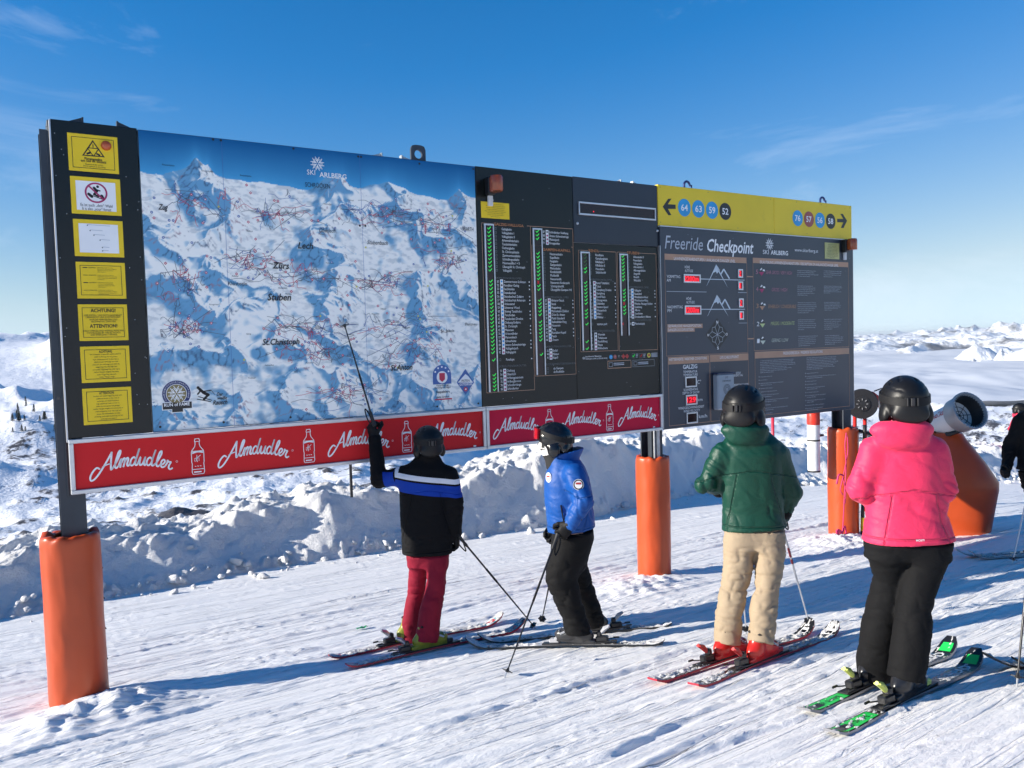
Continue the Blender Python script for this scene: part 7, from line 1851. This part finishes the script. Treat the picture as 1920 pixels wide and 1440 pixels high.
def skier_skis(key, D, **kw):
    root = D['root']; al_ = (D['bootR'], D['bootL']) if key == 'black' else (D['bootL'], D['bootR'])
    res = []; 
    for i, (c, yaw, L) in enumerate(SK[key]):
        lab = kw['labels'][i]; o = make_ski(kw.get('L', 1.68), kw['base'], kw['edge'], kw['patches'], kw['texts'], lab, kw.get('group'), kw.get('snow', .35), i + len(key), lever=kw.get('lever'), at=al_[i])
        zc, R = place_ski(o, c[0], c[1], yaw); res.append((boot_pos(root, c, yaw, al_[i], zc, R), yaw, R))
    return res
M_SKW = mat('ski_white_red', (.55, .54, .55), .3, vary=.2, vscale=14); M_SKR = mat('ski_edge_red', (.45, .02, .04), .35); M_TEAL = mat('ski_teal', (.02, .20, .26), .3); M_SKB = mat('ski_black', (.012, .013, .016), .28, vary=.2, vscale=18)
M_SKG = mat('ski_green', (.02, .62, .10), .32, vary=.05); M_EDGE = mat('ski_edge_steel', (.30, .30, .32), .35, .6); M_PRW = MATS['print_white']; M_SKRT = mat('ski_red_tip', (.52, .05, .04), .3)
bt = skier_skis('black', D, base=M_SKB, edge=M_SKR, patches=[(.86, .975, .008, M_TEAL), (.90, .95, .030, M_SKRT), (.70, .86, .010, M_SKW), (.02, .12, .008, M_SKW), (.03, .06, .012, M_SKRT)], texts=[], labels=['ski with teal tip under the right boot of the skier in striped jacket', 'ski with teal and red tip on the board side of the striped jacket skier'], group='skis of the striped jacket skier', snow=.62)
M_JACKETS = {}
M_TRED = fabric('trousers_crimson', (.22, .008, .025), rough=.75, sheen=0, spec=.2)
person('black', D, math.radians(100), M_JB, M_TRED, M_HELM, 'person in black jacket with white and blue stripes pointing a ski pole at the map', hood=False, depth=.62, head_yaw=.15, bandfn=band_black, boots=[(bt[1][0], bt[1][1]), (bt[0][0], bt[0][1])], bootm=mat('boot_olive', (.20, .21, .015), .35, vary=.35, vscale=14), glovepose=[((-.05, .02, .2), (.6, .8, 0), 'fist'), ((.02, .05, -.2), (-1, 0, 0), 'fist')], jopt=dict(amp=.006), topt=dict(amp=.008, low=.2, fz=9), foot_tilt=None)

# --- the skier in blue, seen from the side
D = PE['blue']
bt = skier_skis('blue', D, base=M_SKW, edge=M_SKB, patches=[(.90, .985, .006, M_SKW), (.72, .88, .014, M_SKB), (.12, .30, .012, M_SKB), (.45, .55, .02, M_SKRT)], texts=[], labels=['white and black ski under the near boot of the skier in blue', 'white and black ski under the far boot of the skier in blue, beside the board'], group='skis of the blue jacket skier', snow=.5, lever=mat('lever_grey', (.4, .4, .42), .35))
M_JBL = fabric('jacket_blue', (.003, .066, .29), rough=.5, sheen=0, spec=.3)
M_TBK = fabric('trousers_black', (.0055, .0055, .0062), rough=.8, sheen=0, spec=.18)
def balaclava(info, root):
    """printed face cover under the helmet"""
    hd, Rh = info['head'], info['Rh']
    def fn(P):
        q = (P - hd) @ Rh; d_ = d_ell(q, (0, -.002, .0), (.090, .108, .112)); d_ = smin(d_, d_ell(q, (0, .028, -.075), (.066, .072, .066)), .04); d_ = smin(d_, d_cap(q, (0, .108, -.01), (0, .122, -.04), .010, .016), .02)
        d_ = smin(d_, d_cap(q, (0, -.01, -.08), (0, -.03, -.19), .085, .082), .03)
        return np.maximum(d_, q[:, 2] - .03)
    m = mat('face_cover', (.012, .012, .013), .8, vary=.2); nt = m.node_tree; N = nt.nodes; L = nt.links.new; b = N['Principled BSDF']
    a = N.new('ShaderNodeAttribute'); a.attribute_name = 'pale'; g = N.new('ShaderNodeMath'); g.operation = 'GREATER_THAN'; g.inputs[1].default_value = .5; L(a.outputs['Fac'], g.inputs[0])
    mx = N.new('ShaderNodeMix'); mx.data_type = 'RGBA'; mx.inputs[7].default_value = (.66, .65, .64, 1); L(g.outputs[0], mx.inputs[0]); L(b.inputs['Base Color'].links[0].from_socket, mx.inputs[6]); L(mx.outputs[2], b.inputs['Base Color'])
    def attr(V):
        q = (V - hd) @ Rh; y, z, x = q[:, 1], q[:, 2], np.abs(q[:, 0])
        jaw = (np.abs(z + .088 + .30 * (y - .06)) < .024) & (y > -.005) & (y < .115); cheek = (np.abs(z + .038) < .022) & (y > .0) & (y < .050); nose = (y > .085) & (z > -.055) & (z < -.01) & (x > .012)
        teeth = (np.abs(z + .052) < .008) & (y > .05) & (np.sin(y * 420) > -.2)
        return {'pale': (jaw | cheek | nose | teeth).astype(float) * .9 + .1 * noise3(V * 40)}
    garment('face_cover', fn, hd - .24, hd + .16, .0062, m, root, None, attr)
R_, info = person('blue', D, math.radians(176), M_JBL, M_TBK, M_HELMG, 'person in blue ski school jacket and black trousers looking along the board', hood=False, profile=True, depth=.93, legdepth=.92, head_yaw=-.22, head_pitch=.06, boots=[(bt[0][0], bt[0][1]), (bt[1][0], bt[1][1])], bootm=mat('boot_charcoal', (.03, .03, .033), .3, vary=.3, vscale=12), buckle=M_SILV, glovepose=[((-.12, -.0, -.14), (0, 1, 0), 'fist'), ((-.12, 0, -.16), (0, -1, 0), 'fist')], jopt=dict(amp=.009, fz=10, fh=6, tilt=.5), topt=dict(amp=.010, fz=12), arm_r=(.092, .078, .062), helm_style='up', lens=mat('lens_red', (.35, .01, .02), .12, coat=.5))
balaclava(info, R_)
def band_mesh(prims, lo, hi, m, name, parent, h=.009):
    V, F_ = surface_nets(prims, lo, hi, h); return mesh_obj(name, relax(V, F_, 1), F_, m, parent, smooth=True)
# flared collar with pale lining, sleeve badge, chest badge, zips
nk = info['tors'][-1][0]
def collar(P):
    c = nk + np.array((.03, 0, .012)); q = P - c; r = np.hypot(q[:, 0] / 1.12, q[:, 1]); zt = q[:, 2]
    R0 = .098 + .42 * np.clip(zt + .03, 0, .2); d_ = np.abs(r - R0) - .008
    return np.maximum(d_, np.maximum(zt - (.030 + .22 * np.clip(q[:, 0], -.2, .1)), -.07 - zt))
band_mesh(collar, nk - .26, nk + .26, M_JBL, 'collar', R_)
def lining(P):
    c = nk + np.array((.03, 0, .012)); q = P - c; r = np.hypot(q[:, 0] / 1.12, q[:, 1]); zt = q[:, 2]; R0 = .0895 + .42 * np.clip(zt + .03, 0, .2)
    return np.maximum(np.abs(r - R0) - .005, np.maximum(zt - (.028 + .22 * np.clip(q[:, 0], -.2, .1)), -.03 - zt))
band_mesh(lining, nk - .24, nk + .24, mat('lining_grey', (.16, .17, .20), .7), 'collar_lining', R_, .007)
def badge(c, nrm, r, name, cols, parent, sq=1.0):
    z = np.array(nrm, float); z /= np.linalg.norm(z); x = np.cross((0, 0, 1), z); x /= np.linalg.norm(x); yv = np.cross(z, x); b = MB(); n = 22
    for k, (f_, mi_) in enumerate(cols):
        P = [np.array(c) + z * (.004 + .0012 * k) + (x * math.cos(2 * math.pi * i / n) * sq + yv * math.sin(2 * math.pi * i / n)) * r * f_ for i in range(n)]; b.add(P, [tuple(range(n))], mi_)
    P = [np.array(c) + z * .0095 + x * a * r * sq + yv * b_ * r for a, b_ in ((-.5, .05), (.5, .05), (.5, .38), (-.5, .38))]; b.add(P, [(0, 1, 2, 3)], 2)
    b.build(name, [M_PRW, MATS['print_black'], MATS['print_red'], M_JBL], parent)
aL = [np.array(p) for p in D['armL']]
badge(aL[0] + (aL[1] - aL[0]) * .28 + np.array((0, -.098, .0)), (.05, -1, .12), .043, 'sleeve_badge', [(1, 0), (.92, 1), (.70, 0)], R_)
t4 = info['tors'][3]; badge(t4[0] + np.array((-t4[2] * .80, -t4[1] * .58, .045)), (-.72, -.70, .05), .040, 'chest_badge', [(1, 0), (.86, 3), (.70, 0)], R_, .75)
b = MB(); t1 = info['tors'][1][0]; b.tube([(t1[0] - .085, t1[1] - info['tors'][1][1] * .96 - .004, t1[2] + .10), (t1[0] - .065, t1[1] - info['tors'][1][1] * .985 - .004, t1[2] - .03)], .006, 6); b.build('pocket_zip', M_STRAP, R_)

# --- the skier in green
D = PE['green']
bt = skier_skis('green', D, base=M_SKB, edge=M_SKR, patches=[(.92, .96, .030, M_PRW), (.925, .955, .036, M_SKB)], texts=[], labels=['black ski with red edge under the left boot of the skier in green', 'black ski with red edge under the right boot of the skier in green'], group='skis of the green jacket skier', snow=.50, lever=mat('lever_red', (.45, .03, .03), .35))
R3, i3 = person('green', D, math.radians(84), fabric('jacket_green', (.002, .046, .028), rough=.45, sheen=0, spec=.35), fabric('trousers_beige', (.34, .262, .175), rough=.7, sheen=0, spec=.25), M_HELM, 'person in dark green hooded jacket and beige trousers with red ski boots', depth=.60, head_yaw=-.45, boots=[(bt[0][0], bt[0][1]), (bt[1][0], bt[1][1])], bootm=mat('boot_red', (.52, .018, .012), .3, vary=.15), glovepose=[((.1, .2, 0), (0, 0, -1), 'fist'), ((0, .2, -.1), (-1, 0, 0), 'fist')], jopt=dict(amp=.011, fz=9, fh=5.0, tilt=.8), topt=dict(amp=.010, fz=16, fh=6.0, low=.22), arm_r=(.078, .068, .056))

# --- the skier in pink
D = PE['pink']
M_LIMEB = mat('lever_lime', (.62, .68, .16), .35)
bt = skier_skis('pink', D, L=1.62, base=M_SKB, edge=M_EDGE, patches=[(.925, .972, .020, M_SKG), (.70, .80, .012, mat('ski_scuffed', (.40, .41, .42), .4, vary=.9, vscale=60)), (.03, .235, .010, M_SKG), (.035, .10, .026, M_SKB)], texts=[('HEAD', .835, .062, M_PRW, False), ('SUPER SHAPE', .125, .030, M_SKB, False)], labels=['black and green ski under the left boot of the skier in pink', 'black and green ski under the right boot of the skier in pink'], group='skis of the pink jacket skier', snow=.16, lever=M_LIMEB)
R4, i4 = person('pink', D, math.radians(86), fabric('jacket_pink', (.74, .028, .10), rough=.55, sheen=.1, spec=.3), M_TBK, M_HELM, 'person in bright pink hooded jacket and black trousers with black helmet', depth=.62, head_yaw=-.12, boots=[(bt[0][0], bt[0][1]), (bt[1][0], bt[1][1])], bootm=mat('boot_black', (.016, .016, .018), .3, vary=.25), glovepose=[((.1, .2, 0), (0, 0, -1), 'fist'), ((-.1, .2, 0), (0, 0, -1), 'fist')], jopt=dict(amp=.010, fz=10, fh=4.5, hood_w=.175, tilt=.4), topt=dict(amp=.007, fz=12, low=.15, seat=.93, seat2=.88), legdepth=1.0, arm_r=(.076, .068, .056))
tx_ = text_mesh('MOSTI', 1); t0 = i4['tors'][0]; b = MB(); vs = [(t0[0][0] - .02 + (x - tx_[2] / 2) * .011, t0[0][1] - t0[2] - .012, t0[0][2] + .035 + y_ * .011) for x, y_ in tx_[0]]; mesh_obj('hem_lettering', vs, tx_[1], M_PRW, R4)

# --- ski poles
M_SHB = mat('pole_black', (.012, .012, .014), .3, vary=.1); M_SHS = mat('pole_silver', (.55, .56, .58), .3, .7); M_GRIP = mat('grip_black', (.015, .015, .016), .6)
lab = {0: ('black ski pole hanging from the right hand of the striped jacket skier', None), 1: ('black ski pole held up against the trail map', None), 2: ('black ski pole planted in front of the blue jacket skier', None), 3: ('black ski pole planted on the board side of the blue jacket skier', None), 4: ('silver ski pole with dark red bands beside the skier in green', None), 5: ('silver ski pole between the legs of the skier in green', None)}
for i, (k, top, tip) in enumerate(PE['poles'][:6]):
    if i not in (1,): tip = (tip[0], tip[1], surf_z(tip[0], tip[1]) - .012)
    make_pole(top, tip, M_SHS if k == 'green' else M_SHB, M_GRIP, lab[i][0], 'ski poles of the skiers at the board', [(.52, .66, MATS['strap_black'])] if k != 'green' else [(.60, .64, mat('band_wine', (.16, .01, .02), .4)), (.66, .74, MATS['band_wine'])], strapside=1 if i != 0 else -1)

# ------------------------------------------------------------------ skiers at the edge of the view
def recolour(o, table):
    for c in [o] + list(o.children_recursive):
        if c.type == 'MESH' and c.data.materials and c.data.materials[0] and c.data.materials[0].name in table:
            c.data = c.data.copy()
            for i, m_ in enumerate(c.data.materials):
                if m_ and m_.name in table: c.data.materials[i] = table[m_.name]
def clone_skier(src, ski_key, loc, turn, table, label, base, edge, patches, labels, group, snow=.4, scale=1.0):
    p = copy_tree(src); p.location = (loc[0], loc[1], surf_z(loc[0], loc[1]) + .0); p.rotation_euler = (0, 0, turn); p.scale = (scale,) * 3
    recolour(p, table); tag(p, label, 'person')
    if 'group' in p: del p['group']
    c, s_ = math.cos(turn), math.sin(turn); r0 = np.array(src.location); zmin = []
    for i, (cc, yaw, L) in enumerate(SK[ski_key]):
        off = np.array(cc) - r0[:2]; off = np.array((c * off[0] - s_ * off[1], s_ * off[0] + c * off[1])) * scale
        al = PE[ski_key][('bootL', 'bootR')[i]]
        o = make_ski(1.68, base, edge, patches, [], labels[i], group, snow, 5 + i, at=al); zc, R = place_ski(o, loc[0] + off[0], loc[1] + off[1], yaw + turn); zmin.append(zc)
    bz = [ch.location.z for ch in p.children if ch.name.startswith('ski_boot')]
    p.location.z = float(np.mean(zmin)) + .03 - float(np.mean(bz)) * scale
    return p
K_ = fabric('suit_black', (.007, .007, .008), rough=.75, sheen=0, spec=.2)
tab5 = {'jacket_green': K_, 'trousers_beige': M_TBK, 'boot_red': MATS['boot_charcoal']}
clone_skier(R3, 'green', (5.60, 8.35), math.radians(128), tab5, 'person all in black standing beside the snow gun pad', M_SKB, M_EDGE, [(.86, .95, .012, mat('ski_olive', (.10, .16, .06), .4))], ['dark ski under the boot of the person all in black, nearer the snow gun', 'dark ski under the other boot of the person all in black'], 'skis of the person all in black')
tab6 = {'jacket_green': fabric('jacket_red', (.50, .012, .05), rough=.6), 'trousers_beige': M_TBK, 'boot_red': MATS['boot_charcoal']}
clone_skier(R3, 'green', (12.75, 20.0), math.radians(-75), tab6, 'person in red jacket and black trousers near the bank, far beyond the snow gun', mat('ski_yellow', (.55, .60, .12), .4), M_EDGE, [], ['yellow ski of the far person in red jacket, nearer the bank', 'yellow ski of the far person in red jacket, away from the bank'], 'skis of the person in red', 0, .95)
tab7 = {'jacket_green': fabric('jacket_grey', (.06, .065, .07), rough=.7), 'trousers_beige': M_TBK, 'boot_red': MATS['boot_charcoal']}
clone_skier(R3, 'green', (3.62, 4.50), math.radians(140), tab7, 'person in grey jacket standing on black skis beside the skier in pink', M_SKB, M_SKB, [(.80, .86, .016, M_PRW), (.815, .845, .020, M_SKB)], ['black ski under the boot of the grey jacket person, its tip beside the pink skier', 'second black ski of the person in grey jacket'], 'skis of the person in grey', .25)
for (top, tip, sh, lab_) in (((5.36, 8.20, .12), (5.05, 8.05, 0), M_SHS, 'silver ski pole planted beside the person all in black'), ((3.02, 4.62, .45), (2.80, 4.42, 0), M_SHB, 'black ski pole planted over the ski tips of the grey jacket person')):
    make_pole(top, (tip[0], tip[1], surf_z(tip[0], tip[1]) - .01), sh, M_GRIP, lab_, None)
